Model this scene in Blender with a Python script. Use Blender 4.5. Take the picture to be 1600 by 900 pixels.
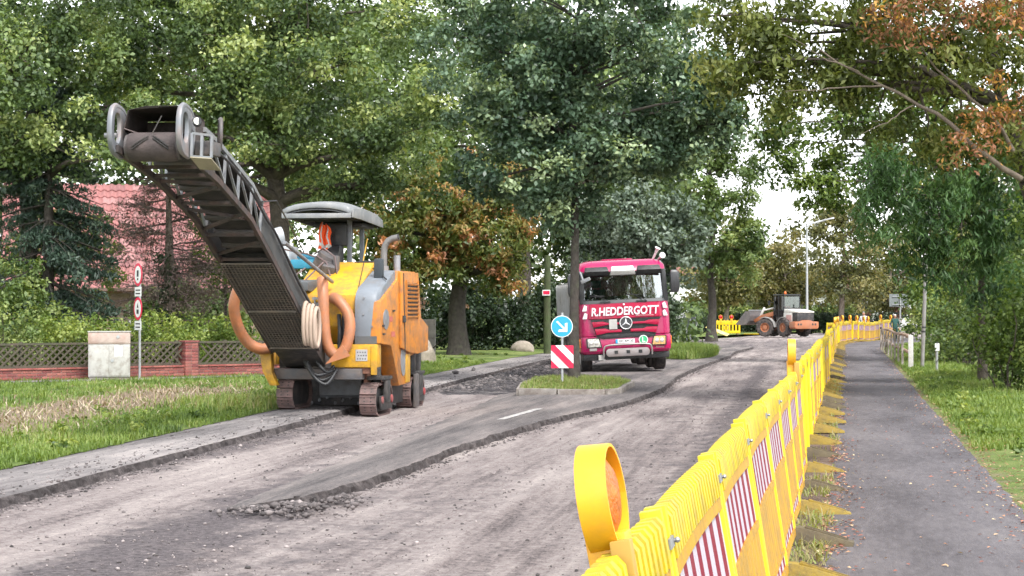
import bpy, bmesh, math, random
import numpy as np
from mathutils import Vector, Matrix, Euler

for o in list(bpy.data.objects):
    bpy.data.objects.remove(o)
SC = bpy.context.scene
COL = SC.collection
R = math.radians

# ------------------------------------------------------------------ camera
cam_d = bpy.data.cameras.new('camera')
cam = bpy.data.objects.new('camera', cam_d)
COL.objects.link(cam)
cam_d.sensor_width = 36.0
cam_d.lens = 65.2
cam_d.clip_start = 0.1
cam_d.clip_end = 3000
cam.location = (0, 0, 1.65)
cam.rotation_euler = (R(90 + 0.73), 0, 0)
SC.camera = cam

# ------------------------------------------------------------------ sky, sun, exposure
SUN_EL, SUN_AZ = 56.0, 150.0        # azimuth clockwise from +Y: behind the camera, to the right
w = bpy.data.worlds.new('World')
SC.world = w
w.use_nodes = True
wt = w.node_tree
wt.nodes.clear()
sky = wt.nodes.new('ShaderNodeTexSky')
sky.sky_type = 'NISHITA'
sky.sun_disc = False
sky.sun_elevation = R(SUN_EL)
sky.sun_rotation = R(SUN_AZ)
sky.air_density = 1.0
sky.dust_density = 1.0
sky.ozone_density = 1.0
hs = wt.nodes.new('ShaderNodeHueSaturation')
hs.inputs['Saturation'].default_value = 0.16      # a thin even cloud cover
bg = wt.nodes.new('ShaderNodeBackground')
bg.inputs['Strength'].default_value = 0.15
wo = wt.nodes.new('ShaderNodeOutputWorld')
wt.links.new(sky.outputs[0], hs.inputs['Color'])
wt.links.new(hs.outputs[0], bg.inputs['Color'])
wt.links.new(bg.outputs[0], wo.inputs['Surface'])
sun_d = bpy.data.lights.new('sun', 'SUN')
sun_d.energy = 1.5
sun_d.angle = R(14)
sun_d.color = (1.0, 0.97, 0.92)
sun = bpy.data.objects.new('sun', sun_d)
COL.objects.link(sun)
sdir = Vector((math.sin(R(SUN_AZ)) * math.cos(R(SUN_EL)), math.cos(R(SUN_AZ)) * math.cos(R(SUN_EL)), math.sin(R(SUN_EL))))
sun.rotation_euler = sdir.to_track_quat('Z', 'Y').to_euler()
sun.location = sdir * 60

SC.view_settings.view_transform = 'Standard'
SC.view_settings.look = 'None'
SC.view_settings.gamma = 1.0
SC.view_settings.exposure = 1.62
SC.view_settings.use_curve_mapping = False
SC.cycles.use_denoising = True
try:
    SC.cycles.denoiser = 'OPENIMAGEDENOISE'
    SC.cycles.denoising_prefilter = 'FAST'
except Exception:
    pass
SC.cycles.max_bounces = 4
SC.cycles.use_adaptive_sampling = True
SC.cycles.adaptive_threshold = 0.02
SC.cycles.diffuse_bounces = 2
SC.cycles.glossy_bounces = 3
SC.cycles.transmission_bounces = 4
SC.cycles.transparent_max_bounces = 8
SC.cycles.caustics_reflective = False
SC.cycles.caustics_refractive = False
SC.cycles.sample_clamp_indirect = 6.0

RNG = np.random.default_rng(7)
random.seed(7)

# ------------------------------------------------------------------ helpers: objects
def tag(o, label=None, cat=None, group=None, kind=None):
    if label: o['label'] = label
    if cat: o['category'] = cat
    if group: o['group'] = group
    if kind: o['kind'] = kind
    return o

def thing(name, label, cat, loc=(0, 0, 0), rot=(0, 0, 0), group=None):
    o = bpy.data.objects.new(name, None)
    o.empty_display_size = 0.2
    COL.objects.link(o)
    o.location = loc
    o.rotation_euler = rot
    return tag(o, label, cat, group)

def link(name, me, parent=None, loc=None, rot=None):
    o = bpy.data.objects.new(name, me)
    COL.objects.link(o)
    if parent: o.parent = parent
    if loc is not None: o.location = loc
    if rot is not None: o.rotation_euler = rot
    return o

def copy_tree(o, parent=None):
    c = o.copy()
    COL.objects.link(c)
    c.parent = parent
    for ch in [k for k in KIDS.get(o.name, [])]:
        copy_tree(ch, c)
    return c
KIDS = {}
def index_kids(root):
    KIDS.clear()
    for o in bpy.data.objects:
        if o.parent: KIDS.setdefault(o.parent.name, []).append(o)

# pixel of the 1600x900 photograph -> point on the plane at height h (layout notes were taken this way)
def G(px, py, h=0.0):
    z = 2900.0 * (1.65 - h) / (py - 487.0)
    return Vector(((px - 800.0) / 2900.0 * z, z, h))

class MB:
    def __init__(s):
        s.v = []; s.f = []; s.mi = []; s.cur = 0
    def add(s, vs, fs, T=None):
        b = len(s.v)
        if T is not None:
            vs = [T @ Vector(p) for p in vs]
        s.v.extend([tuple(p) for p in vs])
        for f in fs:
            s.f.append(tuple(i + b for i in f)); s.mi.append(s.cur)
        return s
    def box(s, x0, x1, y0, y1, z0, z1, T=None):
        return s.add([(x0,y0,z0),(x1,y0,z0),(x1,y1,z0),(x0,y1,z0),(x0,y0,z1),(x1,y0,z1),(x1,y1,z1),(x0,y1,z1)],
                     [(0,3,2,1),(4,5,6,7),(0,1,5,4),(1,2,6,5),(2,3,7,6),(3,0,4,7)], T)
    def bx(s, c, d, rot=(0,0,0)):
        T = Matrix.Translation(c) @ Euler(rot).to_matrix().to_4x4()
        a, b, e = d[0]/2, d[1]/2, d[2]/2
        return s.box(-a, a, -b, b, -e, e, T)
    def beam(s, p, q, w, h, up=(0,0,1)):
        p, q = Vector(p), Vector(q)
        t = (q - p); L = t.length; t.normalize()
        u = Vector(up)
        if abs(t.dot(u)) > 0.98: u = Vector((0,1,0))
        x = t.cross(u).normalized(); z = x.cross(t)
        T = Matrix(((x.x,t.x,z.x,p.x),(x.y,t.y,z.y,p.y),(x.z,t.z,z.z,p.z),(0,0,0,1)))
        return s.box(-w/2, w/2, 0, L, -h/2, h/2, T)
    def tube(s, pts, r, n=8, caps=True, closed=False):
        pts = [Vector(p) for p in pts]
        m = len(pts)
        rr = r if isinstance(r, (list, tuple)) else [r] * m
        up = None
        rings = []
        for i, p in enumerate(pts):
            if closed:
                t = pts[(i+1) % m] - pts[i-1]
            else:
                t = pts[min(i+1, m-1)] - pts[max(i-1, 0)]
            if t.length < 1e-9: t = Vector((0,0,1))
            t.normalize()
            if up is None:
                up = Vector((0,0,1)) if abs(t.z) < 0.9 else Vector((1,0,0))
            x = t.cross(up)
            if x.length < 1e-5: x = t.cross(Vector((0.3,1,0.2)))
            x.normalize(); y = x.cross(t).normalized(); up = y
            rings.append([p + (x*math.cos(2*math.pi*k/n) + y*math.sin(2*math.pi*k/n)) * rr[i] for k in range(n)])
        vs = [v for ring in rings for v in ring]
        fs = []
        for i in range(m if closed else m-1):
            a, b = i*n, ((i+1) % m)*n
            for k in range(n):
                fs.append((a+k, a+(k+1)%n, b+(k+1)%n, b+k))
        if caps and not closed:
            fs.append(tuple(range(n-1, -1, -1))); fs.append(tuple((m-1)*n+k for k in range(n)))
        return s.add(vs, fs)
    def cyl(s, p, q, r, r2=None, n=16):
        return s.tube([p, q], [r, r if r2 is None else r2], n)
    def ring(s, c, axis, Rr, r, n=24, k=8):
        ax = Vector(axis).normalized()
        u = ax.cross(Vector((0,0,1)) if abs(ax.z) < 0.9 else Vector((1,0,0))).normalized(); v = ax.cross(u)
        return s.tube([Vector(c) + (u*math.cos(2*math.pi*i/n) + v*math.sin(2*math.pi*i/n))*Rr for i in range(n)], r, k, closed=True)
    def prism(s, poly, a, b, plane='xz', T=None):
        n = len(poly)
        def P(p, t):
            return {'xz': (p[0], t, p[1]), 'yz': (t, p[0], p[1]), 'xy': (p[0], p[1], t)}[plane]
        vs = [P(p, a) for p in poly] + [P(p, b) for p in poly]
        fs = [tuple(range(n)), tuple(range(2*n-1, n-1, -1))]
        for i in range(n):
            j = (i+1) % n
            fs.append((i, i+n, j+n, j))
        return s.add(vs, fs, T)
    def lathe(s, prof, n=24, T=None, caps=True):       # profile of (r, z) about z
        vs = []; fs = []
        for r, z in prof:
            for k in range(n):
                a = 2*math.pi*k/n
                vs.append((r*math.cos(a), r*math.sin(a), z))
        m = len(prof)
        for i in range(m-1):
            for k in range(n):
                fs.append((i*n+k, i*n+(k+1)%n, (i+1)*n+(k+1)%n, (i+1)*n+k))
        if caps: fs.append(tuple(range(n-1, -1, -1))); fs.append(tuple((m-1)*n+k for k in range(n)))
        return s.add(vs, fs, T)
    def sphere(s, c, r, n=12, sc=(1,1,1)):
        vs = []; fs = []
        m = n//2
        for i in range(m+1):
            th = math.pi*i/m
            for k in range(n):
                a = 2*math.pi*k/n
                vs.append((c[0]+r*sc[0]*math.sin(th)*math.cos(a), c[1]+r*sc[1]*math.sin(th)*math.sin(a), c[2]+r*sc[2]*math.cos(th)))
        for i in range(m):
            for k in range(n):
                fs.append((i*n+k, (i+1)*n+k, (i+1)*n+(k+1)%n, i*n+(k+1)%n))
        return s.add(vs, fs)
    def loft(s, secs, caps=True, closed=True):
        n = len(secs[0]); vs = [p for q in secs for p in q]; fs = []
        for i in range(len(secs)-1):
            for k in range(n if closed else n-1):
                fs.append((i*n+k, i*n+(k+1)%n, (i+1)*n+(k+1)%n, (i+1)*n+k))
        if caps:
            fs.append(tuple(range(n-1, -1, -1))); fs.append(tuple((len(secs)-1)*n+k for k in range(n)))
        return s.add(vs, fs)
    def mesh(s, name, mat, smooth=None, bevel=0.0, T=None):
        me = bpy.data.meshes.new(name)
        vs = s.v if T is None else [tuple(T @ Vector(p)) for p in s.v]
        me.from_pydata(vs, [], s.f)
        mats = mat if isinstance(mat, (list, tuple)) else [mat]
        for m in mats: me.materials.append(m)
        if len(mats) > 1:
            me.polygons.foreach_set('material_index', s.mi)
        bm = bmesh.new(); bm.from_mesh(me)
        bmesh.ops.recalc_face_normals(bm, faces=bm.faces)
        if bevel > 0:
            es = [e for e in bm.edges if len(e.link_faces) == 2 and e.calc_face_angle(0) > R(35)]
            bmesh.ops.bevel(bm, geom=es, offset=bevel, segments=2, profile=0.6, affect='EDGES', clamp_overlap=True)
            if smooth is None: smooth = 40
        bm.to_mesh(me); bm.free()
        if smooth is not None:
            me.polygons.foreach_set('use_smooth', [True]*len(me.polygons))
            me.set_sharp_from_angle(angle=R(smooth))
        me.update()
        return me
    def build(s, name, mat, parent=None, smooth=None, bevel=0.0, T=None, **kw):
        return link(name, s.mesh(name, mat, smooth, bevel, T), parent, **kw)

def np_mesh(name, co, faces, mat, tint=None, smooth=False):
    """co n x 3 array, faces m x k array (k fixed)"""
    me = bpy.data.meshes.new(name)
    co = np.asarray(co, dtype=np.float32); faces = np.asarray(faces, dtype=np.int32)
    m, k = faces.shape
    me.vertices.add(len(co)); me.vertices.foreach_set('co', co.ravel())
    me.loops.add(m*k); me.loops.foreach_set('vertex_index', faces.ravel())
    me.polygons.add(m)
    me.polygons.foreach_set('loop_start', np.arange(0, m*k, k, dtype=np.int32))
    me.polygons.foreach_set('loop_total', np.full(m, k, dtype=np.int32))
    if smooth: me.polygons.foreach_set('use_smooth', np.ones(m, dtype=bool))
    if tint is not None:
        a = me.attributes.new('tint', 'FLOAT', 'POINT'); a.data.foreach_set('value', np.asarray(tint, dtype=np.float32))
    me.materials.append(mat)
    me.update(calc_edges=True); me.validate()
    return me

# value noise in numpy
def _hash(ix, iy, seed):
    h = (ix.astype(np.int64)*374761393 + iy.astype(np.int64)*668265263 + seed*974634777) & 0xffffffff
    h = ((h ^ (h >> 13))*1274126177) & 0xffffffff
    return ((h ^ (h >> 16)) & 0xffff)/65535.0
def vnoise(x, y, seed=0):
    ix = np.floor(x); iy = np.floor(y); fx = x-ix; fy = y-iy
    fx = fx*fx*(3-2*fx); fy = fy*fy*(3-2*fy)
    a = _hash(ix,iy,seed); b = _hash(ix+1,iy,seed); c = _hash(ix,iy+1,seed); d = _hash(ix+1,iy+1,seed)
    return (a*(1-fx)+b*fx)*(1-fy)+(c*(1-fx)+d*fx)*fy
def fbm(x, y, seed=0, oct=4):
    v = 0; a = 0.5
    for i in range(oct):
        v = v + a*vnoise(x*2**i, y*2**i, seed+i*17); a *= 0.5
    return v

# ------------------------------------------------------------------ helpers: materials
def new_mat(name):
    m = bpy.data.materials.new(name); m.use_nodes = True
    nt = m.node_tree; nt.nodes.clear()
    out = nt.nodes.new('ShaderNodeOutputMaterial')
    return m, nt, out
def N(nt, t, **kw):
    n = nt.nodes.new(t)
    for k, v in kw.items():
        if k.startswith('i_'): n.inputs[k[2:].replace('_', ' ')].default_value = v
        else: setattr(n, k, v)
    return n
def C4(c): return (c[0], c[1], c[2], 1.0)
def ramp(nt, stops, interp='LINEAR'):
    r = nt.nodes.new('ShaderNodeValToRGB'); cr = r.color_ramp; cr.interpolation = interp
    while len(cr.elements) < len(stops): cr.elements.new(0.5)
    for e, (p, c) in zip(cr.elements, stops):
        e.position = p; e.color = C4(c) if len(c) == 3 else c
    return r
def mixc(nt, fac, a, b, mode='MIX'):
    m = nt.nodes.new('ShaderNodeMix'); m.data_type = 'RGBA'; m.blend_type = mode
    for key, v in ((0, fac), (6, a), (7, b)):
        if hasattr(v, 'default_value') or hasattr(v, 'links'): nt.links.new(v, m.inputs[key])
        elif isinstance(v, tuple): m.inputs[key].default_value = C4(v)
        else: m.inputs[key].default_value = v
    return m.outputs[2]
MATS = {}
def M(name, col, rough=0.55, metal=0.0, var=0.12, vs=4.0, bump=0.0, bs=40.0, dirt=None, dscale=3.0, damt=0.5, coat=0.0, spec=0.5):
    """paint/metal/plastic with colour drift, dirt blotches and fine relief"""
    if name in MATS: return MATS[name]
    m, nt, out = new_mat(name); L = nt.links
    p = N(nt, 'ShaderNodeBsdfPrincipled')
    p.inputs['Metallic'].default_value = metal
    p.inputs['Specular IOR Level'].default_value = spec
    p.inputs['Coat Weight'].default_value = coat
    tc = N(nt, 'ShaderNodeTexCoord')
    n1 = N(nt, 'ShaderNodeTexNoise', i_Scale=vs, i_Detail=5.0)
    L.new(tc.outputs['Object'], n1.inputs['Vector'])
    lo = tuple(c*(1-var) for c in col); hi = tuple(min(1, c*(1+var)) for c in col)
    r1 = ramp(nt, [(0.3, lo), (0.7, hi)]); L.new(n1.outputs['Fac'], r1.inputs[0])
    c = r1.outputs[0]
    rr = N(nt, 'ShaderNodeMapRange'); rr.inputs['To Min'].default_value = max(0.02, rough-0.1); rr.inputs['To Max'].default_value = min(1, rough+0.12)
    L.new(n1.outputs['Fac'], rr.inputs['Value']); L.new(rr.outputs[0], p.inputs['Roughness'])
    if dirt is not None:
        n2 = N(nt, 'ShaderNodeTexNoise', i_Scale=dscale, i_Detail=8.0, i_Roughness=0.7)
        L.new(tc.outputs['Object'], n2.inputs['Vector'])
        r2 = ramp(nt, [(1-damt-0.12, (0,0,0)), (1-damt+0.18, (1,1,1))]); L.new(n2.outputs['Fac'], r2.inputs[0])
        c = mixc(nt, r2.outputs[0], c, tuple(dirt))
    L.new(c, p.inputs['Base Color'])
    if bump > 0:
        n3 = N(nt, 'ShaderNodeTexNoise', i_Scale=bs, i_Detail=4.0)
        L.new(tc.outputs['Object'], n3.inputs['Vector'])
        b = N(nt, 'ShaderNodeBump', i_Strength=bump, i_Distance=0.02)
        L.new(n3.outputs['Fac'], b.inputs['Height']); L.new(b.outputs[0], p.inputs['Normal'])
    L.new(p.outputs[0], out.inputs['Surface'])
    MATS[name] = m
    return m

def leaf_mat(name, stops, trans=0.35, rough=0.5):
    if name in MATS: return MATS[name]
    m, nt, out = new_mat(name); L = nt.links
    at = N(nt, 'ShaderNodeAttribute', attribute_name='tint')
    r = ramp(nt, stops); L.new(at.outputs['Fac'], r.inputs[0])
    p = N(nt, 'ShaderNodeBsdfPrincipled', i_Roughness=rough)
    p.inputs['Specular IOR Level'].default_value = 0.5
    L.new(r.outputs[0], p.inputs['Base Color'])
    t = N(nt, 'ShaderNodeBsdfTranslucent')
    c2 = mixc(nt, 1.0, r.outputs[0], (1.0, 1.0, 0.45), 'MULTIPLY'); L.new(c2, t.inputs['Color'])
    mx = N(nt, 'ShaderNodeMixShader', i_Fac=trans)
    L.new(p.outputs[0], mx.inputs[1]); L.new(t.outputs[0], mx.inputs[2]); L.new(mx.outputs[0], out.inputs['Surface'])
    MATS[name] = m
    return m

YELLOW = M('barrier_yellow', (0.52, 0.39, 0.004), 0.5, var=0.12, vs=2.5, dirt=(0.27, 0.19, 0.05), dscale=6, damt=0.44, bump=0.06, bs=60)
AMBERY = M('barrier_amber', (0.52, 0.27, 0.003), 0.5, var=0.14, vs=2.5, dirt=(0.25, 0.15, 0.045), dscale=5, damt=0.46, bump=0.06, bs=60)
ORANGE = M('mill_orange', (0.58, 0.21, 0.025), 0.45, var=0.08, vs=2, dirt=(0.22, 0.12, 0.07), dscale=4.5, damt=0.47, bump=0.05)
MYELLOW = M('mill_yellow', (0.62, 0.33, 0.015), 0.45, var=0.06, vs=2, dirt=(0.28, 0.16, 0.06), dscale=4.5, damt=0.46, bump=0.05)
MGREY = M('mill_grey', (0.17, 0.19, 0.215), 0.5, var=0.1, dirt=(0.16, 0.14, 0.12), dscale=3, damt=0.36)
STEEL = M('dusty_steel', (0.10, 0.10, 0.107), 0.6, metal=0.3, var=0.25, vs=6, dirt=(0.15, 0.12, 0.105), dscale=5, damt=0.5, bump=0.1)
LSTEEL = M('light_steel', (0.27, 0.285, 0.305), 0.5, metal=0.3, var=0.15, vs=6, dirt=(0.19, 0.16, 0.145), dscale=5, damt=0.45, bump=0.1)
BLACKM = M('black_metal', (0.028, 0.028, 0.03), 0.6, var=0.3, vs=5, dirt=(0.12, 0.10, 0.09), dscale=6, damt=0.42, bump=0.1)
BLACKP = M('black_plastic', (0.022, 0.023, 0.026), 0.5, var=0.2, dirt=(0.07, 0.065, 0.06), dscale=5, damt=0.38)
RUBBER = M('rubber', (0.03, 0.029, 0.029), 0.85, var=0.25, vs=8, dirt=(0.16, 0.13, 0.12), dscale=6, damt=0.48, bump=0.2)
BELT = M('conveyor_belt', (0.022, 0.021, 0.021), 0.85, var=0.3, vs=8, dirt=(0.06, 0.05, 0.048), dscale=4, damt=0.48, bump=0.3)
TRACKM = M('track_shoe', (0.20, 0.125, 0.115), 0.8, var=0.2, vs=10, dirt=(0.10, 0.075, 0.07), dscale=8, damt=0.5, bump=0.3)
HOSEO = M('orange_hose', (0.42, 0.155, 0.065), 0.5, var=0.08, dirt=(0.28, 0.14, 0.085), dscale=6, damt=0.46)
HOSEB = M('beige_hose', (0.42, 0.32, 0.25), 0.6, var=0.1, dirt=(0.35, 0.25, 0.2), dscale=8, damt=0.4)
REDP = M('red_paint', (0.36, 0.05, 0.055), 0.6, dirt=(0.16, 0.10, 0.09), damt=0.48)
WHITEP = M('white_paint', (0.78, 0.78, 0.76), 0.5, var=0.05, dirt=(0.5, 0.48, 0.44), dscale=4, damt=0.36)
GALV = M('galvanised', (0.42, 0.43, 0.44), 0.5, metal=0.5, var=0.15, vs=14, bump=0.05)
# ================================================================== the setting: ground, road, path, verges
def curve(pts):
    ys = [p[0] for p in pts]; xs = [p[1] for p in pts]
    return lambda y: np.interp(y, ys, xs)
Lx = curve([(-10, -7.7), (18.6, -4.33), (28.65, -3.16), (40.8, -1.79), (46.9, -1.12), (51.4, -0.5), (59.8, 0.54), (66.5, 1.4), (80, 3.7), (95, 6.9), (111, 10.5), (133, 17.4), (154, 26), (175, 38)])
Fx = curve([(-10, -2.27), (88, 15.37), (95, 16.8), (105, 20.1), (115, 23.6), (128, 30), (140, 38), (175, 65)])
Rx = curve([(-10, -0.35), (27.7, 6.45), (36, 7.95), (61, 12.5), (82.5, 16.4), (88, 17.7), (95, 20.1), (108, 25.6), (118, 30.5), (130, 38), (175, 80)])

def tex(nt, scale, detail=6.0, rough=0.6, vec=None, kind='ShaderNodeTexNoise'):
    n = N(nt, kind)
    n.inputs['Scale'].default_value = scale
    if 'Detail' in n.inputs: n.inputs['Detail'].default_value = detail
    if 'Roughness' in n.inputs: n.inputs['Roughness'].default_value = rough
    if vec is not None: nt.links.new(vec, n.inputs['Vector'])
    return n

def ground_mat(name, stops, along=None, groove=0.0, big=0.25, fine=14.0, grain=90.0, bump=0.5, rough=0.95, speck=None, patch=None):
    m, nt, out = new_mat(name); Lk = nt.links
    tc = N(nt, 'ShaderNodeTexCoord')
    mp = N(nt, 'ShaderNodeMapping')
    mp.vector_type = 'TEXTURE'
    mp.inputs['Rotation'].default_value = (0, 0, R(-8.8))
    if along: mp.inputs['Scale'].default_value = (1.0, 1.0/along, 1.0)
    Lk.new(tc.outputs['Object'], mp.inputs['Vector'])
    n1 = tex(nt, big, 7, 0.62, mp.outputs[0]); n2 = tex(nt, fine, 6, 0.72, tc.outputs['Object'] if groove else mp.outputs[0]); n3 = tex(nt, grain, 3, 0.7, tc.outputs['Object'])
    a = N(nt, 'ShaderNodeMath', operation='MULTIPLY_ADD'); a.inputs[1].default_value = 0.45 if groove else 0.55
    Lk.new(n1.outputs['Fac'], a.inputs[0])
    b = N(nt, 'ShaderNodeMath', operation='MULTIPLY_ADD'); b.inputs[1].default_value = 0.30
    Lk.new(n2.outputs['Fac'], b.inputs[0])
    c = N(nt, 'ShaderNodeMath', operation='MULTIPLY'); c.inputs[1].default_value = 0.25 if groove else 0.15
    Lk.new(n3.outputs['Fac'], c.inputs[0]); Lk.new(c.outputs[0], b.inputs[2]); Lk.new(b.outputs[0], a.inputs[2])
    fac = a.outputs[0]
    if groove:
        mg = N(nt, 'ShaderNodeMapping', vector_type='TEXTURE'); mg.inputs['Rotation'].default_value = (0, 0, R(-8.8)); mg.inputs['Scale'].default_value = (1.0, 60.0, 1.0)
        Lk.new(tc.outputs['Object'], mg.inputs['Vector'])
        n6 = tex(nt, 11.0, 5, 0.75, mg.outputs[0])
        g1 = N(nt, 'ShaderNodeMath', operation='SUBTRACT'); g1.inputs[1].default_value = 0.5; Lk.new(n6.outputs['Fac'], g1.inputs[0])
        g2 = N(nt, 'ShaderNodeMath', operation='MULTIPLY_ADD'); g2.inputs[1].default_value = groove; Lk.new(g1.outputs[0], g2.inputs[0]); Lk.new(fac, g2.inputs[2])
        fac = g2.outputs[0]
    r = ramp(nt, stops); Lk.new(fac, r.inputs[0])
    col = r.outputs[0]
    if speck:
        v = tex(nt, speck[0], vec=tc.outputs['Object'], kind='ShaderNodeTexVoronoi')
        rv = ramp(nt, [(0.0, (1,1,1)), (speck[2], (0,0,0))]); Lk.new(v.outputs['Distance'], rv.inputs[0])
        n4 = tex(nt, 1.2, 3, 0.5, tc.outputs['Object']); r4 = ramp(nt, [(0.45, (0,0,0)), (0.65, (1,1,1))]); Lk.new(n4.outputs['Fac'], r4.inputs[0])
        f = mixc(nt, 1.0, rv.outputs[0], r4.outputs[0], 'MULTIPLY')
        col = mixc(nt, f, col, speck[1])
    if patch:
        at = N(nt, 'ShaderNodeAttribute', attribute_name='tint')
        nn = tex(nt, 2.5, 6, 0.7, tc.outputs['Object'])
        s = N(nt, 'ShaderNodeMath', operation='ADD'); Lk.new(at.outputs['Fac'], s.inputs[0]); Lk.new(nn.outputs['Fac'], s.inputs[1])
        rp = ramp(nt, [(0.75, (0,0,0)), (1.0, (1,1,1))]); Lk.new(s.outputs[0], rp.inputs[0])
        n5 = tex(nt, 18, 5, 0.7, tc.outputs['Object'])
        r5 = ramp(nt, [(0.3, patch[0]), (0.7, patch[1])]); Lk.new(n5.outputs['Fac'], r5.inputs[0])
        col = mixc(nt, rp.outputs[0], col, r5.outputs[0])
    p = N(nt, 'ShaderNodeBsdfPrincipled', i_Roughness=rough)
    p.inputs['Specular IOR Level'].default_value = 0.25
    Lk.new(col, p.inputs['Base Color'])
    hb = N(nt, 'ShaderNodeMath', operation='ADD'); Lk.new(n2.outputs['Fac'], hb.inputs[0]); Lk.new(n3.outputs['Fac'], hb.inputs[1])
    bp = N(nt, 'ShaderNodeBump', i_Strength=bump, i_Distance=0.03); Lk.new(hb.outputs[0], bp.inputs['Height']); Lk.new(bp.outputs[0], p.inputs['Normal'])
    Lk.new(p.outputs[0], out.inputs['Surface'])
    return m

MILLED = ground_mat('milled_road', [(0.38, (0.07, 0.058, 0.058)), (0.44, (0.17, 0.143, 0.141)), (0.495, (0.275, 0.235, 0.228)), (0.55, (0.355, 0.308, 0.294)), (0.62, (0.46, 0.41, 0.385))], along=0.11, groove=0.18, big=1.6, fine=13, grain=55, bump=1.0, patch=((0.045, 0.04, 0.043), (0.20, 0.172, 0.177)))
ASPH = ground_mat('old_asphalt', [(0.38, (0.065, 0.058, 0.06)), (0.45, (0.13, 0.118, 0.118)), (0.52, (0.20, 0.178, 0.174)), (0.60, (0.33, 0.285, 0.27))], along=0.13, groove=0.16, big=1.6, fine=16, grain=60, bump=1.0, speck=(140.0, (0.34, 0.33, 0.32), 0.22))
CUT = ground_mat('cut_asphalt', [(0.38, (0.05, 0.045, 0.045)), (0.5, (0.115, 0.10, 0.10)), (0.62, (0.23, 0.20, 0.195))], big=6, fine=30, grain=140, bump=1.0)
PATHM = ground_mat('path_asphalt', [(0.38, (0.065, 0.060, 0.066)), (0.47, (0.102, 0.095, 0.103)), (0.53, (0.128, 0.119, 0.128)), (0.64, (0.175, 0.163, 0.168))], along=0.25, big=0.9, fine=16, grain=90, bump=0.5, speck=(150.0, (0.26, 0.25, 0.25), 0.2))
PALE = ground_mat('pale_strip', [(0.40, (0.11, 0.10, 0.10)), (0.46, (0.19, 0.175, 0.175)), (0.53, (0.29, 0.265, 0.26)), (0.62, (0.43, 0.39, 0.375))], along=0.12, big=1.4, fine=12, grain=60, bump=1.0)
TURF = ground_mat('turf', [(0.38, (0.05, 0.08, 0.022)), (0.5, (0.13, 0.185, 0.045)), (0.62, (0.24, 0.27, 0.095))], big=0.5, fine=12, grain=80, bump=0.8, patch=((0.11, 0.078, 0.055), (0.33, 0.255, 0.18)))
SOIL = ground_mat('soil', [(0.40, (0.06, 0.045, 0.038)), (0.5, (0.15, 0.11, 0.09)), (0.6, (0.28, 0.215, 0.17))], big=1.2, fine=14, grain=60, bump=1.0)

# base terrain, to the horizon
mb = MB(); mb.add([(-900, -60, -0.17), (900, -60, -0.17), (900, 1800, -0.17), (-900, 1800, -0.17)], [(0, 1, 2, 3)])
tag(mb.build('ground', TURF), kind='structure')

# milled carriageway, a finely rumpled sheet
def strip(name, fa, fb, ys, nu, hfun, mat, tint=None):
    ys = np.asarray(ys); u = np.linspace(0, 1, nu)
    Y, U = np.meshgrid(ys, u, indexing='ij')
    X = fa(Y)*(1-U) + fb(Y)*U
    Z = hfun(X, Y, U)
    co = np.stack([X, Y, Z], -1).reshape(-1, 3)
    i = np.arange(len(ys)-1)[:, None]*nu + np.arange(nu-1)[None, :]
    f = np.stack([i, i+1, i+nu+1, i+nu], -1).reshape(-1, 4)
    t = None if tint is None else tint(X, Y, U).ravel()
    return link(name, np_mesh(name, co, f, mat, t, smooth=True))
def geo(a, b, n): return a*(b/a)**(np.linspace(0, 1, n))
def h_mill(X, Y, U):
    s = X - 0.16*Y
    h = -0.10 + 0.030*(fbm(s*1.3, Y*0.16, 1) - 0.5) + 0.022*(fbm(s*5, Y*1.0, 5) - 0.5) + 0.020*(fbm(s*15, Y*7, 9, 3) - 0.5)
    # longitudinal ridges left between the milling passes
    for x0, a in ((-1.25, 0.03), (0.05, 0.022), (-2.6, 0.02)):
        h = h + a*np.exp(-((s - x0 + 0.10*np.sin(Y*0.5))/0.11)**2)
    return h
def t_mill(X, Y, U):
    s = X - 0.16*Y
    t = 0.46*fbm(s*1.3, Y*0.06, 31) - 0.10
    def band(x0, w, a, y0, y1):
        return a*np.exp(-((s-x0)/w)**2)/(1+np.exp(-(Y-y0)*1.2))/(1+np.exp((Y-y1)*1.2))
    t = t + band(-5.0, 0.55, 0.42, 8, 40) + band(-3.9, 0.7, 0.30, 8, 19.5) + band(-1.3, 0.35, 0.40, 8, 60) + band(-2.1, 0.45, 0.22, 20, 60)
    t = t + band(0.0, 0.45, 0.28, 18, 75) + band(-0.55, 0.25, 0.32, 30, 52) + band(-7.4, 0.5, 0.35, 8, 30)
    t = t + 0.35*np.exp(-((Y-98)/18)**2)
    return t
o = strip('milled_road', lambda y: Lx(y)-0.3, lambda y: Fx(y)+0.1, geo(9, 165, 560), 160, h_mill, MILLED, t_mill)
tag(o, kind='structure')

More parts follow.
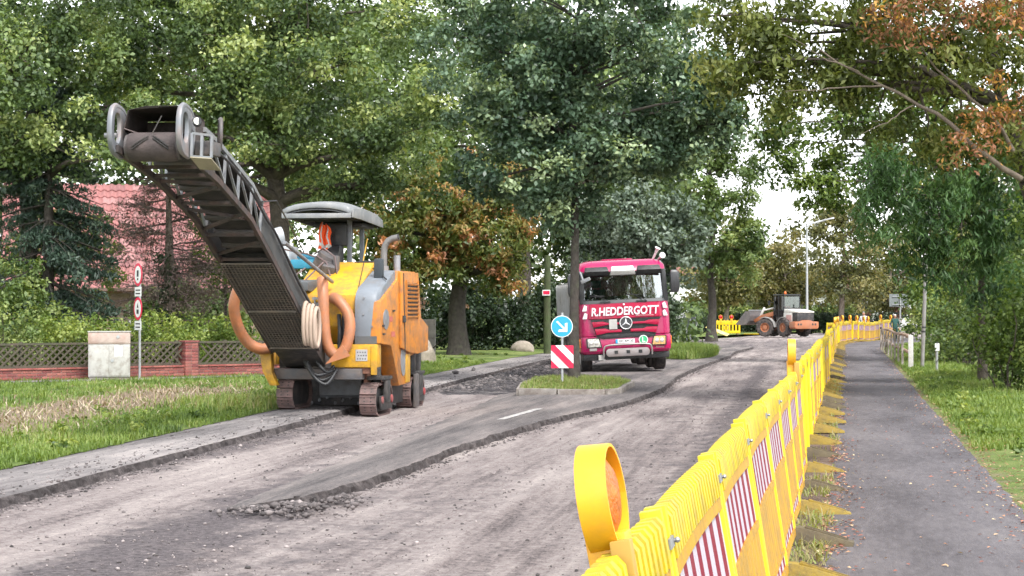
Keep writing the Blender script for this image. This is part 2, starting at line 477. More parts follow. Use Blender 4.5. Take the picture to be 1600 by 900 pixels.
# asphalt strip left of the milled lane, with a ragged vertical cut
def slab(name, left, right, ys, top, mats, ragged=0.05, drop=0.14, seed=3, chamfer_left=0.0):
    """ribbon with cut edges: left(y), right(y) give the sides"""
    ys = np.asarray(ys); n = len(ys)
    a = left(ys) + ragged*(fbm(ys*3.1, ys*0+seed, seed, 4)-0.5)*2
    b = right(ys) + ragged*(fbm(ys*2.7, ys*0+seed*2, seed+9, 4)-0.5)*2
    nz = 0.012*(fbm(ys*1.9, ys*0+7, seed+3)-0.5)
    m = MB()
    for i in range(n):
        w = b[i]-a[i]
        j1 = 0.02*random.uniform(-1, 1); j2 = 0.03*random.uniform(-1, 1)
        ch = min(chamfer_left, 0.4*max(w, 0.0))
        m.v += [(a[i]-0.03-chamfer_left, ys[i], top-drop), (a[i]+ch*0.4, ys[i], top-0.012), (a[i]+ch+0.03, ys[i], top+nz[i]),
                (a[i]*0.5+b[i]*0.5, ys[i], top+nz[i]+0.006), (b[i]-0.06, ys[i], top+nz[i]), (b[i], ys[i], top-0.012), (b[i]+0.015+j1, ys[i], top-0.045), (b[i]+0.035+j2, ys[i], top-drop)]
    for i in range(n-1):
        for k in range(7):
            m.f.append((i*8+k, i*8+k+1, i*8+k+9, i*8+k+8)); m.mi.append(1 if k in ((5, 6) if chamfer_left > 0.5 else (0, 5, 6)) else 0)
    m.f.append(tuple(range(7, -1, -1))); m.mi.append(1)
    return m.build(name, mats)
Ex = lambda y: Lx(y) - 1.04 - 0.25*(np.asarray(y) > 38)
tag(slab('asphalt_strip', lambda y: Ex(y)-0.4, lambda y: Lx(y)+0*y, np.arange(5, 110, 0.12), 0.0, [PALE, CUT], 0.035, 0.13, 5), kind='structure')

# tongue of old asphalt that has not been milled yet
Tr = curve([(16.6, -1.9), (17.2, -1.74), (18.8, -1.36), (23.6, -0.55), (25.45, -0.17), (29.3, 0.70), (32.1, 1.50), (34.8, 2.2), (38, 2.85), (40, 3.2), (42.8, 3.6), (48.8, 4.4), (57.2, 5.8), (70.4, 8.25), (78, 9.4), (87.6, 11.4), (92, 11.6)])
Tl = curve([(16.6, -1.96), (17.5, -1.93), (23.6, -1.25), (31.3, -0.5), (38.3, 0.2), (50, 1.55), (66, 3.4), (87.6, 8.5), (92, 10.6)])
tag(slab('old_road_surface', Tl, Tr, np.arange(16.6, 92, 0.10), 0.0, [ASPH, CUT], 0.055, 0.13, 11, chamfer_left=0.7), kind='structure')
# worn lane line on it: broken dashes of old paint
LINEP = M('worn_line_paint', (0.62, 0.60, 0.57), 0.8, var=0.1, dirt=(0.19, 0.18, 0.18), dscale=9, damt=0.58)
for i, (ya, yb, xo) in enumerate([(28.2, 31.4, 0.0)]):
    m = MB(); n = 24
    for k in range(n+1):
        y = ya+(yb-ya)*k/n; x = -0.42 + 0.20*(y-27.0) + xo
        wv = 0.055+0.02*random.random()
        m.v += [(x-wv, y, 0.0125), (x+wv, y, 0.0125)]
    for k in range(n): m.f.append((2*k, 2*k+1, 2*k+3, 2*k+2)); m.mi.append(0)
    tag(m.build('lane_marking', LINEP), kind='structure')

# shoulder under the barriers and the footpath
tag(slab('road_shoulder', lambda y: Fx(y)-0.22, lambda y: Fx(y)+0.48, np.arange(2, 130, 0.25), -0.004, [SOIL, CUT], 0.05, 0.13, 21), kind='structure')
tag(slab('footpath', lambda y: Fx(y)+0.31, lambda y: Rx(y)+0*y, np.arange(2, 125, 0.2), 0.006, [PATHM, SOIL], 0.04, 0.15, 23), kind='structure')

# verges
def h_left(X, Y, U):
    d = np.clip((Ex(Y)-X), 0, 100)
    return 0.012 + 0.05*np.clip(d/1.5, 0, 1) + 0.06*(fbm(X*0.8, Y*0.8, 41)-0.5)*np.clip(d, 0, 1)
def t_left(X, Y, U):
    d = Ex(Y)-X
    t = 0.75*np.exp(-((d-3.1)/1.5)**4)*np.clip((40.5-Y)/3, 0, 1)*np.clip((Y-20)/3, 0, 1)
    t = t + 0.28*np.exp(-((Y-(66+0.3*X))/2.2)**2)*(X > -9)
    return t
tag(strip('grass_verge', lambda y: Ex(y)-42, lambda y: Ex(y)-0.02, np.concatenate([np.arange(4, 60, 0.35), np.arange(60, 190, 1.5)]), 90, h_left, TURF, t_left), kind='structure')
def h_right(X, Y, U):
    d = np.clip(X-Rx(Y), 0, 100)
    return -0.01 + 0.05*np.clip(d, 0, 1) - 0.35*np.clip((d-1.8)/2, 0, 1) + 0.5*np.clip((d-5)/4, 0, 1) + 0.05*(fbm(X, Y, 43)-0.5)*np.clip(d, 0, 1)
def t_right(X, Y, U):
    d = X-Rx(Y)
    return 0.35*np.exp(-(d/0.5)**2) + 0.3*(d > 2.2)
tag(strip('verge_bank', lambda y: Rx(y)-0.04, lambda y: Rx(y)+45, np.concatenate([np.arange(4, 70, 0.4), np.arange(70, 170, 1.5)]), 100, h_right, TURF, t_right), kind='structure')

# ------------------------------------------------------------------ grass blades
GRASS_A = leaf_mat('grass_blades', [(0.0, (0.065, 0.115, 0.025)), (0.45, (0.165, 0.25, 0.05)), (0.75, (0.27, 0.335, 0.09)), (1.0, (0.38, 0.33, 0.18))], 0.4, 0.55)
STRAW = leaf_mat('straw', [(0.0, (0.20, 0.135, 0.085)), (0.6, (0.38, 0.30, 0.20)), (1.0, (0.52, 0.45, 0.34))], 0.15, 0.7)
def blades(name, pts, hmin, hmax, width, mat, tint, lean=0.5, label=None):
    n = len(pts); pts = np.asarray(pts)
    a = RNG.uniform(0, 2*np.pi, n); h = RNG.uniform(hmin, hmax, n)
    d = np.stack([np.cos(a), np.sin(a), 0*a], -1); s = np.stack([-np.sin(a), np.cos(a), 0*a], -1)
    ln = RNG.uniform(0.05, lean, n)[:, None]
    w = (width*RNG.uniform(0.6, 1.4, n))[:, None]
    b0 = pts - s*w; b1 = pts + s*w
    mid = pts + d*(h[:, None]*ln*0.4) + np.array([0, 0, 1])*h[:, None]*0.6
    tip = pts + d*(h[:, None]*ln) + np.array([0, 0, 1])*h[:, None]*np.sqrt(np.clip(1-ln**2*0.6, 0.15, 1))
    co = np.stack([b0, b1, mid + s*w*0.7, tip, mid - s*w*0.7], 1).reshape(-1, 3)
    i = np.arange(n)[:, None]*5
    me = np_mesh(name, co, (i + np.array([[0, 1, 2, 4]])), mat, np.repeat(tint, 5))
    # tip triangles share the point array: add as second polygon set
    f = np.concatenate([np.c_[i+0, i+1, i+2, i+4], np.c_[i+4, i+2, i+3, i+3]])
    bpy.data.meshes.remove(me)
    tri = np.concatenate([np.c_[i+0, i+1, i+2], np.c_[i+0, i+2, i+4], np.c_[i+4, i+2, i+3]])
    o = link(name, np_mesh(name, co, tri, mat, np.repeat(tint, 5)))
    tag(o, label, 'grass' if label else None, kind='stuff')
    return o
# left verge
n = 100000
Y = geo(19, 60, 4000)[RNG.integers(0, 4000, n)] + RNG.uniform(-0.05, 0.05, n)
d = RNG.uniform(0, 1, n)**1.25*np.where(Y > 40, 9, 8.0)
X = Ex(Y) - 0.02 - d + 0.12*(fbm(Y*2, Y*0, 77)-0.5)
vis = (X > -0.30*Y) & ~((Y > 46) & (X < -6.0))
tz = t_left(X, Y, 0)
keep = vis & (RNG.random(n) > tz*1.25) & (fbm(X*1.5, Y*1.5, 55) > 0.30)
X, Y = X[keep], Y[keep]
tt = np.clip(fbm(X*1.1, Y*1.1, 61)*1.1-0.08 + RNG.normal(0, 0.13, len(X)), 0, 1)
hh = h_left(X, Y, 0)
blades('verge_grass', np.stack([X, Y, hh-0.01], -1), 0.035, 0.13, 0.008, GRASS_A, tt, 1.0, 'bright green grass growing along the left road edge')
n = 1700
Y = RNG.uniform(24, 41, n); X = Ex(Y) - RNG.normal(3.1, 1.1, n)
k = (X > -0.3*Y) & (X < Ex(Y)-1.0); X, Y = X[k], Y[k]
blades('dry_stubble', np.stack([X, Y, h_left(X, Y, 0)], -1), 0.03, 0.17, 0.010, STRAW, RNG.random(len(X)), 3.5, 'dry straw stubble lying on the bare patch left')
# right verge
n = 42000
Y = geo(22, 95, 4000)[RNG.integers(0, 4000, n)]
d = np.abs(RNG.normal(0.15, 1.2, n)) + 0.12
X = Rx(Y) + d + 0.2*(fbm(Y*1.7, Y*0, 83)-0.5)
hh = h_right(X, Y, 0)
tt = np.clip(0.15+fbm(X*1.1, Y*1.1, 65)*0.75 + RNG.normal(0, 0.12, n), 0, 1)
blades('path_verge_grass', np.stack([X, Y, hh-0.01], -1), 0.03, 0.15, 0.008, GRASS_A, tt, 1.0, 'lush green grass along the right edge of the footpath')
# tufts and dry weeds under the barriers
n = 4200
Y = geo(9, 60, 2000)[RNG.integers(0, 2000, n)]; X = Fx(Y)+RNG.uniform(0.08, 0.36, n)
k = fbm(Y*1.3, X*2, 91) > 0.47; X, Y = X[k], Y[k]
blades('shoulder_weeds', np.stack([X, Y, 0*X-0.01], -1), 0.03, 0.13, 0.006, GRASS_A, np.clip(RNG.normal(0.88, 0.15, len(X)), 0, 1), 1.6, 'patchy dry weeds between the barrier feet')

# ------------------------------------------------------------------ rubble and millings
def rocks_mesh(name, pos, size, mat, tint=None):
    base = bmesh.new(); bmesh.ops.create_icosphere(base, subdivisions=1, radius=1.0)
    bv = np.array([v.co[:] for v in base.verts]); bf = np.array([[v.index for v in f.verts] for f in base.faces]); base.free()
    n = len(pos)
    jit = RNG.uniform(0.65, 1.2, (n, len(bv), 1)); sc = RNG.uniform(0.6, 1.3, (n, 1, 3))*np.array([1, 1, 0.7])
    co = bv[None]*jit*sc*np.asarray(size)[:, None, None] + np.asarray(pos)[:, None, :]
    f = bf[None] + (np.arange(n)*len(bv))[:, None, None]
    return np_mesh(name, co.reshape(-1, 3), f.reshape(-1, 3), mat, None if tint is None else np.repeat(tint, len(bv)))
MILLINGS = leaf_mat('millings', [(0.0, (0.045, 0.04, 0.04)), (0.5, (0.15, 0.13, 0.128)), (1.0, (0.38, 0.33, 0.32))], 0.0, 0.9)
n = 14000
Y = geo(10, 75, 3000)[RNG.integers(0, 3000, n)]
U = RNG.random(n); X = Lx(Y)*(1-U) + (Fx(Y)-0.3)*U
cl = t_mill(X, Y, U) + RNG.normal(0, 0.08, n)
off = (X < Tl(np.clip(Y, 16.6, 92))-0.1) | (X > Tr(np.clip(Y, 16.6, 92))+0.05) | (Y < 16.6)
k = (cl > 0.12) & off
X, Y = X[k], Y[k]
sz = 0.005 + 0.016*RNG.random(len(X))**5
tag(link('loose_millings', rocks_mesh('loose_millings', np.stack([X, Y, h_mill(X, Y, 0)+sz*0.3], -1), sz, MILLINGS, np.clip(RNG.normal(0.5, 0.25, len(X)), 0, 1))), 'loose crumbs of milled asphalt scattered over the road', 'gravel', kind='stuff')
# crumbs along the cut edges
n = 5200
Y = geo(12, 85, 3000)[RNG.integers(0, 3000, n)]
side = RNG.integers(0, 3, n)
X = np.where(side == 0, Lx(Y)+0.05+np.abs(RNG.normal(0, 0.13, n)), np.where(side == 1, Tr(np.clip(Y, 16.6, 92))+0.04+np.abs(RNG.normal(0, 0.10, n)), Lx(Y)-np.abs(RNG.normal(0, 0.45, n))))
k = ~((side == 1) & (Y < 16.7)); X, Y, side = X[k], Y[k], side[k]
zb = np.where(side == 2, 0.004, h_mill(X, Y, 0)+0.004)
sz = 0.007 + 0.022*RNG.random(len(X))**4
tag(link('edge_crumbs', rocks_mesh('edge_crumbs', np.stack([X, Y, zb], -1), sz, MILLINGS, np.clip(RNG.normal(0.35, 0.22, len(X)), 0, 1))), 'broken asphalt crumbs along the cut edges', 'gravel', kind='stuff')
# pile at the tip of the tongue and a dark windrow in the left lane
def heap(name, pts, label):
    P = np.array(pts)
    n = 600
    i = RNG.integers(0, len(P), n)
    r = np.abs(RNG.normal(0, 0.5, n)); a = RNG.uniform(0, 6.28, n)
    X = P[i, 0] + r*np.cos(a)*P[i, 2]; Y = P[i, 1] + r*np.sin(a)*P[i, 2]*1.6
    Z = -0.08 + P[i, 3]*np.exp(-(r/0.6)**2)
    sz = 0.008+0.034*RNG.random(n)**3
    tag(link(name, rocks_mesh(name, np.stack([X, Y, Z], -1), sz, MILLINGS, np.clip(RNG.normal(0.3, 0.2, n), 0, 1))), label, 'rubble', kind='stuff')
heap('rubble_heap', [(-1.95, 16.2, 0.4, 0.06), (-1.75, 16.0, 0.35, 0.07), (-1.55, 16.9, 0.25, 0.05), (-2.2, 16.0, 0.4, 0.04)], 'small rubble heap at the tip of the old asphalt')
ys = np.arange(39, 70, 0.12)
def h_wind(X, Y, U):
    prof = np.sin(np.pi*np.clip(U, 0, 1))**1.2
    env = np.clip((Y-39)/3, 0, 1)*np.clip((70-Y)/6, 0, 1)
    return -0.115 + env*prof*(0.20 + 0.16*(fbm(X*2.2, Y*1.2, 71)-0.3)) + 0.07*(fbm(X*9, Y*7, 73)-0.5)*prof
DARKM = ground_mat('dark_millings', [(0.40, (0.025, 0.023, 0.026)), (0.5, (0.075, 0.068, 0.072)), (0.6, (0.20, 0.18, 0.18))], big=3, fine=18, grain=70, bump=1.2)
tag(strip('millings_windrow', lambda y: Lx(y)+0.1, lambda y: Tl(y)+0.15, ys, 40, h_wind, DARKM), 'dark windrow of loose millings in the left lane behind the island', 'rubble', kind='stuff')
n = 3200
Y = RNG.uniform(40, 69, n); U = np.clip(RNG.normal(0.5, 0.25, n), 0.03, 0.97); X = (Lx(Y)+0.1)*(1-U)+(Tl(Y)+0.15)*U
sz = 0.02+0.05*RNG.random(n)**2.5
tag(link('windrow_lumps', rocks_mesh('windrow_lumps', np.stack([X, Y, h_wind(X, Y, U)], -1), sz, MILLINGS, np.clip(RNG.normal(0.22, 0.2, n), 0, 1))), 'black lumps of millings on the windrow', 'rubble', kind='stuff')
# single lumps one can pick out
LUMP = M('asphalt_lump', (0.10, 0.09, 0.09), 0.95, var=0.3, vs=12, bump=0.5)
for i, (px, py, s, lab) in enumerate([(490, 682, 0.055, 'dark asphalt lump on the milled lane in front of the mill'), (588, 743, 0.10, 'pale asphalt chunk broken off beside the old road edge'), (712, 585, 0.12, 'dark asphalt lump on the pale strip before the chestnut tree'), (740, 580, 0.09, 'small dark asphalt lump on the pale strip near the lawn edge')]):
    p = G(px, py, -0.10 if i < 2 else 0.0)
    me = rocks_mesh('asphalt_lump', [(0, 0, 0)], [s], LUMP)
    tag(link('asphalt_lump', me, loc=(p.x, p.y, p.z+s*0.4)), lab, 'asphalt lump', 'asphalt lumps on the road')

# fallen leaves
FALLEN = leaf_mat('fallen_leaves', [(0.0, (0.16, 0.05, 0.035)), (0.4, (0.36, 0.13, 0.09)), (0.75, (0.50, 0.30, 0.18)), (1.0, (0.62, 0.50, 0.30))], 0.1, 0.8)
def leaf_litter(name, X, Y, Z, smin, smax, label):
    n = len(X); a = RNG.uniform(0, 6.28, n); s = RNG.uniform(smin, smax, n)
    u = np.stack([np.cos(a), np.sin(a), RNG.uniform(-0.3, 0.3, n)], -1)*s[:, None]; v = np.stack([-np.sin(a), np.cos(a), RNG.uniform(-0.3, 0.3, n)], -1)*s[:, None]*0.55
    c = np.stack([X, Y, Z+0.012], -1)
    co = np.stack([c-u, c-v+[0, 0, .006], c+u, c+v+[0, 0, .004]], 1).reshape(-1, 3)
    f = np.arange(n)[:, None]*4+np.arange(4)[None]
    tag(link(name, np_mesh(name, co, f, FALLEN, np.repeat(RNG.random(n), 4))), label, 'leaves', kind='stuff')
n = 5600
Y = geo(11, 85, 3000)[RNG.integers(0, 3000, n)]
kk = RNG.random(n)
X = np.where(kk < 0.42, Fx(Y)+0.28+np.abs(RNG.normal(0, 0.14, n)), np.where(kk < 0.84, Rx(Y)+0.08+RNG.normal(0, 0.22, n), Fx(Y)+0.4+RNG.random(n)*1.6))
keep = ~((kk >= 0.84) & (RNG.random(n) < 0.7)) & ~((kk < 0.42) & (fbm(Y*0.9, Y*0, 97) < 0.42))
X, Y = X[keep], Y[keep]
leaf_litter('fallen_leaves', X, Y, np.full(len(X), 0.008)+np.clip(X-Rx(Y), 0, 1)*0.05, 0.009, 0.026, 'brown red fallen leaves scattered along the footpath edges')
# ================================================================== vegetation
def unit(v): return v/np.maximum(np.linalg.norm(v, axis=-1, keepdims=True), 1e-9)

def leaf_cards(C, RD, per, length, aspect, tints, flat=0.7, up=0.55, droop=0.25, hang=0.0, tj=0.13):
    """C k x 3 clump centres, RD k radii, per leaves per clump -> coords, quads, tint"""
    k = len(C); n = k*per
    ci = np.repeat(np.arange(k), per)
    d = unit(RNG.normal(0, 1, (n, 3))); r = RNG.random(n)**0.55
    off = d*r[:, None]*RD[ci][:, None]*np.array([1, 1, flat])
    off[:, 2] -= hang*RD[ci]*(r**2)
    P = C[ci] + off
    nrm = unit(0.55*d + np.array([0, 0, up]) + 0.55*RNG.normal(0, 1, (n, 3)))
    ax = unit(np.cross(nrm, RNG.normal(0, 1, (n, 3)))); ax[:, 2] -= droop; ax = unit(ax)
    sd = unit(np.cross(nrm, ax)); nn = np.cross(ax, sd)
    l = (length*RNG.uniform(0.6, 1.35, n))[:, None]; w = l*aspect
    a = P - ax*l*0.5; b = P + ax*l*0.5 - nn*l*0.10
    m = P + ax*l*0.08
    q = np.stack([a, m + sd*w + nn*l*0.10, b, m - sd*w + nn*l*0.10], 1)
    t = np.clip(tints[ci] + RNG.normal(0, tj, n), 0, 1)
    return q.reshape(-1, 3), np.arange(n*4).reshape(-1, 4), np.repeat(t, 4)

def ell_points(ells, n, shell=0.35, gaps=0.0, seed=0, gs=0.6):
    """clump centres spread through ellipsoids (cx,cy,cz, rx,ry,rz, weight), denser towards the outside"""
    out = []
    w = np.array([e[6] if len(e) > 6 else e[3]*e[4]*e[5] for e in ells], float); w /= w.sum()
    for e, c in zip(ells, np.maximum(3, (w*n).astype(int))):
        got = []
        while len(got) < c:
            d = unit(RNG.normal(0, 1, (c*2, 3))); r = (shell + (1-shell)*RNG.random(c*2))**0.6
            p = np.array(e[:3]) + d*r[:, None]*np.array(e[3:6])
            if gaps > 0:
                g = 0.5*fbm(p[:, 0]*gs+p[:, 1]*0.31, p[:, 2]*gs, seed)*2
                p = p[g > gaps]
            got.extend(p.tolist())
        out.extend(got[:c])
    return np.array(out)

BARK = M('bark', (0.105, 0.085, 0.068), 0.95, var=0.35, vs=9, bump=1.0, bs=22, dirt=(0.045, 0.040, 0.034), dscale=7, damt=0.5)
BARKD = M('dark_bark', (0.055, 0.047, 0.040), 0.95, var=0.35, vs=9, bump=1.0, bs=22, dirt=(0.085, 0.10, 0.055), dscale=4, damt=0.36)
BARKG = M('grey_bark', (0.17, 0.14, 0.115), 0.95, var=0.3, vs=9, bump=1.0, bs=22)
G_OAK = leaf_mat('oak_leaves', [(0.0, (0.044, 0.076, 0.031)), (0.4, (0.106, 0.165, 0.063)), (0.75, (0.235, 0.321, 0.118)), (1.0, (0.479, 0.535, 0.218))], 0.35)
G_BLUE = leaf_mat('island_oak_leaves', [(0.0, (0.044, 0.083, 0.050)), (0.45, (0.105, 0.171, 0.107)), (0.8, (0.210, 0.304, 0.193)), (1.0, (0.446, 0.547, 0.313))], 0.32, 0.42)
G_CHEST = leaf_mat('chestnut_leaves', [(0.0, (0.065, 0.107, 0.026)), (0.35, (0.173, 0.201, 0.050)), (0.6, (0.345, 0.245, 0.079)), (0.82, (0.546, 0.230, 0.101)), (1.0, (0.719, 0.388, 0.245))], 0.35)
G_DARK = leaf_mat('dark_leaves', [(0.0, (0.017, 0.033, 0.017)), (0.5, (0.049, 0.082, 0.040)), (1.0, (0.128, 0.178, 0.080))], 0.3)
G_SILV = leaf_mat('silver_leaves', [(0.0, (0.055, 0.088, 0.055)), (0.5, (0.165, 0.220, 0.165)), (1.0, (0.374, 0.440, 0.363))], 0.25)
G_OLIVE = leaf_mat('olive_leaves', [(0.0, (0.06, 0.085, 0.02)), (0.45, (0.175, 0.215, 0.055)), (0.8, (0.31, 0.345, 0.11)), (1.0, (0.48, 0.46, 0.22))], 0.42)
G_RED = leaf_mat('red_leaves', [(0.0, (0.13, 0.085, 0.04)), (0.4, (0.32, 0.14, 0.075)), (0.75, (0.46, 0.21, 0.11)), (1.0, (0.60, 0.33, 0.07))], 0.4)
G_SUMAC = leaf_mat('sumac_leaves', [(0.0, (0.025, 0.06, 0.02)), (0.5, (0.075, 0.16, 0.05)), (1.0, (0.19, 0.31, 0.10))], 0.36)
G_LIME = leaf_mat('lime_leaves', [(0.0, (0.053, 0.098, 0.020)), (0.5, (0.175, 0.257, 0.052)), (1.0, (0.381, 0.436, 0.126))], 0.42)
G_MID = leaf_mat('mid_leaves', [(0.0, (0.054, 0.095, 0.032)), (0.5, (0.152, 0.225, 0.070)), (1.0, (0.359, 0.416, 0.147))], 0.36)
G_BROWN = leaf_mat('autumn_leaves', [(0.0, (0.065, 0.078, 0.03)), (0.5, (0.18, 0.185, 0.07)), (1.0, (0.36, 0.30, 0.13))], 0.38)
G_SPRUCE = leaf_mat('spruce_needles', [(0.0, (0.012, 0.027, 0.018)), (0.6, (0.036, 0.068, 0.044)), (1.0, (0.094, 0.142, 0.081))], 0.1)
G_PINK = leaf_mat('pink_leaves', [(0.0, (0.300, 0.160, 0.120)), (1.0, (0.660, 0.420, 0.380))], 0.35)

def wood(mb, p, q, r0, r1, segs=6, wob=0.12, n=7, sag=0.0):
    p, q = Vector(p), Vector(q); L = (q-p).length
    pts = []; rr = []
    ph = random.uniform(0, 6.28)
    for i in range(segs+1):
        t = i/segs; e = math.sin(math.pi*t)
        pts.append(p.lerp(q, t) + Vector((math.sin(ph+t*5)*wob*L*0.3*e, math.cos(ph*1.7+t*4)*wob*L*0.3*e, -sag*L*e + random.uniform(-1, 1)*wob*L*0.06*e)))
        rr.append(r0*(1-t)+r1*t)
    mb.tube(pts, rr, n)
    return pts

def tree(name, label, base, trunk_h, trunk_r, ells, nclump, per, clump_r, leaf, mat, tint=(0.5, 0.2), bark=None, aspect=0.3, limbs=14, twigs=40, gaps=0.0, top=None, flat=0.7, droop=0.25, hang=0.0, group=None, lean=(0, 0), cat='tree', seed=1, shell=0.35, extra=None, up=0.55, gs=0.6, tj=0.13, trunk_n=10):
    t = thing(name, label, cat, base, group=group)
    random.seed(seed)
    C = ell_points(ells, nclump, shell, gaps, seed, gs)
    top = top or (max(e[2]+e[5]*0.5 for e in ells))
    mb = MB()
    tp = []; tr = []
    for i in range(9):
        f = i/8
        tp.append((lean[0]*f + 0.10*math.sin(seed+f*5)*f*trunk_r*4, lean[1]*f + 0.1*math.cos(seed+f*4)*f*trunk_r*4, -0.05 + (trunk_h+0.05)*f))
        tr.append(trunk_r*(1.0-0.38*f)*(1.35 if i == 0 else 1.1 if i == 1 else 1))
    mb.tube(tp, tr, trunk_n)
    head = Vector(tp[-1])
    lead = wood(mb, head, (C[:, 0].mean()*0.6+head.x*0.4, C[:, 1].mean()*0.6+head.y*0.4, top), tr[-1], tr[-1]*0.12, 8, 0.10)
    nodes = [(Vector(p), tr[-1]*(1-i/8)) for i, p in enumerate(lead[:-1])] + [(Vector(tp[-2]), tr[-2])]
    idx = list(range(len(C))); random.shuffle(idx)
    tips = []
    for k in idx[:limbs]:
        q = Vector(C[k])
        cand = [nd for nd in nodes if nd[0].z < q.z + 0.3] or nodes
        p, r = min(cand, key=lambda nd: (nd[0]-q).length + abs(nd[0].z-(q.z-1.0))*0.4)
        r0 = max(min(r*0.75, trunk_r*0.5), 0.02)
        pts = wood(mb, p, q, r0, 0.015, 7, 0.22, 6, sag=-0.06)
        tips += [(pt, r0*(1-i/7)) for i, pt in enumerate(pts)][2:]
    for k in idx[limbs:limbs+twigs]:
        q = Vector(C[k])
        if not tips: break
        p, r = min(tips, key=lambda nd: (nd[0]-q).length)
        wood(mb, p, q, max(min(r*0.6, 0.05), 0.012), 0.008, 4, 0.25, 4)
    mb.build('trunk', bark or BARK, t, smooth=60)
    RD = clump_r*RNG.uniform(0.65, 1.3, len(C))
    tc = np.clip(RNG.normal(tint[0], tint[1], len(C)), 0, 1)
    q, f, tt = leaf_cards(C, RD, per, leaf, aspect, tc, flat, up, droop, hang, tj)
    link('crown', np_mesh('crown', q, f, mat, tt), t)
    if extra:                                   # a second foliage colour: (ells, n, per, r, leaf, mat)
        for (e2, n2, per2, r2, l2, m2, nm) in extra:
            C2 = ell_points(e2, n2, 0.2)
            q, f, tt = leaf_cards(C2, r2*RNG.uniform(0.7, 1.3, len(C2)), per2, l2, aspect, np.clip(RNG.normal(0.5, 0.25, len(C2)), 0, 1), flat, up, droop, hang)
            link(nm, np_mesh(nm, q, f, m2, tt), t)
    return t

def shrub(name, label, base, ells, nclump, per, clump_r, leaf, mat, tint=(0.5, 0.2), group=None, cat='shrub', stems=7, seed=3, aspect=0.3, bark=None, **kw):
    t = thing(name, label, cat, base, group=group)
    random.seed(seed)
    C = ell_points(ells, nclump, 0.15, kw.pop('gaps', 0.0), seed)
    C = C[C[:, 2] > 0.05]
    mb = MB()
    for k in range(stems):
        q = C[random.randrange(len(C))]
        wood(mb, (q[0]*0.35+random.uniform(-.2, .2), q[1]*0.35, -0.05), q, 0.03, 0.008, 5, 0.2, 5)
    mb.build('stem', bark or BARK, t, smooth=60)
    q, f, tt = leaf_cards(C, clump_r*RNG.uniform(0.7, 1.3, len(C)), per, leaf, aspect, np.clip(RNG.normal(*tint, len(C)), 0, 1), kw.get('flat', 0.8), kw.get('up', 0.5), kw.get('droop', 0.2), kw.get('hang', 0.0))
    link('foliage', np_mesh('foliage', q, f, mat, tt), t)
    return t

# ---- big oaks on the left, behind the garden fence
tree('oak_tree', 'tall dark oak with thick trunk rising behind the milling machine', (-6.6, 52, 0), 5.4, 0.37,
     [(-2.6, -1, 8.3, 3.6, 3.0, 2.6), (2.2, -1.5, 8.4, 3.9, 2.8, 2.8), (0.5, 0, 10.8, 4.5, 3.0, 2.0), (4.3, -1.2, 6.5, 2.4, 2.2, 1.7), (-1.2, -2.2, 6.4, 2.2, 1.8, 1.2), (1.6, -1.0, 5.6, 2.0, 1.6, 1.0, 9)],
     400, 150, 0.62, 0.14, G_OAK, (0.50, 0.28), limbs=34, twigs=90, gaps=0.32, seed=11, lean=(0.0, 0), group='oaks behind the garden fence')
tree('oak_tree', 'spreading oak at the left edge above the red roof', (-13.4, 51, 0), 5.0, 0.32,
     [(0.4, -1.5, 7.8, 4.0, 2.8, 2.3), (2.6, -1, 9.8, 3.8, 2.6, 1.8), (-2.2, 0, 8.6, 3.0, 2.6, 2.6), (2.6, -2, 6.4, 2.6, 1.8, 1.0), (-0.6, -1.6, 5.9, 1.8, 1.5, 0.8, 7)],
     310, 150, 0.62, 0.14, G_OAK, (0.45, 0.28), limbs=30, twigs=70, gaps=0.32, seed=23, group='oaks behind the garden fence')
tree('oak_tree', 'tall oak filling the gap behind the chestnut', (0.5, 82, 0), 6.5, 0.36,
     [(-2, 0, 11, 5.0, 4, 5.0), (2.5, 0, 9.5, 4.5, 3.5, 4.5)], 210, 115, 1.0, 0.25, G_OAK, (0.36, 0.18), limbs=16, twigs=30, seed=31, group='oaks behind the garden fence')
tree('oak_tree', 'broad oak behind the dark oak with light sky gaps', (-11, 70, 0), 6.0, 0.36,
     [(0, 0, 11, 6.5, 4, 4.5), (4.5, 0, 9, 4, 3.5, 4.0)], 220, 110, 0.95, 0.23, G_MID, (0.42, 0.2), limbs=18, twigs=30, gaps=0.28, seed=37, group='oaks behind the garden fence')
# ---- the oak on the traffic island
tree('island_oak_tree', 'slim blue green oak growing on the traffic island', (1.44, 43.1, 0.1), 5.6, 0.125,
     [(0.0, 0, 9.0, 3.5, 2.6, 2.3), (2.4, 0, 7.0, 1.7, 1.9, 1.6), (-1.7, -0.2, 7.3, 2.0, 1.8, 1.6), (-1.1, -0.3, 4.85, 1.7, 1.3, 0.8, 5.0), (-0.4, 0, 3.95, 1.1, 0.8, 0.5, 1.8), (1.2, 0, 5.4, 1.9, 1.4, 0.8, 6.5), (3.0, 0, 5.9, 1.0, 1.1, 1.0, 4), (-0.6, -0.4, 6.0, 1.9, 1.2, 0.9, 5)],
     480, 130, 0.46, 0.13, G_BLUE, (0.48, 0.27), bark=BARKD, limbs=46, twigs=110, gaps=0.31, seed=5, top=11.0)
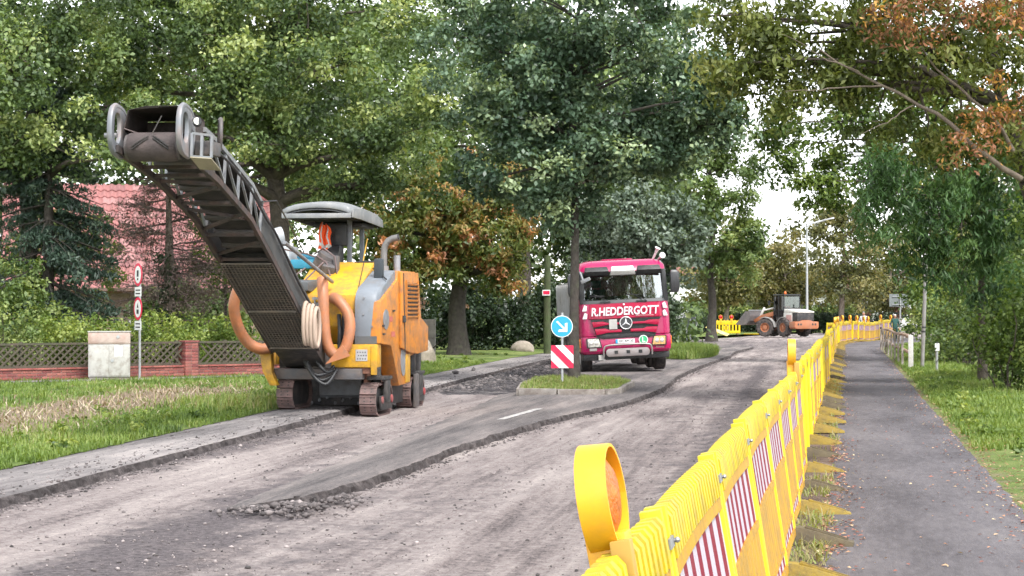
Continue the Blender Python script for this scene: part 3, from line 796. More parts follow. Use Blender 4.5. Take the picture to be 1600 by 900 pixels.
# ---- chestnut
tree('chestnut_tree', 'chestnut with browning leaves on the lawn behind the mill', (-1.95, 68, 0), 3.4, 0.40,
     [(-1.0, -0.6, 4.7, 2.5, 2.0, 1.7), (1.0, -0.5, 4.4, 2.2, 2.0, 1.8), (0.2, 0, 6.2, 2.6, 2.0, 1.3), (-1.6, -0.8, 3.0, 0.9, 0.9, 0.6, 1.2), (1.7, -0.8, 2.9, 0.8, 0.8, 0.7, 1.2), (-0.3, -1.3, 3.6, 1.0, 0.6, 0.8, 1.2)],
     250, 95, 0.52, 0.22, G_CHEST, (0.34, 0.24), bark=BARKD, limbs=18, twigs=40, gaps=0.30, seed=9, droop=0.6, aspect=0.2)
# ---- behind the truck
tree('silver_tree', 'silvery grey leaved tree behind the truck cab', (4.9, 66, 0), 2.2, 0.15,
     [(-0.6, 0, 4.6, 1.9, 1.6, 1.7), (0.9, 0, 4.2, 1.4, 1.4, 1.6), (-1.8, 0, 3.2, 1.0, 1.0, 1.1)], 130, 95, 0.5, 0.18, G_SILV, (0.45, 0.22), limbs=12, twigs=20, seed=41)
tree('lime_tree', 'green roadside tree right of the truck', (11.4, 106, 0), 3.6, 0.30,
     [(0.2, 0, 6.2, 3.0, 3, 2.6), (-1.6, 0, 9.0, 2.8, 2.5, 2.8), (1.5, 0, 4.6, 1.8, 2, 1.2), (-1.2, 0, 13.0, 3.2, 2.5, 3.6), (1.6, 0, 9.6, 1.4, 2, 2.2)], 300, 95, 0.75, 0.24, G_MID, (0.42, 0.22), bark=BARKD, limbs=14, twigs=30, gaps=0.3, seed=43)
for i, (b, e, m_, ti, lab, s) in enumerate([
        ((4.5, 92, 0), [(0, 0, 8, 4.0, 3, 4.6), (2, 0, 5.5, 2.5, 2, 2.4)], G_DARK, (0.5, 0.2), 'dark broadleaf tree behind the silvery tree', 51),
        ((10.5, 128, 0), [(0, 0, 10, 4.2, 3, 5.5), (-3, 0, 12, 4.0, 3, 5.0)], G_MID, (0.32, 0.18), 'tall green tree behind the roadside tree', 52),
        ((16.2, 140, 0), [(0, 0, 4.4, 2.2, 2, 2.6), (0.8, 0, 6.6, 1.3, 1.5, 1.5)], G_BROWN, (0.5, 0.22), 'small browning tree behind the wheel loader bucket', 53),
        ((21.5, 146, 0), [(0, 0, 5.0, 2.5, 2, 3.2), (-1.0, 0, 3.6, 2.2, 2, 2.0)], G_BROWN, (0.62, 0.2), 'yellow brown tree left of the street lamp', 54),
        ((25.2, 142, 0), [(0, 0, 6.6, 2.8, 2, 3.4), (0.5, 0, 9.2, 1.8, 1.6, 2.2), (1.2, 0, 3.8, 2.6, 2, 1.8)], G_BROWN, (0.42, 0.2), 'tall thin autumn tree behind the street lamp', 55),
        ((30.5, 150, 0), [(0, 0, 5.5, 3.2, 2, 3.6), (1, 0, 3.4, 3.2, 2, 2.2)], G_BROWN, (0.30, 0.2), 'dim brown tree behind the far barriers', 56),
        ((8.0, 150, 0), [(0, 0, 5, 5, 3, 4.5)], G_DARK, (0.4, 0.2), 'dark tree mass far behind the truck', 57)]):
    tree('background_tree', lab, b, max(1.8, e[0][2]-e[0][5]*0.8), 0.26, e, 120, 70, 0.85, 0.27, m_, ti, limbs=12, twigs=24, seed=s, gaps=0.28 if m_ is G_BROWN else 0.0, group='trees beyond the road bend', bark=BARKD if m_ is G_DARK else BARKG)
# ---- right side: overhanging crown, sumac, shrubs
tree('overhanging_tree', 'olive green tree leaning over the footpath from the right', (11.6, 38, 0), 4.2, 0.28,
     [(-5.6, -3, 7.6, 2.0, 2.2, 1.5), (-3.4, -3, 7.2, 2.2, 2.2, 1.7), (-7.0, -3, 7.5, 1.2, 1.8, 1.3), (-4.3, -3, 5.6, 1.4, 1.5, 0.9), (-1.2, -3, 6.6, 2.4, 2.0, 2.4), (-3.0, -3, 9.2, 3.5, 2.5, 1.4), (-2.8, -2.5, 5.0, 1.2, 1.2, 0.8, 3), (-6.2, -3, 6.1, 1.3, 1.3, 0.7, 4), (-7.2, -3, 6.5, 1.0, 1.2, 0.8, 4)],
     420, 85, 0.50, 0.15, G_OLIVE, (0.42, 0.24), limbs=34, twigs=90, gaps=0.30, seed=61, aspect=0.2, droop=0.6, hang=0.4, lean=(-1.6, -2.0), gs=0.9,
     extra=[([(-4.3, -5.0, 7.0, 1.2, 0.9, 0.6), (-2.8, -5.0, 7.2, 1.1, 0.9, 0.6), (-2.5, -4.6, 5.5, 0.9, 0.8, 0.55), (-3.4, -4.4, 4.8, 0.6, 0.6, 0.5)], 90, 34, 0.36, 0.11, G_RED, 'red_foliage')])
tree('distant_maple_tree', 'fresh green tree hanging into the sky gap above the lamp', (15.0, 62, 0), 5, 0.24,
     [(-5.3, 0, 6.9, 1.5, 1.3, 1.1), (-6.0, 0, 7.9, 1.0, 1.0, 0.9, 3), (-4.9, 0, 5.6, 0.9, 0.9, 0.6, 2), (-3.6, 0, 7.6, 2.0, 1.6, 1.6), (-3.4, 0, 5.8, 1.6, 1.4, 1.0), (-1.4, 0, 7.4, 2.2, 1.8, 2.6), (-2.4, 0, 9.6, 3.0, 2.0, 1.6)], 210, 80, 0.55, 0.17, G_LIME, (0.22, 0.2), limbs=16, twigs=40, gaps=0.24, seed=67)
tree('sumac_tree', 'sumac with drooping feathery green leaves right of the path', (10.9, 43, -0.2), 2.8, 0.12,
     [(-1.6, -1, 5.1, 1.5, 1.2, 1.0), (-2.3, -1, 4.1, 1.0, 1.0, 0.8), (-0.8, -1, 4.0, 1.2, 1.0, 1.2), (-1.3, -1, 3.1, 0.9, 0.9, 0.55), (0.5, -1, 4.6, 1.4, 1.2, 1.4), (0.2, -1, 2.6, 1.0, 1.0, 0.7)],
     230, 85, 0.38, 0.19, G_SUMAC, (0.42, 0.22), limbs=18, twigs=40, gaps=0.22, seed=71, aspect=0.11, droop=1.1, hang=0.9, gs=0.9)
for i, (b, e, m_, ti, lab, s, lf) in enumerate([
        ((14.0, 58, -0.3), [(-0.2, 0, 1.5, 1.3, 1.2, 1.5), (1.4, 0.6, 2.6, 1.6, 1.4, 2.3)], G_MID, (0.52, 0.25), 'leafy shrub behind the leaning pole on the bank', 81, 0.13),
        ((16.4, 71, -0.3), [(0, 0, 1.9, 1.8, 1.5, 2.0), (1.6, 0.6, 3.0, 1.9, 1.5, 2.6)], G_LIME, (0.36, 0.24), 'yellow green shrub behind the wooden railing', 82, 0.15),
        ((19.4, 85, -0.3), [(0, 0, 1.8, 1.3, 1.5, 1.9), (1.8, 0.6, 3.2, 2.1, 1.5, 3.0)], G_MID, (0.6, 0.22), 'bright shrub where the railing ends', 83, 0.17),
        ((11.7, 45.5, -0.3), [(0, 0, 1.4, 1.0, 1.1, 1.3), (1.2, 0.6, 2.4, 1.2, 1.1, 1.8)], G_MID, (0.42, 0.22), 'green thicket at the right edge behind the marker post', 84, 0.12),
        ((10.6, 39, -0.3), [(0, 0, 1.2, 1.0, 1.0, 1.1), (1.0, 0, 2.6, 1.2, 1.1, 2.0)], G_LIME, (0.24, 0.2), 'dense shrub at the far right edge of the bank', 85, 0.11),
        ((25.0, 106, -0.3), [(0.4, 0, 2.6, 2.0, 1.6, 2.7), (1.8, 0, 5.2, 3.2, 2, 4.6)], G_DARK, (0.62, 0.24), 'dark green thicket behind the traffic sign back', 86, 0.2)]):
    shrub('bank_shrub', lab, b, e, 120, 80, 0.36+0.003*b[1], lf, m_, ti, 'shrubs on the bank right of the footpath', seed=s, gaps=0.25)
shrub('red_shrub', 'reddish climbing shrub on the right bank beside the pole', (13.3, 50, -0.2), [(0, 0, 1.1, 0.55, 0.7, 0.9), (0.8, 0, 1.6, 0.5, 0.6, 1.1)], 45, 60, 0.22, 0.09, G_RED, (0.3, 0.2), seed=88)
tree('yellow_green_tree', 'yellow green small tree above the right bank', (14.2, 60, -0.2), 2.2, 0.09,
     [(0, 0, 4.9, 1.9, 1.6, 1.3), (-0.9, 0, 3.6, 1.2, 1.2, 0.8), (1.9, 0, 6.2, 2.0, 1.7, 1.9)], 110, 80, 0.45, 0.17, G_OLIVE, (0.5, 0.22), limbs=14, twigs=24, gaps=0.25, seed=89)
# ---- left garden: hedge shrubs, spruce, bushes at the edge
wa = Vector((-14.5, 40.0, 0)); wb = Vector((-5.2, 47.5, 0)); wd = (wb-wa).normalized(); wn = Vector((-wd.y, wd.x, 0))
for i, (s_, off, hh, wdt, m_, ti, lab) in enumerate([
        (1.5, 1.2, 1.9, 1.3, G_MID, (0.4, 0.2), 'green garden bush at the left edge behind the cabinet'),
        (3.9, 1.3, 1.6, 1.3, G_MID, (0.62, 0.2), 'green garden bush behind the grey cabinet'),
        (6.0, 1.2, 1.35, 1.25, G_LIME, (0.62, 0.22), 'lime green garden hedge bush behind the signpost'),
        (8.2, 1.3, 1.35, 1.35, G_LIME, (0.62, 0.2), 'lime green garden hedge bush right of the brick pillar'),
        (10.2, 1.4, 1.3, 1.3, G_LIME, (0.45, 0.2), 'lime green garden hedge bush behind the orange hose')]):
    c = wa + wd*s_ + wn*off
    shrub('hedge_bush', lab, (c.x, c.y, 0), [(0, 0, hh*0.72, wdt, 0.8, hh*0.42), (0.2, 0, hh*0.35, wdt*0.85, 0.7, hh*0.3)], 95, 80, 0.30, 0.085, m_, ti, 'bushes behind the lattice fence', seed=90+i, gaps=0.2)
tree('leafy_bush', 'large leafy bush at the left edge beside the spruce', (-13.0, 46.5, 0), 1.0, 0.08,
     [(0, 0, 2.2, 1.5, 1.2, 1.1), (0.6, 0, 1.4, 1.5, 1.2, 0.8), (-1.2, 0, 2.9, 1.0, 1.1, 1.2)], 120, 75, 0.36, 0.13, G_MID, (0.45, 0.22), limbs=10, twigs=20, seed=97, cat='bush', aspect=0.24)
# spruce
def spruce(base, h, rmax, label, seed):
    random.seed(seed)
    t = thing('spruce_tree', label, 'tree', base)
    mb = MB(); mb.tube([(0, 0, -0.05), (0, 0, h*0.5), (0, 0, h)], [0.2, 0.13, 0.02], 8)
    C = []
    z = 1.2
    while z < h-0.2:
        rr = rmax*(1-(z/h))**0.7*random.uniform(0.75, 1.15)
        for k in range(9):
            a = random.uniform(0, 6.28)
            tipd = Vector((math.cos(a)*rr, math.sin(a)*rr, -0.30*rr))
            p0 = Vector((0, 0, z))
            mb.tube([p0, p0+tipd*0.5+Vector((0, 0, 0.05)), p0+tipd], [0.03, 0.02, 0.006], 4)
            for q in np.linspace(0.25, 1, 6):
                C.append(p0+tipd*float(q)+Vector((0, 0, -0.10)))
        z += 0.42
    mb.build('trunk', BARKD, t, smooth=60)
    C = np.array([c[:] for c in C])
    q, f, tt = leaf_cards(C, 0.24*RNG.uniform(0.7, 1.3, len(C)), 36, 0.17, 0.12, np.clip(RNG.normal(0.45, 0.2, len(C)), 0, 1), 0.55, 0.3, 0.8, 0.8)
    link('crown', np_mesh('crown', q, f, G_SPRUCE, tt), t)
spruce((-12.5, 50.0, 0), 8.5, 2.5, 'dark spruce at the left edge of the picture', 3)
# bare twiggy tree before the roof, with an ivy covered stem
def bare_tree(base, h, label, seed):
    random.seed(seed)
    t = thing('bare_tree', label, 'tree', base)
    mb = MB(); mb.tube([(0, 0, -0.05), (0.05, 0, h*0.5), (0, 0, h)], [0.17, 0.13, 0.03], 8)
    tw = MB()
    def grow(p, d, L, r, lv):
        q = p + d*L
        m = p.lerp(q, 0.5)+Vector((random.uniform(-1, 1), random.uniform(-1, 1), random.uniform(-1, 0.5)))*L*0.07
        tw.tube([p, m, q], [r, r*0.75, r*0.5], 4 if lv < 2 else 3, caps=False)
        if lv < 4:
            for k in range(5 if lv < 3 else 4):
                s = p.lerp(q, random.uniform(0.25, 1.0))
                dd = (d + Vector((random.uniform(-1, 1), random.uniform(-1, 1), random.uniform(-0.9, 0.6)))*0.85).normalized()
                grow(s, dd, L*random.uniform(0.4, 0.62), r*0.5, lv+1)
    z = 1.1
    while z < h:
        for k in range(3):
            a = random.uniform(0, 6.28)
            grow(Vector((0, 0, z)), Vector((math.cos(a), math.sin(a), random.uniform(-0.25, 0.25))).normalized(), (1.75*(1-0.45*z/h))*random.uniform(0.7, 1.1), 0.03, 1)
        z += 0.34
    mb.build('trunk', BARKG, t, smooth=60); tw.build('twigs', M('twig_bark', (0.13, 0.095, 0.085), 0.95, var=0.3), t)
    C = np.array([[random.uniform(-1, 1)*0.2, random.uniform(-1, 1)*0.2-0.1, random.uniform(0.1, 3.2)] for _ in range(60)])
    q, f, tt = leaf_cards(C, np.full(len(C), 0.2), 45, 0.085, 0.4, np.clip(RNG.normal(0.4, 0.2, len(C)), 0, 1), 1.0, 0.3, 0.5)
    link('ivy', np_mesh('ivy', q, f, G_DARK, tt), t)
    C = ell_points([(0, 0, 3.4, 1.9, 1.2, 1.9), (-1.0, 0, 4.2, 1.2, 0.9, 1.3), (0.8, 0, 2.2, 1.2, 0.9, 0.9)], 210, 0.1, 0.25, 5)
    q, f, tt = leaf_cards(C, np.full(len(C), 0.32), 42, 0.075, 0.22, np.clip(RNG.normal(0.5, 0.25, len(C)), 0, 1), 0.8, 0.3, 0.7, 0.3)
    link('withered_foliage', np_mesh('withered_foliage', q, f, leaf_mat('withered_leaves', [(0.0, (0.07, 0.05, 0.045)), (0.5, (0.16, 0.115, 0.105)), (1.0, (0.32, 0.25, 0.22))], 0.2), tt), t)
bare_tree((-9.75, 52.5, 0), 6.2, 'bare twiggy tree with ivy stem in front of the red roof', 15)
# dark thicket at the back of the lawn and the hedge behind the road bend
for i, (x, y, rx, ry, hh, m_, ti, lab) in enumerate([
        (-6.0, 74, 2.6, 1.4, 3.0, G_DARK, (0.30, 0.2), 'dark thicket behind the mill exhaust'), (-1.5, 77, 2.6, 1.4, 2.8, G_DARK, (0.18, 0.15), 'dark thicket behind the chestnut trunk'),
        (2.2, 80, 2.4, 1.4, 2.9, G_DARK, (0.30, 0.2), 'dark thicket behind the green pole'), (-10.5, 60, 2.2, 1.4, 2.6, G_MID, (0.35, 0.2), 'dark garden thicket below the house roof'),
        (5.6, 84, 2.4, 1.4, 2.8, G_DARK, (0.4, 0.2), 'dark thicket hidden behind the truck'), (8.6, 122, 2.2, 1.5, 2.3, G_LIME, (0.30, 0.2), 'yellow green bush behind the info board'),
        (12.0, 134, 3.0, 1.5, 2.2, G_DARK, (0.5, 0.2), 'dark bush behind the short yellow barrier')]):
    shrub('thicket', lab, (x, y, -0.05), [(0, 0, hh*0.5, rx, ry, hh*0.55)], 110, 75, 0.5, 0.17, m_, ti, 'thickets at the back of the lawn', seed=120+i)
shrub('pink_shrub', 'pinkish flowering shrub behind the milling machine', (-4.2, 71, 0), [(0, 0, 2.1, 0.9, 0.7, 1.0), (2.2, 0, 1.8, 0.35, 0.5, 0.6)], 40, 45, 0.25, 0.13, G_PINK, (0.5, 0.3), seed=131)
shrub('pink_shrub', 'pinkish red shrub beside the parked white van', (31.0, 150, 0), [(0, 0, 1.3, 0.6, 0.6, 1.2), (-2.0, 0, 0.9, 1.3, 0.6, 0.9)], 40, 50, 0.3, 0.14, G_PINK, (0.25, 0.25), seed=132)
HEDGE = G_DARK
for i, (xa, ya, xb, yb, hh, lab) in enumerate([(14.6, 141, 21.0, 145, 1.75, 'long dark clipped hedge behind the wheel loader bucket'), (22.5, 145, 30.0, 146, 1.8, 'dark clipped hedge right of the wheel loader')]):
    t = thing('clipped_hedge', lab, 'hedge', (xa, ya, -0.1), group='clipped hedges beyond the road')
    n = 150
    s_ = RNG.random(n); C = np.stack([(xb-xa)*s_, (yb-ya)*s_+RNG.uniform(-0.4, 0.4, n), RNG.uniform(0.2, hh-0.25, n)], -1)
    q, f, tt = leaf_cards(C, np.full(n, 0.42), 70, 0.15, 0.35, np.clip(RNG.normal(0.2, 0.15, n), 0, 1), 0.9)
    link('foliage', np_mesh('foliage', q, f, HEDGE, tt), t)
    for k in range(9):
        m = MB(); wood(m, ((xb-xa)*k/8, (yb-ya)*k/8, 0), ((xb-xa)*k/8+0.1, (yb-ya)*k/8, hh*0.8), 0.04, 0.01, 4, 0.2, 5)
        m.build('stem', BARKD, t)

# far wood and the wood behind the gardens: read as one mass
def far_wood(name, label, clumps, leaf, cr, per, mat, ti):
    C = np.array(clumps)
    q, f, tt = leaf_cards(C, cr*RNG.uniform(0.7, 1.3, len(C)), per, leaf, 0.35, np.clip(RNG.normal(*ti, len(C)), 0, 1))
    tag(link(name, np_mesh(name, q, f, mat, tt)), label, 'wood', kind='stuff')
n = 620
X = RNG.uniform(-60, 110, n); Yv = 185 + RNG.uniform(-7, 7, n)
px = 800 + X/Yv*2900
hm = np.interp(px, [0, 900, 1080, 1150, 1185, 1215, 1260, 1330, 1600], [20, 20, 14, 11, 9.0, 9.5, 12, 14, 18])
far_wood('far_wood', 'distant wood closing the view beyond the road', np.stack([X, Yv, RNG.random(n)**0.8*hm], -1), 0.55, 2.1, 70, G_BROWN, (0.32, 0.2))
n = 900
X = RNG.uniform(-34, 9, n); Yv = 93 + RNG.uniform(-3, 3, n)
far_wood('garden_wood', 'dense wood behind the gardens and the lawn', np.stack([X, Yv, RNG.random(n)**1.05*17], -1), 0.34, 1.4, 75, G_OAK, (0.34, 0.22))

n = 260
px = RNG.uniform(1070, 1340, n); Yv = 158 + RNG.uniform(-4, 4, n); X = (px-800)/2900*Yv
far_wood('bush_row', 'mixed bushes closing the view behind the wheel loader', np.stack([X, Yv, RNG.random(n)**1.1*5.2], -1), 0.30, 0.95, 70, G_BROWN, (0.45, 0.25))
n = 120
px = RNG.uniform(1080, 1330, n); Yv = 154 + RNG.uniform(-2, 2, n); X = (px-800)/2900*Yv
far_wood('low_bush_row', 'low green bushes behind the hedge', np.stack([X, Yv, RNG.random(n)*2.2], -1), 0.26, 0.7, 70, G_MID, (0.5, 0.25))

tree('garden_tree', 'light green young tree between the bare tree and the conveyor', (-8.6, 55.5, 0), 1.6, 0.07,
     [(0, 0, 3.4, 1.1, 0.9, 1.3), (0.8, 0, 2.6, 0.9, 0.8, 0.9)], 70, 70, 0.35, 0.12, G_LIME, (0.4, 0.25), limbs=12, twigs=24, gaps=0.3, seed=141)
tree('garden_tree', 'leafy green young tree in front of the left roof end', (-13.6, 56, 0), 2.0, 0.10,
     [(0, 0, 4.2, 1.4, 1.1, 1.6), (1.0, 0, 3.0, 1.0, 0.9, 1.0), (-1.2, 0, 3.2, 1.2, 1.0, 1.2)], 90, 75, 0.42, 0.14, G_MID, (0.5, 0.25), limbs=14, twigs=24, gaps=0.28, seed=143)

# pale bare limbs of the overhanging tree, in front of its leaves
ot = [o for o in bpy.data.objects if o.name.startswith('overhanging_tree')][0]
random.seed(77)
for (a_, b_, r0) in (((9.4, 34.2, 4.1), (5.6, 33.6, 6.4), 0.06), ((9.2, 34.0, 4.6), (7.2, 33.5, 6.8), 0.04), ((6.7, 33.6, 5.75), (4.9, 33.2, 5.6), 0.018), ((6.3, 33.6, 6.0), (4.8, 33.0, 6.6), 0.015), ((7.3, 33.7, 5.4), (6.2, 33.0, 4.8), 0.015)):
    m = MB(); wood(m, Vector(a_)-ot.location, Vector(b_)-ot.location, r0, r0*0.25, 12, 0.2, 8)
    m.build('limb', M('pale_bark', (0.15, 0.12, 0.095), 0.95, var=0.25, vs=8, bump=0.6), ot, smooth=60)
# broad-leaved weeds in both verges
n = 170
Yw = geo(21, 70, 500)[RNG.integers(0, 500, n)]; sd = RNG.random(n) < 0.5
Xw = np.where(sd, Rx(Yw)+0.3+np.abs(RNG.normal(0, 0.8, n)), Ex(Yw)-0.2-np.abs(RNG.normal(0, 1.6, n)))
Cw = np.stack([Xw, Yw, np.full(n, 0.09)], -1)
q, f, tt = leaf_cards(Cw, 0.13*RNG.uniform(0.6, 1.6, n), 34, 0.075, 0.3, np.clip(RNG.normal(0.5, 0.25, n), 0, 1), 0.5, 0.7)
tag(link('verge_weeds', np_mesh('verge_weeds', q, f, G_LIME, tt)), 'leafy weeds dotted through the grass verges', 'weeds', kind='stuff')
# ================================================================== street things
# ---- traffic island with kerb stones and grass
isl = [(0.15, 37.3), (0.9, 36.95), (1.85, 36.9), (2.12, 37.25), (2.66, 41.2), (2.45, 43.6), (1.7, 44.6), (1.0, 44.5), (0.55, 43.2), (0.25, 40.4)]
KERB = M('kerb_concrete', (0.30, 0.275, 0.25), 0.95, var=0.25, vs=5, bump=0.6, bs=30, dirt=(0.13, 0.10, 0.08), dscale=3, damt=0.48)
m = MB(); m.prism([(x*0.96+0.06, y) for x, y in isl], -0.10, 0.085, 'xy')
island = tag(m.build('traffic_island', SOIL), kind='structure')
for i in range(len(isl)):
    a = Vector((*isl[i], 0)); b = Vector((*isl[(i+1) % len(isl)], 0)); L = (b-a).length
    k = max(1, round(L/0.95)); d = (b-a)/k
    for j in range(k):
        p = a + d*j + d.normalized()*0.01; q = a + d*(j+1) - d.normalized()*0.01
        mb = MB(); mb.beam(p+Vector((0, 0, 0.0)), q+Vector((0, 0, random.uniform(-0.008, 0.008))), 0.13, 0.22)
        mb.build('kerb_stone', KERB, island, bevel=0.012)
def inside(x, y, poly):
    c = False; j = len(poly)-1
    for i in range(len(poly)):
        if (poly[i][1] > y) != (poly[j][1] > y) and x < (poly[j][0]-poly[i][0])*(y-poly[i][1])/(poly[j][1]-poly[i][1])+poly[i][0]: c = not c
        j = i
    return c
P = [(random.uniform(0.15, 2.8), random.uniform(36.9, 45)) for _ in range(12000)]
P = np.array([(x, y, 0.08) for x, y in P if inside(x, y, isl) and vnoise(np.array([x*3]), np.array([y*2]), 5)[0] > 0.25])
blades('island_grass', P, 0.03, 0.12, 0.007, GRASS_A, np.clip(RNG.normal(0.66, 0.2, len(P)), 0, 1), 0.9, 'short yellowing grass on the traffic island')
# overgrown second island right of the truck
n = 16000
a = RNG.uniform(0, 6.28, n); r = RNG.random(n)**0.5
X = 6.75 + 1.25*r*np.cos(a) + 0.10*(r*np.sin(a)*9); Y = 72 + 8.5*r*np.sin(a)
blades('overgrown_island_grass', np.stack([X, Y, 0*X+0.02], -1), 0.10, 0.42, 0.014, GRASS_A, np.clip(RNG.normal(0.5, 0.18, n), 0, 1), 0.9, 'tall bright grass on the overgrown island right of the truck')
n = 5000
X = RNG.normal(-3.9, 0.55, n); Y = RNG.normal(41.6, 0.9, n)
blades('roadside_tuft', np.stack([X, Y, 0*X+0.02], -1)[X < Lx(Y)-0.3], 0.1, 0.34, 0.012, GRASS_A, np.clip(RNG.normal(0.42, 0.15, n), 0, 1)[X < Lx(Y)-0.3], 0.9, 'thick green grass tuft right behind the milling machine')
n = 2600
X = RNG.normal(-4.75, 0.42, n); Y = RNG.normal(31.6, 0.7, n); k = X < Ex(Y)-0.1
blades('weed_clump', np.stack([X, Y, 0*X+0.02], -1)[k], 0.06, 0.28, 0.009, GRASS_A, np.clip(RNG.normal(0.7, 0.2, n), 0, 1)[k], 0.7, 'tall weeds beside the left track of the milling machine')

# ---- barrier panels
def film_mat(name, red, white, period):
    m, nt, out = new_mat(name); L = nt.links
    tc = N(nt, 'ShaderNodeTexCoord'); sx = N(nt, 'ShaderNodeSeparateXYZ'); L.new(tc.outputs['Object'], sx.inputs[0])
    a = N(nt, 'ShaderNodeMath', operation='DIVIDE'); a.inputs[1].default_value = period; L.new(sx.outputs[0], a.inputs[0])
    f = N(nt, 'ShaderNodeMath', operation='FRACT'); L.new(a.outputs[0], f.inputs[0])
    g = N(nt, 'ShaderNodeMath', operation='GREATER_THAN'); g.inputs[1].default_value = 0.52; L.new(f.outputs[0], g.inputs[0])
    c = mixc(nt, g.outputs[0], white, red)
    nz = tex(nt, 3.0, 6, 0.7, tc.outputs['Object']); r = ramp(nt, [(0.55, (0, 0, 0)), (0.85, (0.4, 0.4, 0.4))]); L.new(nz.outputs['Fac'], r.inputs[0])
    c = mixc(nt, r.outputs[0], c, (0.22, 0.17, 0.15))
    p = N(nt, 'ShaderNodeBsdfPrincipled', i_Roughness=0.6); p.inputs['Specular IOR Level'].default_value = 0.25; L.new(c, p.inputs['Base Color']); L.new(p.outputs[0], out.inputs['Surface'])
    return m
FILM = film_mat('striped_film', (0.20, 0.003, 0.022), (0.44, 0.40, 0.45), 0.27)
FOOTM = M('barrier_foot_rubber', (0.36, 0.25, 0.025), 0.8, var=0.25, vs=6, dirt=(0.09, 0.07, 0.045), dscale=6, damt=0.54, bump=0.3)
FOOTB = M('barrier_foot_dark', (0.13, 0.105, 0.06), 0.85, var=0.25, vs=6, dirt=(0.06, 0.05, 0.04), dscale=5, damt=0.5, bump=0.3)
PL = 2.0
def bow(x): return 0.014*math.sin(math.pi*x/PL)
def barrier_meshes():
    out = {}
    b = MB()
    # ribbed hood along the top: separate rounded fins on a core
    n = 21
    for i in range(n):
        x = 0.05 + (PL-0.1)*(i+0.5)/n; w = (PL-0.1)/n*0.60; y = bow(x)
        b.add([(x-w/2, y-0.038, 0.957), (x+w/2, y-0.038, 0.957), (x+w/2, y+0.038, 0.957), (x-w/2, y+0.038, 0.957),
               (x-w/2, y-0.038, 1.075), (x+w/2, y-0.038, 1.075), (x+w/2, y+0.038, 1.075), (x-w/2, y+0.038, 1.075),
               (x-w*0.36, y-0.022, 1.10), (x+w*0.36, y-0.022, 1.10), (x+w*0.36, y+0.022, 1.10), (x-w*0.36, y+0.022, 1.10)],
              [(0,1,5,4), (1,2,6,5), (2,3,7,6), (3,0,4,7), (4,5,9,8), (5,6,10,9), (6,7,11,10), (7,4,8,11), (8,9,10,11), (3,2,1,0)])
    seg = 12
    def rail(z0, z1, t):
        secs = []
        for i in range(seg+1):
            x = PL*i/seg; y = bow(x)
            secs.append([(x, y-t, z0), (x, y+t, z0), (x, y+t, z1), (x, y-t, z1)])
        b.loft(secs)
    rail(0.955, 1.05, 0.014)
    out['hood'] = b.mesh('ribbed_hood', YELLOW, smooth=35)
    b = MB(); seg = 12
    for (z0, z1, t) in ((0.905, 0.954, 0.030), (0.60, 0.635, 0.028), (0.195, 0.225, 0.026), (0.075, 0.125, 0.03)):
        secs = []
        for i in range(seg+1):
            x = 0.04 + (PL-0.08)*i/seg; y = bow(x)
            secs.append([(x, y-t, z0), (x, y+t, z0), (x, y+t, z1), (x, y-t, z1)])
        b.loft(secs)
    out['rails'] = b.mesh('rail', AMBERY)
    me = []
    k = 11
    for i in range(k):
        x = 0.06 + (PL-0.12)*(i+0.5)/k; w = (PL-0.12)/k*(0.93 if i % 2 else 0.90); y = bow(x)
        p = MB(); p.box(-w/2, w/2, -0.016, 0.016, 0.222, 0.602)
        me.append((x, y, w))
    p = MB()
    for x, y, w in me:
        p.add([(x-w/2, y-0.013, 0.222), (x-w*0.3, y-0.022, 0.222), (x+w*0.3, y-0.022, 0.222), (x+w/2, y-0.013, 0.222), (x+w/2, y+0.013, 0.222), (x-w/2, y+0.013, 0.222),
               (x-w/2, y-0.013, 0.602), (x-w*0.3, y-0.022, 0.602), (x+w*0.3, y-0.022, 0.602), (x+w/2, y-0.013, 0.602), (x+w/2, y+0.013, 0.602), (x-w/2, y+0.013, 0.602)],
              [(0,1,7,6), (1,2,8,7), (2,3,9,8), (3,4,10,9), (4,5,11,10), (5,0,6,11), (6,7,8,9,10,11), (5,4,3,2,1,0)])
    out['infill'] = p.mesh('infill_board', AMBERY, smooth=30)
    for nm, z0, z1 in (('film', 0.635, 0.905), ('lowfilm', 0.125, 0.195)):
        f = MB(); secs = []
        for i in range(seg+1):
            x = 0.045 + (PL-0.09)*i/seg; y = bow(x)
            secs.append([(x, y-0.017, z0), (x, y+0.017, z0), (x, y+0.017, z1), (x, y-0.017, z1)])
        f.loft(secs); out[nm] = f.mesh('reflective_film', FILM)
    p = MB(); p.prism([(-0.026, -0.03), (0.026, -0.03), (0.034, 0.0), (0.026, 0.03), (-0.026, 0.03), (-0.034, 0)], 0.03, 1.115, 'xy')
    out['post'] = p.mesh('end_post', M('barrier_post', (0.72, 0.56, 0.015), 0.45, var=0.06, dirt=(0.4, 0.3, 0.06), damt=0.38), smooth=30)
    f = MB()
    f.loft([[(-0.07, -0.42, 0.0), (0.07, -0.42, 0.0), (0.06, -0.42, 0.03), (-0.06, -0.42, 0.03)], [(-0.085, -0.16, 0), (0.085, -0.16, 0), (0.055, -0.16, 0.10), (-0.055, -0.16, 0.10)],
            [(-0.09, -0.05, 0), (0.09, -0.05, 0), (0.055, -0.05, 0.125), (-0.055, -0.05, 0.125)], [(-0.09, 0.05, 0), (0.09, 0.05, 0), (0.055, 0.05, 0.125), (-0.055, 0.05, 0.125)],
            [(-0.085, 0.16, 0), (0.085, 0.16, 0), (0.055, 0.16, 0.10), (-0.055, 0.16, 0.10)], [(-0.07, 0.42, 0), (0.07, 0.42, 0), (0.06, 0.42, 0.03), (-0.06, 0.42, 0.03)]])
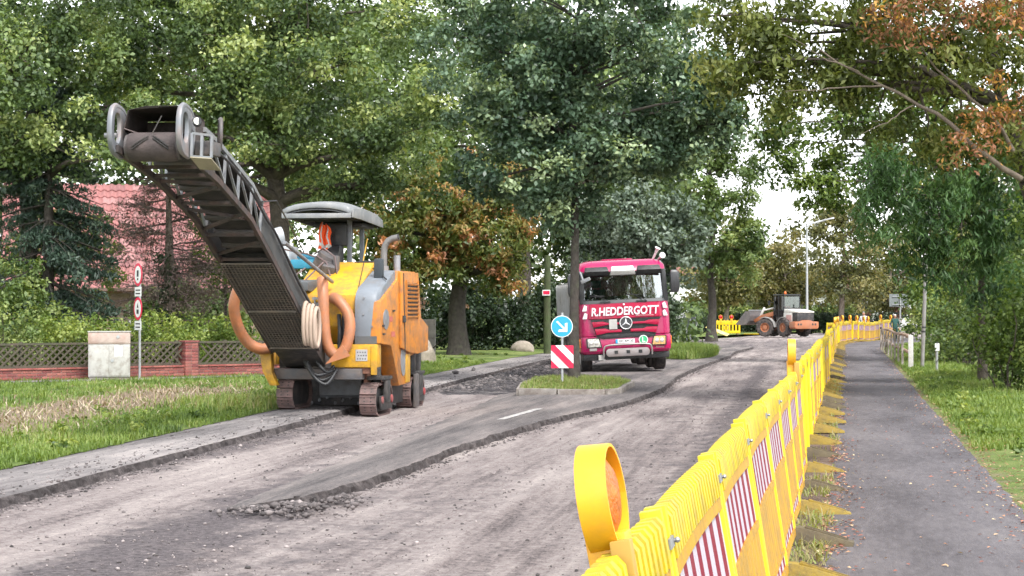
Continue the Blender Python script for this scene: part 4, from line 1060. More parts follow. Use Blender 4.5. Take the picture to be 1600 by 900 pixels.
    for s in (-1, 1):
        f.beam((0.05*s*0.6, -0.38, 0.04), (0.05*s*0.6, -0.08, 0.125), 0.012, 0.02); f.beam((0.05*s*0.6, 0.38, 0.04), (0.05*s*0.6, 0.08, 0.125), 0.012, 0.02)
    out['foot'] = f.mesh('foot', FOOTM, bevel=0.006); out['footb'] = f.mesh('foot', FOOTB, bevel=0.006)
    c = MB(); c.box(-0.055, 0.055, -0.041, -0.035, 1.0, 1.03); c.box(-0.055, 0.055, 0.038, 0.044, 1.0, 1.03); c.box(0.05, 0.056, -0.041, 0.041, 1.0, 1.03)
    c.cyl((0.045, -0.050, 1.015), (0.045, -0.03, 1.015), 0.006, n=8); c.sphere((0.045, -0.050, 1.015), 0.009, 8)
    out['clip'] = c.mesh('clip', M('dull_zinc', (0.30, 0.30, 0.31), 0.45, metal=0.5, var=0.15))
    return out
BMESH = barrier_meshes()
def barrier(x, y, ang, label, lean=0.0, dark=False, pitch=0.0, feet=True):
    t = thing('barrier_panel', label, 'barrier', (x, y, 0.0), (lean, pitch, ang), 'yellow barrier panels along the footpath')
    link('ribbed_hood', BMESH['hood'], t); link('rail', BMESH['rails'], t); link('infill_board', BMESH['infill'], t)
    link('reflective_film', BMESH['film'], t); link('reflective_film', BMESH['lowfilm'], t)
    link('end_post', BMESH['post'], t, loc=(0.034, 0, 0)); link('end_post', BMESH['post'], t, loc=(PL-0.034, 0, 0))
    link('clip', BMESH['clip'], t, loc=(PL, 0.0, 0))
    if feet: link('foot', BMESH['footb' if dark else 'foot'], t, loc=(PL, 0, 0.005), rot=(-lean, 0, random.uniform(-0.1, 0.1)))
    return t
# row along the path. Local +x runs along the fence away from the camera, local -y faces the path
random.seed(4)
ORD = ['first', 'second', 'third', 'fourth', 'fifth', 'sixth', 'seventh', 'eighth', 'ninth', 'tenth', 'eleventh', 'twelfth', 'thirteenth', 'fourteenth', 'fifteenth', 'sixteenth', 'seventeenth', 'eighteenth', 'nineteenth', 'twentieth']
def ordn(i):
    if i < 20: return ORD[i]
    tens = {2: 'twenty', 3: 'thirty', 4: 'forty', 5: 'fifty'}[(i+1)//10]
    return {2: 'twentieth', 3: 'thirtieth', 4: 'fortieth', 5: 'fiftieth'}[(i+1)//10] if (i+1) % 10 == 0 else tens+'-'+ORD[(i+1) % 10-1]
y = 3.2; i = 0
while y < 93.5:
    x = float(Fx(y)); y2 = y + (PL+0.03)*math.cos(math.atan(0.18)); x2 = float(Fx(y2))
    wob = (0.05*math.sin(i*0.9)+random.uniform(-0.02, 0.02))*(0 if i < 7 else 1)
    ang = math.atan2(y2-y, x2-x) + wob*0.35
    lean = -R([10.5, 10.2, 9.6, 8.8, 7.8, 6.6, 5.4, 4.2, 3.2, 2.4][i]) if i < 10 else R(random.uniform(-3.2, 0.2))
    zoff = 0.03*math.sin(i*0.55+1.0)
    lab = ('yellow barrier panel nearest the camera, cut off by the lower frame' if i == 0 else
           'yellow and red striped barrier panel, %s along the path from the camera' % ordn(i))
    t = barrier(x-0.72*math.sin(lean), y, ang, lab, lean=lean, dark=random.random() < 0.35)
    t.location.z = zoff if i > 2 else 0
    y = y2; i += 1
NB = i
# the far run turning right along the bend
p0 = Vector((float(Fx(y)), y, 0)); i = 0
far_dir = Vector((7.4, 21.5, 0)).normalized()
while i < 11:
    ang = math.atan2(far_dir.y, far_dir.x) + 0.02*math.sin(i)
    p = p0 + far_dir*(PL+0.03)*i
    t = barrier(p.x, p.y, ang, 'small far barrier panel on the bend, %s counted from the corner' % ordn(i), lean=R(random.uniform(-2, 2)), dark=False)
    t.location.z = 0.06*math.sin(i*0.9+0.5)
    i += 1
FAREND = p0 + far_dir*(PL+0.03)*11
barrier(float(Fx(91))-0.55, 91.0, 1.22, 'lone barrier panel standing across the road at the corner', lean=0.02)

# ---- warning lamps on the barriers
LAMPY = M('lamp_housing', (0.85, 0.42, 0.02), 0.4, var=0.05, dirt=(0.6, 0.3, 0.05), damt=0.35)
LENSO = M('amber_lens', (0.55, 0.13, 0.008), 0.38, var=0.3, vs=40, bump=0.4, bs=70)
LENSR = M('red_lens', (0.45, 0.01, 0.02), 0.15, var=0.15, vs=30, coat=0.5)
def lamp_meshes(lens):
    h = MB(); n = 28; Rr = 0.112; w = 0.037
    secs = []
    for i in range(n+1):
        a = 2*math.pi*i/n; c, s = math.cos(a), math.sin(a)
        zs = 1.16 if s > 0 else 1.22
        secs.append([(-w, c*Rr, s*Rr*zs), (w, c*Rr*0.97, s*Rr*0.97*zs), (w, c*(Rr-0.010), s*(Rr-0.010)*zs), (-w, c*(Rr-0.010), s*(Rr-0.010)*zs)])
    h.loft(secs, caps=False)
    hm = h.mesh('hood_ring', LAMPY, smooth=40)
    l = MB(); T = Matrix.Rotation(math.pi/2, 4, 'Y')
    l.lathe([(0.104, 0.0), (0.10, 0.012), (0.07, 0.03), (0.012, 0.038)], 24, T); l.lathe([(0.104, -0.0), (0.10, -0.012), (0.07, -0.03), (0.012, -0.038)], 24, T)
    lm = l.mesh('lens', lens, smooth=50)
    s = MB(); s.loft([[(-0.045, -0.05, -0.30), (0.045, -0.05, -0.30), (0.045, 0.05, -0.30), (-0.045, 0.05, -0.30)], [(-0.045, -0.05, -0.17), (0.045, -0.05, -0.17), (0.045, 0.05, -0.17), (-0.045, 0.05, -0.17)], [(-0.05, -0.04, -0.085), (0.05, -0.04, -0.085), (0.05, 0.04, -0.085), (-0.05, 0.04, -0.085)]])
    s.cyl((0, -0.07, -0.2), (0, 0.07, -0.2), 0.014, n=8)
    sm = s.mesh('bracket', LAMPY, bevel=0.008)
    b = MB(); b.box(0.02, 0.07, -0.09, -0.052, -0.30, -0.10); b.cyl((0.045, -0.1, -0.26), (0.045, -0.05, -0.26), 0.011, n=8)
    bm_ = b.mesh('battery_case', M('lamp_case', (0.45, 0.27, 0.05), 0.5), bevel=0.006)
    return hm, lm, sm, bm_
LA = lamp_meshes(LENSO); LR = lamp_meshes(LENSR)
def warning_lamp(x, y, z, ang, label, k=LA, sc=1.0, tilt=0.0):
    t = thing('warning_lamp', label, 'lamp', (x, y, z), (0, tilt, ang), 'warning lamps on the barriers'); t.scale = (sc, sc, sc)
    for nm, me in zip(('hood_ring', 'lens', 'bracket', 'battery_case'), k): link(nm, me, t)
    return t
fa = math.atan2(1, 0.18)
warning_lamp(float(Fx(4.45))-0.115, 4.45, 1.205, R(-15), 'large amber warning lamp on the nearest barrier panel', tilt=R(-9))
warning_lamp(float(Fx(18.1))-0.06, 18.1, 1.255, R(-6), 'amber warning lamp halfway along the barrier row')
for k, (dy, lab) in enumerate([(78, 'amber warning lamp just before the barrier corner'), (86, 'amber warning lamp close behind the lamp before the corner'), (91.5, 'amber warning lamp on the corner of the barrier row')]):
    warning_lamp(float(Fx(dy)), dy, 1.28, R(-4), lab)
for k, s_ in enumerate([0.6, 3.2, 5.6, 8.2, 9.8, 15.0, 19.5]):
    p = p0 + far_dir*s_
    warning_lamp(p.x, p.y, 1.30+0.05*math.sin(s_*0.44+0.5), R(20), 'tiny amber lamp on the far bend barriers, %s from the corner' % ORD[k])

# ---- short yellow barrier with two red lamps across the road, and a toppled board before it
bt = thing('open_barrier_panel', 'short yellow barrier with two red lamps before a dark trunk', 'barrier', (13.95, 129.5, 0.02), (0, 0, 0.05))
OPENY = M('open_barrier_yellow', (0.80, 0.55, 0.01), 0.45, var=0.06, dirt=(0.5, 0.35, 0.05), damt=0.36)
b = MB(); b.box(0, 2.0, -0.025, 0.025, 0.72, 1.0); b.box(0, 2.0, -0.02, 0.02, 0.12, 0.30)
for k in range(8): b.box(0.1+k*0.25, 0.16+k*0.25, -0.02, 0.02, 1.0, 1.05)
b.build('rail', OPENY, bt, bevel=0.006)
for k in range(9):
    if k == 4:
        b = MB(); b.box(0.86, 1.14, -0.018, 0.018, 0.38, 0.64); b.build('infill_board', OPENY, bt)
    b = MB(); x = 0.0+k*0.235; b.box(x, x+0.12, -0.018, 0.018, 0.30, 0.72); b.build('slat', OPENY, bt)
for x in (0.2, 1.8):
    f = link('foot', BMESH['footb'], bt, loc=(x, 0, 0.0))
warning_lamp(14.57, 129.55, 1.27, R(95), 'left of two red warning lamps on the short yellow barrier', LR, 1.35)
warning_lamp(15.33, 129.59, 1.27, R(95), 'right of two red warning lamps on the short yellow barrier', LR, 1.35)
tb = thing('toppled_board', 'toppled pale yellow board leaning at the short barrier', 'board', (13.5, 127.8, 0.0), (0, 0, 0.05))
b = MB(); b.beam((0.0, 0.5, 0.62), (1.35, -0.35, 0.03), 0.40, 0.03, up=(0.1, -0.6, 1)); b.build('board', M('pale_board', (0.68, 0.50, 0.16), 0.6, dirt=(0.6, 0.45, 0.36), damt=0.45), tb)
b = MB(); b.beam((0.1, 0.5, 0.0), (0.05, 0.5, 0.62), 0.05, 0.04); b.build('support', OPENY, tb)
pb = thing('fallen_plank', 'flat yellow plank lying on the grass beside the short barrier', 'plank', (16.1, 128.6, 0.08), (0, 0, 0.1))
b = MB(); b.box(0, 1.3, -0.2, 0.2, 0, 0.04); b.build('plank', OPENY, pb, bevel=0.005)

# ---- blue arrow sign with striped board on the island
sg = thing('traffic_sign', 'blue round arrow sign above a red white striped board on the island', 'sign', (1.10, 40.6, 0.02))
sg.scale = (0.92, 0.92, 0.92)
b = MB(); b.cyl((0, 0, -0.1), (0, 0, 1.75), 0.03, n=12); b.build('pole', GALV, sg, smooth=40)
BLUE = M('sign_blue', (0.02, 0.34, 0.68), 0.4, var=0.04); SWHITE = M('sign_white', (0.80, 0.80, 0.79), 0.4, var=0.03); SRED = M('sign_red', (0.66, 0.015, 0.07), 0.4, var=0.04)
T = Matrix.Translation((-0.01, -0.05, 1.42)) @ Matrix.Rotation(math.pi/2, 4, 'X')
b = MB(); b.lathe([(0.26, -0.004), (0.26, 0.006)], 40, T); pl = b.build('round_plate', SWHITE, sg, smooth=30)
b = MB(); b.lathe([(0.243, 0.0065), (0.243, 0.0085)], 40, T); b.build('blue_field', BLUE, pl, smooth=30)
b = MB()
A = [(-0.135, 0.105), (-0.105, 0.135), (0.07, -0.04), (0.07, 0.07), (0.13, 0.09), (0.13, -0.13), (-0.09, -0.13), (-0.07, -0.07), (0.04, -0.07)]
b.prism(A, -0.062, -0.0595, 'xz', Matrix.Translation((-0.01, 0, 1.42))); b.build('arrow', SWHITE, pl)
b = MB(); b.box(-0.265, 0.265, -0.05, -0.04, 0.43, 0.97); bd = b.build('board', SWHITE, sg)
def clip_diag(x0, x1, z0, z1, c0, c1):
    """part of a rectangle where c0 <= x+z < c1"""
    poly = [(x0, z0), (x1, z0), (x1, z1), (x0, z1)]
    def half(poly, f):
        o = []
        for i in range(len(poly)):
            a, b_ = poly[i], poly[(i+1) % len(poly)]; fa_, fb = f(a), f(b_)
            if fa_ >= 0: o.append(a)
            if (fa_ >= 0) != (fb >= 0):
                t = fa_/(fa_-fb); o.append((a[0]+(b_[0]-a[0])*t, a[1]+(b_[1]-a[1])*t))
        return o
    poly = half(poly, lambda p: p[0]+p[1]-c0)
    if poly: poly = half(poly, lambda p: c1-p[0]-p[1])
    return poly
for c0, c1 in ((-0.55, -0.345), (-0.11, 0.10), (0.31, 0.60)):
    q = clip_diag(-0.265, 0.265, -0.27, 0.27, c0, c1)
    if len(q) > 2:
        b = MB(); b.prism([(x, z+0.70) for x, z in q], -0.0545, -0.0525, 'xz'); b.build('red_stripe', SRED, bd)
b = MB(); b.box(-0.05, 0.05, -0.04, 0.035, 1.36, 1.40); b.box(-0.05, 0.05, -0.04, 0.035, 0.66, 0.70); b.build('clamp', GALV, sg)

# ---- text helper
def text_mesh(name, txt, size, mat, extrude=0.002, shear=0.0, offset=0.0, align='CENTER', space=1.0):
    cu = bpy.data.curves.new('txt', 'FONT'); cu.body = txt; cu.size = size; cu.extrude = extrude; cu.shear = shear; cu.offset = offset
    cu.align_x = align; cu.align_y = 'CENTER'; cu.space_character = space; cu.resolution_u = 3
    ob = bpy.data.objects.new('txt', cu); COL.objects.link(ob)
    dg = bpy.context.evaluated_depsgraph_get(); dg.update()
    me = bpy.data.meshes.new_from_object(ob.evaluated_get(dg)); me.name = name
    bpy.data.objects.remove(ob); bpy.data.curves.remove(cu)
    me.materials.clear(); me.materials.append(mat)
    return me
INK = M('sign_ink', (0.03, 0.03, 0.035), 0.6)
# ---- restriction signs on a pole by the garden wall (turned, so they show as narrow ovals)
sp = thing('signpost', 'slim signpost with two red ringed round signs by the garden wall', 'signpost', (-8.75, 43.6, 0.02), (0, 0, R(-58)))
b = MB(); b.cyl((0, 0, -0.1), (0, 0, 2.75), 0.03, n=10); b.build('pole', GALV, sp, smooth=40)
for zc, nm in ((2.50, 'a'), (1.70, 'b')):
    T = Matrix.Translation((0, -0.045, zc)) @ Matrix.Rotation(math.pi/2, 4, 'X')
    b = MB(); b.lathe([(0.27, -0.003), (0.27, 0.005)], 32, T); pl = b.build('round_plate', SRED, sp, smooth=30)
    b = MB(); b.lathe([(0.205, 0.0055), (0.205, 0.0075)], 32, T); b.build('white_field', SWHITE, pl, smooth=30)
    b = MB()
    if nm == 'a':
        b.box(-0.06, 0.06, -0.0555, -0.0535, zc-0.05, zc+0.10); b.box(-0.04, 0.04, -0.0555, -0.0535, zc-0.13, zc-0.08)
    else:
        b.box(-0.07, 0.07, -0.0555, -0.0535, zc-0.12, zc-0.02); b.prism([(-0.05, zc+0.02), (0.06, zc+0.02), (0.0, zc+0.13)], -0.0555, -0.0535, 'xz')
    b.build('symbol', INK, pl)
for z0, z1 in ((1.99, 2.21), (1.20, 1.41)):
    b = MB(); b.box(-0.21, 0.21, -0.048, -0.042, z0, z1); pl = b.build('notice_plate', SWHITE, sp)
    for q in range(2):
        b = MB(); b.box(-0.15, 0.15, -0.0505, -0.0485, z0+0.05+q*0.08, z0+0.08+q*0.08); b.build('print_line', INK, pl)

# ---- grey cable cabinet
cb = thing('cable_cabinet', 'scuffed pale grey cable cabinet before the garden wall', 'cabinet', (-9.33, 43.0, 0.0), (0, 0, R(10)))
CABM = M('cabinet_grey', (0.42, 0.41, 0.39), 0.7, var=0.1, vs=5, dirt=(0.22, 0.18, 0.15), dscale=7, damt=0.42, bump=0.1)
CABT = M('cabinet_top', (0.46, 0.37, 0.33), 0.7, var=0.12, vs=5, dirt=(0.36, 0.22, 0.18), dscale=3, damt=0.45)
b = MB(); b.box(-0.46, 0.46, -0.17, 0.17, 0.0, 0.14); b.build('plinth', KERB, cb, bevel=0.01)
b = MB(); b.box(-0.47, 0.47, -0.19, 0.19, 0.143, 0.90); b.build('case', CABM, cb, bevel=0.012)
b = MB(); b.box(-0.475, 0.475, -0.20, 0.20, 0.905, 1.17); hd = b.build('meter_box', CABT, cb, bevel=0.012)
b = MB(); b.box(-0.49, 0.49, -0.21, 0.21, 1.173, 1.20); b.build('lid', CABM, cb, bevel=0.006)
for x0, x1 in ((-0.445, -0.012), (0.0, 0.445)):
    b = MB(); b.box(x0, x1, -0.201, -0.192, 0.17, 0.88); d_ = b.build('door', CABM, cb, bevel=0.004)
    if x0 > -0.1:
        b = MB(); b.lathe([(0.035, 0), (0.035, 0.012)], 16, Matrix.Translation((0.07, -0.202, 0.52)) @ Matrix.Rotation(math.pi/2, 4, 'X')); b.build('lock', GALV, d_)
        b = MB(); b.box(0.12, 0.30, -0.2045, -0.202, 0.62, 0.86); b.build('notice', SWHITE, d_)
b = MB(); b.box(-0.43, 0.43, -0.207, -0.201, 0.93, 1.14); b.build('panel', CABT, hd, bevel=0.004)
b = MB(); b.lathe([(0.04, 0), (0.04, 0.012)], 16, Matrix.Translation((0.2, -0.208, 1.07)) @ Matrix.Rotation(math.pi/2, 4, 'X')); b.build('lock', GALV, hd)

# ---- garden wall of brick with a pillar, and the lattice fence on it
BRK = [M('brick_%s' % k, c, 0.9, var=0.18, vs=11, bump=0.4, bs=50, dirt=(0.13, 0.07, 0.06), dscale=6, damt=0.4) for k, c in (('red', (0.30, 0.085, 0.075)), ('dark_red', (0.22, 0.06, 0.06)), ('rose', (0.36, 0.125, 0.105)))]
MORT = M('mortar', (0.30, 0.25, 0.23), 0.95, var=0.15, bump=0.3)
ang = math.atan2(wd.y, wd.x)
wall = thing('garden_wall', 'low red brick garden wall with one square pillar', 'wall', wa, (0, 0, ang))
WL = (wb-wa).length
b = MB(); b.box(0, WL, -0.085, 0.085, -0.1, 0.30); b.build('mortar_core', MORT, wall)
bm_ = [MB().box(-0.115, 0.115, -0.10, 0.10, 0, 0.062).mesh('brick', k, bevel=0.005) for k in BRK]
random.seed(8)
for c in range(4):
    x = -0.1 + (0.125 if c % 2 else 0)
    while x < WL:
        if 3.2 < x+0.2 and x < WL-0.6: link('brick', random.choice(bm_), wall, loc=(x+0.115, random.uniform(-0.003, 0.003), 0.015+c*0.073))
        x += 0.242
b = MB(); b.box(0, 3.1, -0.10, 0.10, -0.05, 0.305); tag(b.build('far_courses', BRK[0], wall))
for s_ in range(24):
    b = MB(); b.box(s_*WL/24+0.004, (s_+1)*WL/24-0.004, -0.125, 0.125, 0.308, 0.345); b.build('coping_stone', BRK[2] if s_ % 2 else BRK[0], wall, bevel=0.006)
ps = (G(273, 597).x - wa.x)/wd.x
pil = MB().box(ps-0.165, ps+0.165, -0.165, 0.165, -0.05, 0.90).build('pillar', MORT, wall)
pb_ = [MB().box(-0.085, 0.085, -0.09, 0.09, 0, 0.062).mesh('brick', k, bevel=0.005) for k in BRK]
for c in range(12):
    for q in range(2):
        for s_ in (-1, 1):
            sh = 0.045 if c % 2 else -0.045
            link('brick', random.choice(pb_), pil, loc=(ps + (-0.09 if q == 0 else 0.09), s_*0.088, 0.015+c*0.073))
b = MB(); b.box(ps-0.20, ps+0.20, -0.20, 0.20, 0.90, 0.945); b.build('cap', BRK[1], pil, bevel=0.01)
WOODD = M('weathered_wood', (0.085, 0.065, 0.05), 0.9, var=0.3, vs=8, bump=0.4, bs=30, dirt=(0.06, 0.08, 0.045), dscale=3, damt=0.45)
slat = MB().box(-0.42, 0.42, -0.010, 0.010, -0.021, 0.021).mesh('slat', WOODD)
for (xa_, xb_, lab) in ((0.1, ps-0.25, 'dark lattice garden fence left of the brick pillar'), (ps+0.25, WL-0.1, 'dark lattice garden fence right of the brick pillar')):
    lf = thing('lattice_fence', lab, 'fence', wa, (0, 0, ang), 'lattice fences on the garden wall')
    x = xa_
    k = 0
    while x < xb_ - 0.35:
        for sgn in (-1, 1):
            link('slat', slat, lf, loc=(x+0.3, 0.012*sgn, 0.63), rot=(0, sgn*R(42), 0))
        x += 0.185; k += 1
    for z_ in (0.375, 0.90):
        b = MB(); b.box(xa_, xb_, -0.035, 0.035, z_-0.025, z_+0.025); b.build('rail', WOODD, lf)
    for q in range(5):
        xx = xa_+0.04+(xb_-xa_-0.08)*q/4
        b = MB(); b.box(xx-0.035, xx+0.035, 0.03, 0.10, 0.30, 0.95); b.build('post', WOODD, lf, bevel=0.005)
# pale footway before the wall
b = MB(); q0 = wa - wn*1.1; q1 = wb - wn*1.1; q2 = wb - wn*0.55; q3 = wa - wn*0.55
b.add([(q.x, q.y, 0.085) for q in (q0, q1, q2, q3)] + [(q.x, q.y, -0.05) for q in (q0, q1, q2, q3)], [(0, 1, 2, 3), (0, 4, 5, 1), (2, 6, 7, 3), (1, 5, 6, 2), (0, 3, 7, 4)]); tag(b.build('footway', PALE), kind='structure')

# ---- house with a red tiled roof
HW = M('house_wall', (0.28, 0.20, 0.16), 0.9, var=0.15, bump=0.3, bs=30)
ho = thing('house', 'garden house with pink red tiled roof behind the bare tree', 'house', (-12.6, 64.0, 0), (0, 0, R(14)))
b = MB(); b.box(-4.5, 4.5, 0.4, 8.4, -0.1, 2.5)
b.build('wall', HW, ho)
TILE = [M('roof_tile_%s' % k, c, 0.75, var=0.25, vs=6, dirt=(0.20, 0.11, 0.105), dscale=5, damt=0.45) for k, c in (('red', (0.34, 0.135, 0.13)), ('pink', (0.42, 0.21, 0.205)), ('dull', (0.26, 0.11, 0.112)))]
sl = math.atan2(3.9, 4.4)
b = MB(); b.add([(-4.9, -0.15, 2.42), (4.9, -0.15, 2.42), (4.9, 4.4, 6.25), (-4.9, 4.4, 6.25), (4.9, 8.95, 2.42), (-4.9, 8.95, 2.42), (-4.9, 0.1, 2.30), (4.9, 0.1, 2.30)], [(0, 1, 2, 3), (3, 2, 4, 5), (0, 6, 7, 1), (6, 7, 4, 5), (0, 3, 5, 6), (1, 7, 4, 2)])
rf = b.build('roof', TILE[2], ho)
# pantiles: S-shaped pieces
def tile_mesh(k):
    t_ = MB(); n = 6; w = 0.27; l = 0.40; secs = []
    for i in range(n+1):
        u = i/n; x = -w/2 + w*u; z = 0.035*math.sin(u*2*math.pi)
        secs.append([(x, 0, z+0.055), (x, l, z+0.02), (x, l, z-0.0), (x, 0, z+0.025)])
    t_.loft(secs)
    return t_.mesh('roof_tile', k, smooth=40)
tms = [tile_mesh(k) for k in TILE]
rot = Euler((sl, 0, 0)); random.seed(2); cnt = 0
rest = MB()
rows = 15
for r_ in range(rows):
    for c_ in range(36):
        x = -4.75 + c_*0.268; d_ = -0.1 + r_*0.39
        p = Vector((x, -0.12 + d_*math.cos(sl), 2.47 + d_*math.sin(sl)))
        if 13 <= c_ < 33 and cnt < 300:
            link('roof_tile', random.choice(tms), rf, loc=p, rot=rot); cnt += 1
        else:
            T = Matrix.Translation(p) @ rot.to_matrix().to_4x4()
            me = tms[0]
            rest.add([v.co[:] for v in me.vertices], [tuple(q.vertices) for q in me.polygons], T)
tag(rest.build('roof_tiling', TILE[0], rf, smooth=40), kind='stuff')
b = MB(); b.box(-4.95, 4.95, -0.25, -0.12, 2.36, 2.47); b.build('gutter', M('brown_gutter', (0.16, 0.10, 0.08), 0.7), ho)
for x0 in (-3.2, -0.6, 2.0):
    b = MB(); b.box(x0, x0+1.2, 0.36, 0.42, 0.95, 2.1); w_ = b.build('window', M('window_frame', (0.5, 0.47, 0.43), 0.6), ho)
    b = MB(); b.box(x0+0.08, x0+1.12, 0.345, 0.358, 1.03, 2.02); b.build('pane', M('dark_glass', (0.02, 0.025, 0.03), 0.1, spec=0.8), w_)

# ---- white buildings glimpsed far behind the trees
for i, (x, y, wdt, hh, lab) in enumerate([(13.5, 172, 9.0, 4.6, 'white house half hidden behind the roadside tree'), (33, 190, 10, 3.6, 'white house glimpsed behind the far hedge')]):
    t = thing('white_house', lab, 'house', (x, y, 0), (0, 0, R(-6)), 'white houses beyond the trees')
    MB().box(-wdt/2, wdt/2, 0, 6, -0.2, hh).build('wall', WHITEP, t)
    b = MB(); b.prism([(-0.4, hh), (6.4, hh), (3, hh+2.4)], -wdt/2-0.4, wdt/2+0.4, 'yz'); b.build('roof', M('brown_roof', (0.20, 0.09, 0.075), 0.8), t)
    for k in range(4):
        x0 = -wdt/2+0.8+k*wdt/4.3
        b = MB(); b.box(x0, x0+1.1, -0.05, 0.01, 1.2, 2.5); w_ = b.build('window', M('window_dark', (0.05, 0.06, 0.07), 0.2), t)

# ---- wooden railing right of the path
WOODL = M('grey_wood', (0.36, 0.32, 0.29), 0.9, var=0.2, vs=8, bump=0.4, bs=30, dirt=(0.16, 0.11, 0.08), dscale=3, damt=0.45)
WOODW = M('pale_wood', (0.52, 0.50, 0.48), 0.8, var=0.15, vs=8, bump=0.3, bs=30)
ra = Vector((11.35, 52.9, -0.02)); rb = Vector((15.9, 79.5, 0))
rd = (rb-ra); RL = rd.length; rdn = rd.normalized()
rl = thing('wooden_railing', 'weathered wooden railing on the right of the footpath', 'railing', ra, (0, 0, math.atan2(rd.y, rd.x)))
for z_ in (0.94, 0.48):
    pts = [(RL*k/10, 0.0, z_+0.025*math.sin(k*1.1)) for k in range(11)]
    MB().tube(pts, 0.055 if z_ > 0.6 else 0.045, 8).build('rail', M('round_rail', (0.36, 0.25, 0.18), 0.85, var=0.2, dirt=(0.2, 0.14, 0.1), damt=0.45), rl, smooth=50)
for k in range(9):
    x = RL*k/8
    MB().box(x-0.04, x+0.04, 0.05 if k else -0.09, 0.12 if k else 0.05, -0.3, 0.93 if k else 1.0).build('post', WOODW if k == 0 else WOODL, rl, bevel=0.012)
MB().beam((RL-0.2, -0.3, -0.1), (RL+0.1, 0.1, 1.0), 0.07, 0.07).build('brace', BARKD, rl)

# ---- poles on the right bank
pt = G(1441, 576); t = thing('leaning_pole', 'grey pole with two black bands standing among the bank shrubs', 'pole', (pt.x, pt.y, -0.05), (0, R(2.2), 0))
MB().cyl((0, 0, -0.2), (0, 0, 3.1), 0.055, n=12).build('shaft', M('pole_grey', (0.26, 0.25, 0.24), 0.6, var=0.15, vs=5, dirt=(0.15, 0.13, 0.12), damt=0.42), t, smooth=40)
for z_ in (1.10, 1.22): MB().cyl((0, 0, z_), (0, 0, z_+0.05), 0.062, n=12).build('band', BLACKP, t, smooth=40)
pt = G(1464, 584); t = thing('marker_post', 'short grey marker post with a white plate at the right edge', 'post', (pt.x, pt.y, -0.05))
MB().cyl((0, 0, -0.2), (0, 0, 0.86), 0.035, n=10).build('shaft', GALV, t, smooth=40)
MB().box(-0.06, 0.06, -0.05, -0.036, 0.66, 0.86).build('plate', SWHITE, t)
MB().box(-0.045, 0.045, -0.04, 0.04, 0.862, 0.90).build('cap', BLACKP, t, bevel=0.01)
# sign seen from the back
pt = G(1405, 532); t = thing('sign_back', 'grey rectangular traffic sign seen from behind on a pole', 'sign', (22.4, 107.0, -0.05))
MB().cyl((0, 0, -0.1), (0, 0, 2.75), 0.045, n=10).build('pole', GALV, t, smooth=40)
pl = MB().box(-0.62, 0.5, 0.05, 0.06, 2.0, 2.72).build('plate', M('sign_back_grey', (0.17, 0.19, 0.19), 0.6, var=0.1), t)
for z_ in (2.12, 2.58): MB().box(-0.45, 0.45, 0.0, 0.05, z_-0.02, z_+0.02).build('strut', GALV, t)

# ---- info board and the back of a round sign
t = thing('info_board', 'white information board on two posts beyond the overgrown island', 'sign', (10.35, 112.5, 0))
MB().box(-0.42, 0.36, -0.02, 0.02, 0.55, 1.92).build('panel', SWHITE, t)
b = MB(); b.cyl((-0.25, 0.04, -0.1), (-0.25, 0.04, 1.8), 0.03, n=8); b.build('leg', GALV, t); b = MB(); b.cyl((0.25, 0.04, -0.1), (0.25, 0.04, 1.8), 0.03, n=8); b.build('leg', GALV, t)
for k, (z_, w_, h_) in enumerate([(1.80, 0.3, 0.06), (1.70, 0.55, 0.07), (1.45, 0.6, 0.02), (1.35, 0.6, 0.02)]):
    MB().box(-0.36, -0.36+w_, -0.0245, -0.022, z_-h_/2, z_+h_/2).build('print_line', M('sign_print_grey', (0.25, 0.25, 0.33), 0.6), t)
MB().lathe([(0.075, 0), (0.075, 0.003)], 20, Matrix.Translation((-0.3, -0.022, 0.78)) @ Matrix.Rotation(math.pi/2, 4, 'X')).build('emblem', M('sign_print_grey', (0.25, 0.25, 0.33)), t)
t = thing('round_sign_back', 'back of a round traffic sign on a pole before the info board', 'sign', (10.65, 110.8, 0))
MB().cyl((0, 0, -0.1), (0, 0, 1.55), 0.05, n=10).build('pole', GALV, t, smooth=40)
T = Matrix.Translation((0, 0.06, 1.02)) @ Matrix.Rotation(math.pi/2, 4, 'X')
MB().lathe([(0.42, -0.01), (0.42, 0.012)], 28, T).build('disc', M('sign_back_grey', (0.17, 0.19, 0.19)), t, smooth=30)
MB().ring((0, 0.055, 1.02), (0, 1, 0), 0.43, 0.025, 28, 6).build('rim', SWHITE, t, smooth=40)
MB().beam((0.05, 0, 0.75), (0.35, -0.05, 0.15), 0.02, 0.02).build('loose_strap', SWHITE, t)

# ---- street lamp
t = thing('street_lamp', 'tall grey street lamp with one arm behind the wheel loader', 'street lamp', (20.6, 129.5, 0))
MB().tube([(0, 0, -0.1), (0, 0, 2.5), (0, 0, 7.7)], [0.11, 0.085, 0.06], 12).build('pole', GALV, t, smooth=40)
MB().tube([(0, 0, 7.6), (0.25, 0, 7.78), (1.3, 0, 8.05)], [0.07, 0.065, 0.06], 10).build('arm', GALV, t, smooth=40)
MB().loft([[(1.1, -0.10, 8.0), (1.1, 0.10, 8.0), (1.1, 0.08, 8.08), (1.1, -0.08, 8.08)], [(1.9, -0.14, 8.14), (1.9, 0.14, 8.14), (1.9, 0.08, 8.26), (1.9, -0.08, 8.26)]]).build('lamp_head', LSTEEL, t, bevel=0.02)
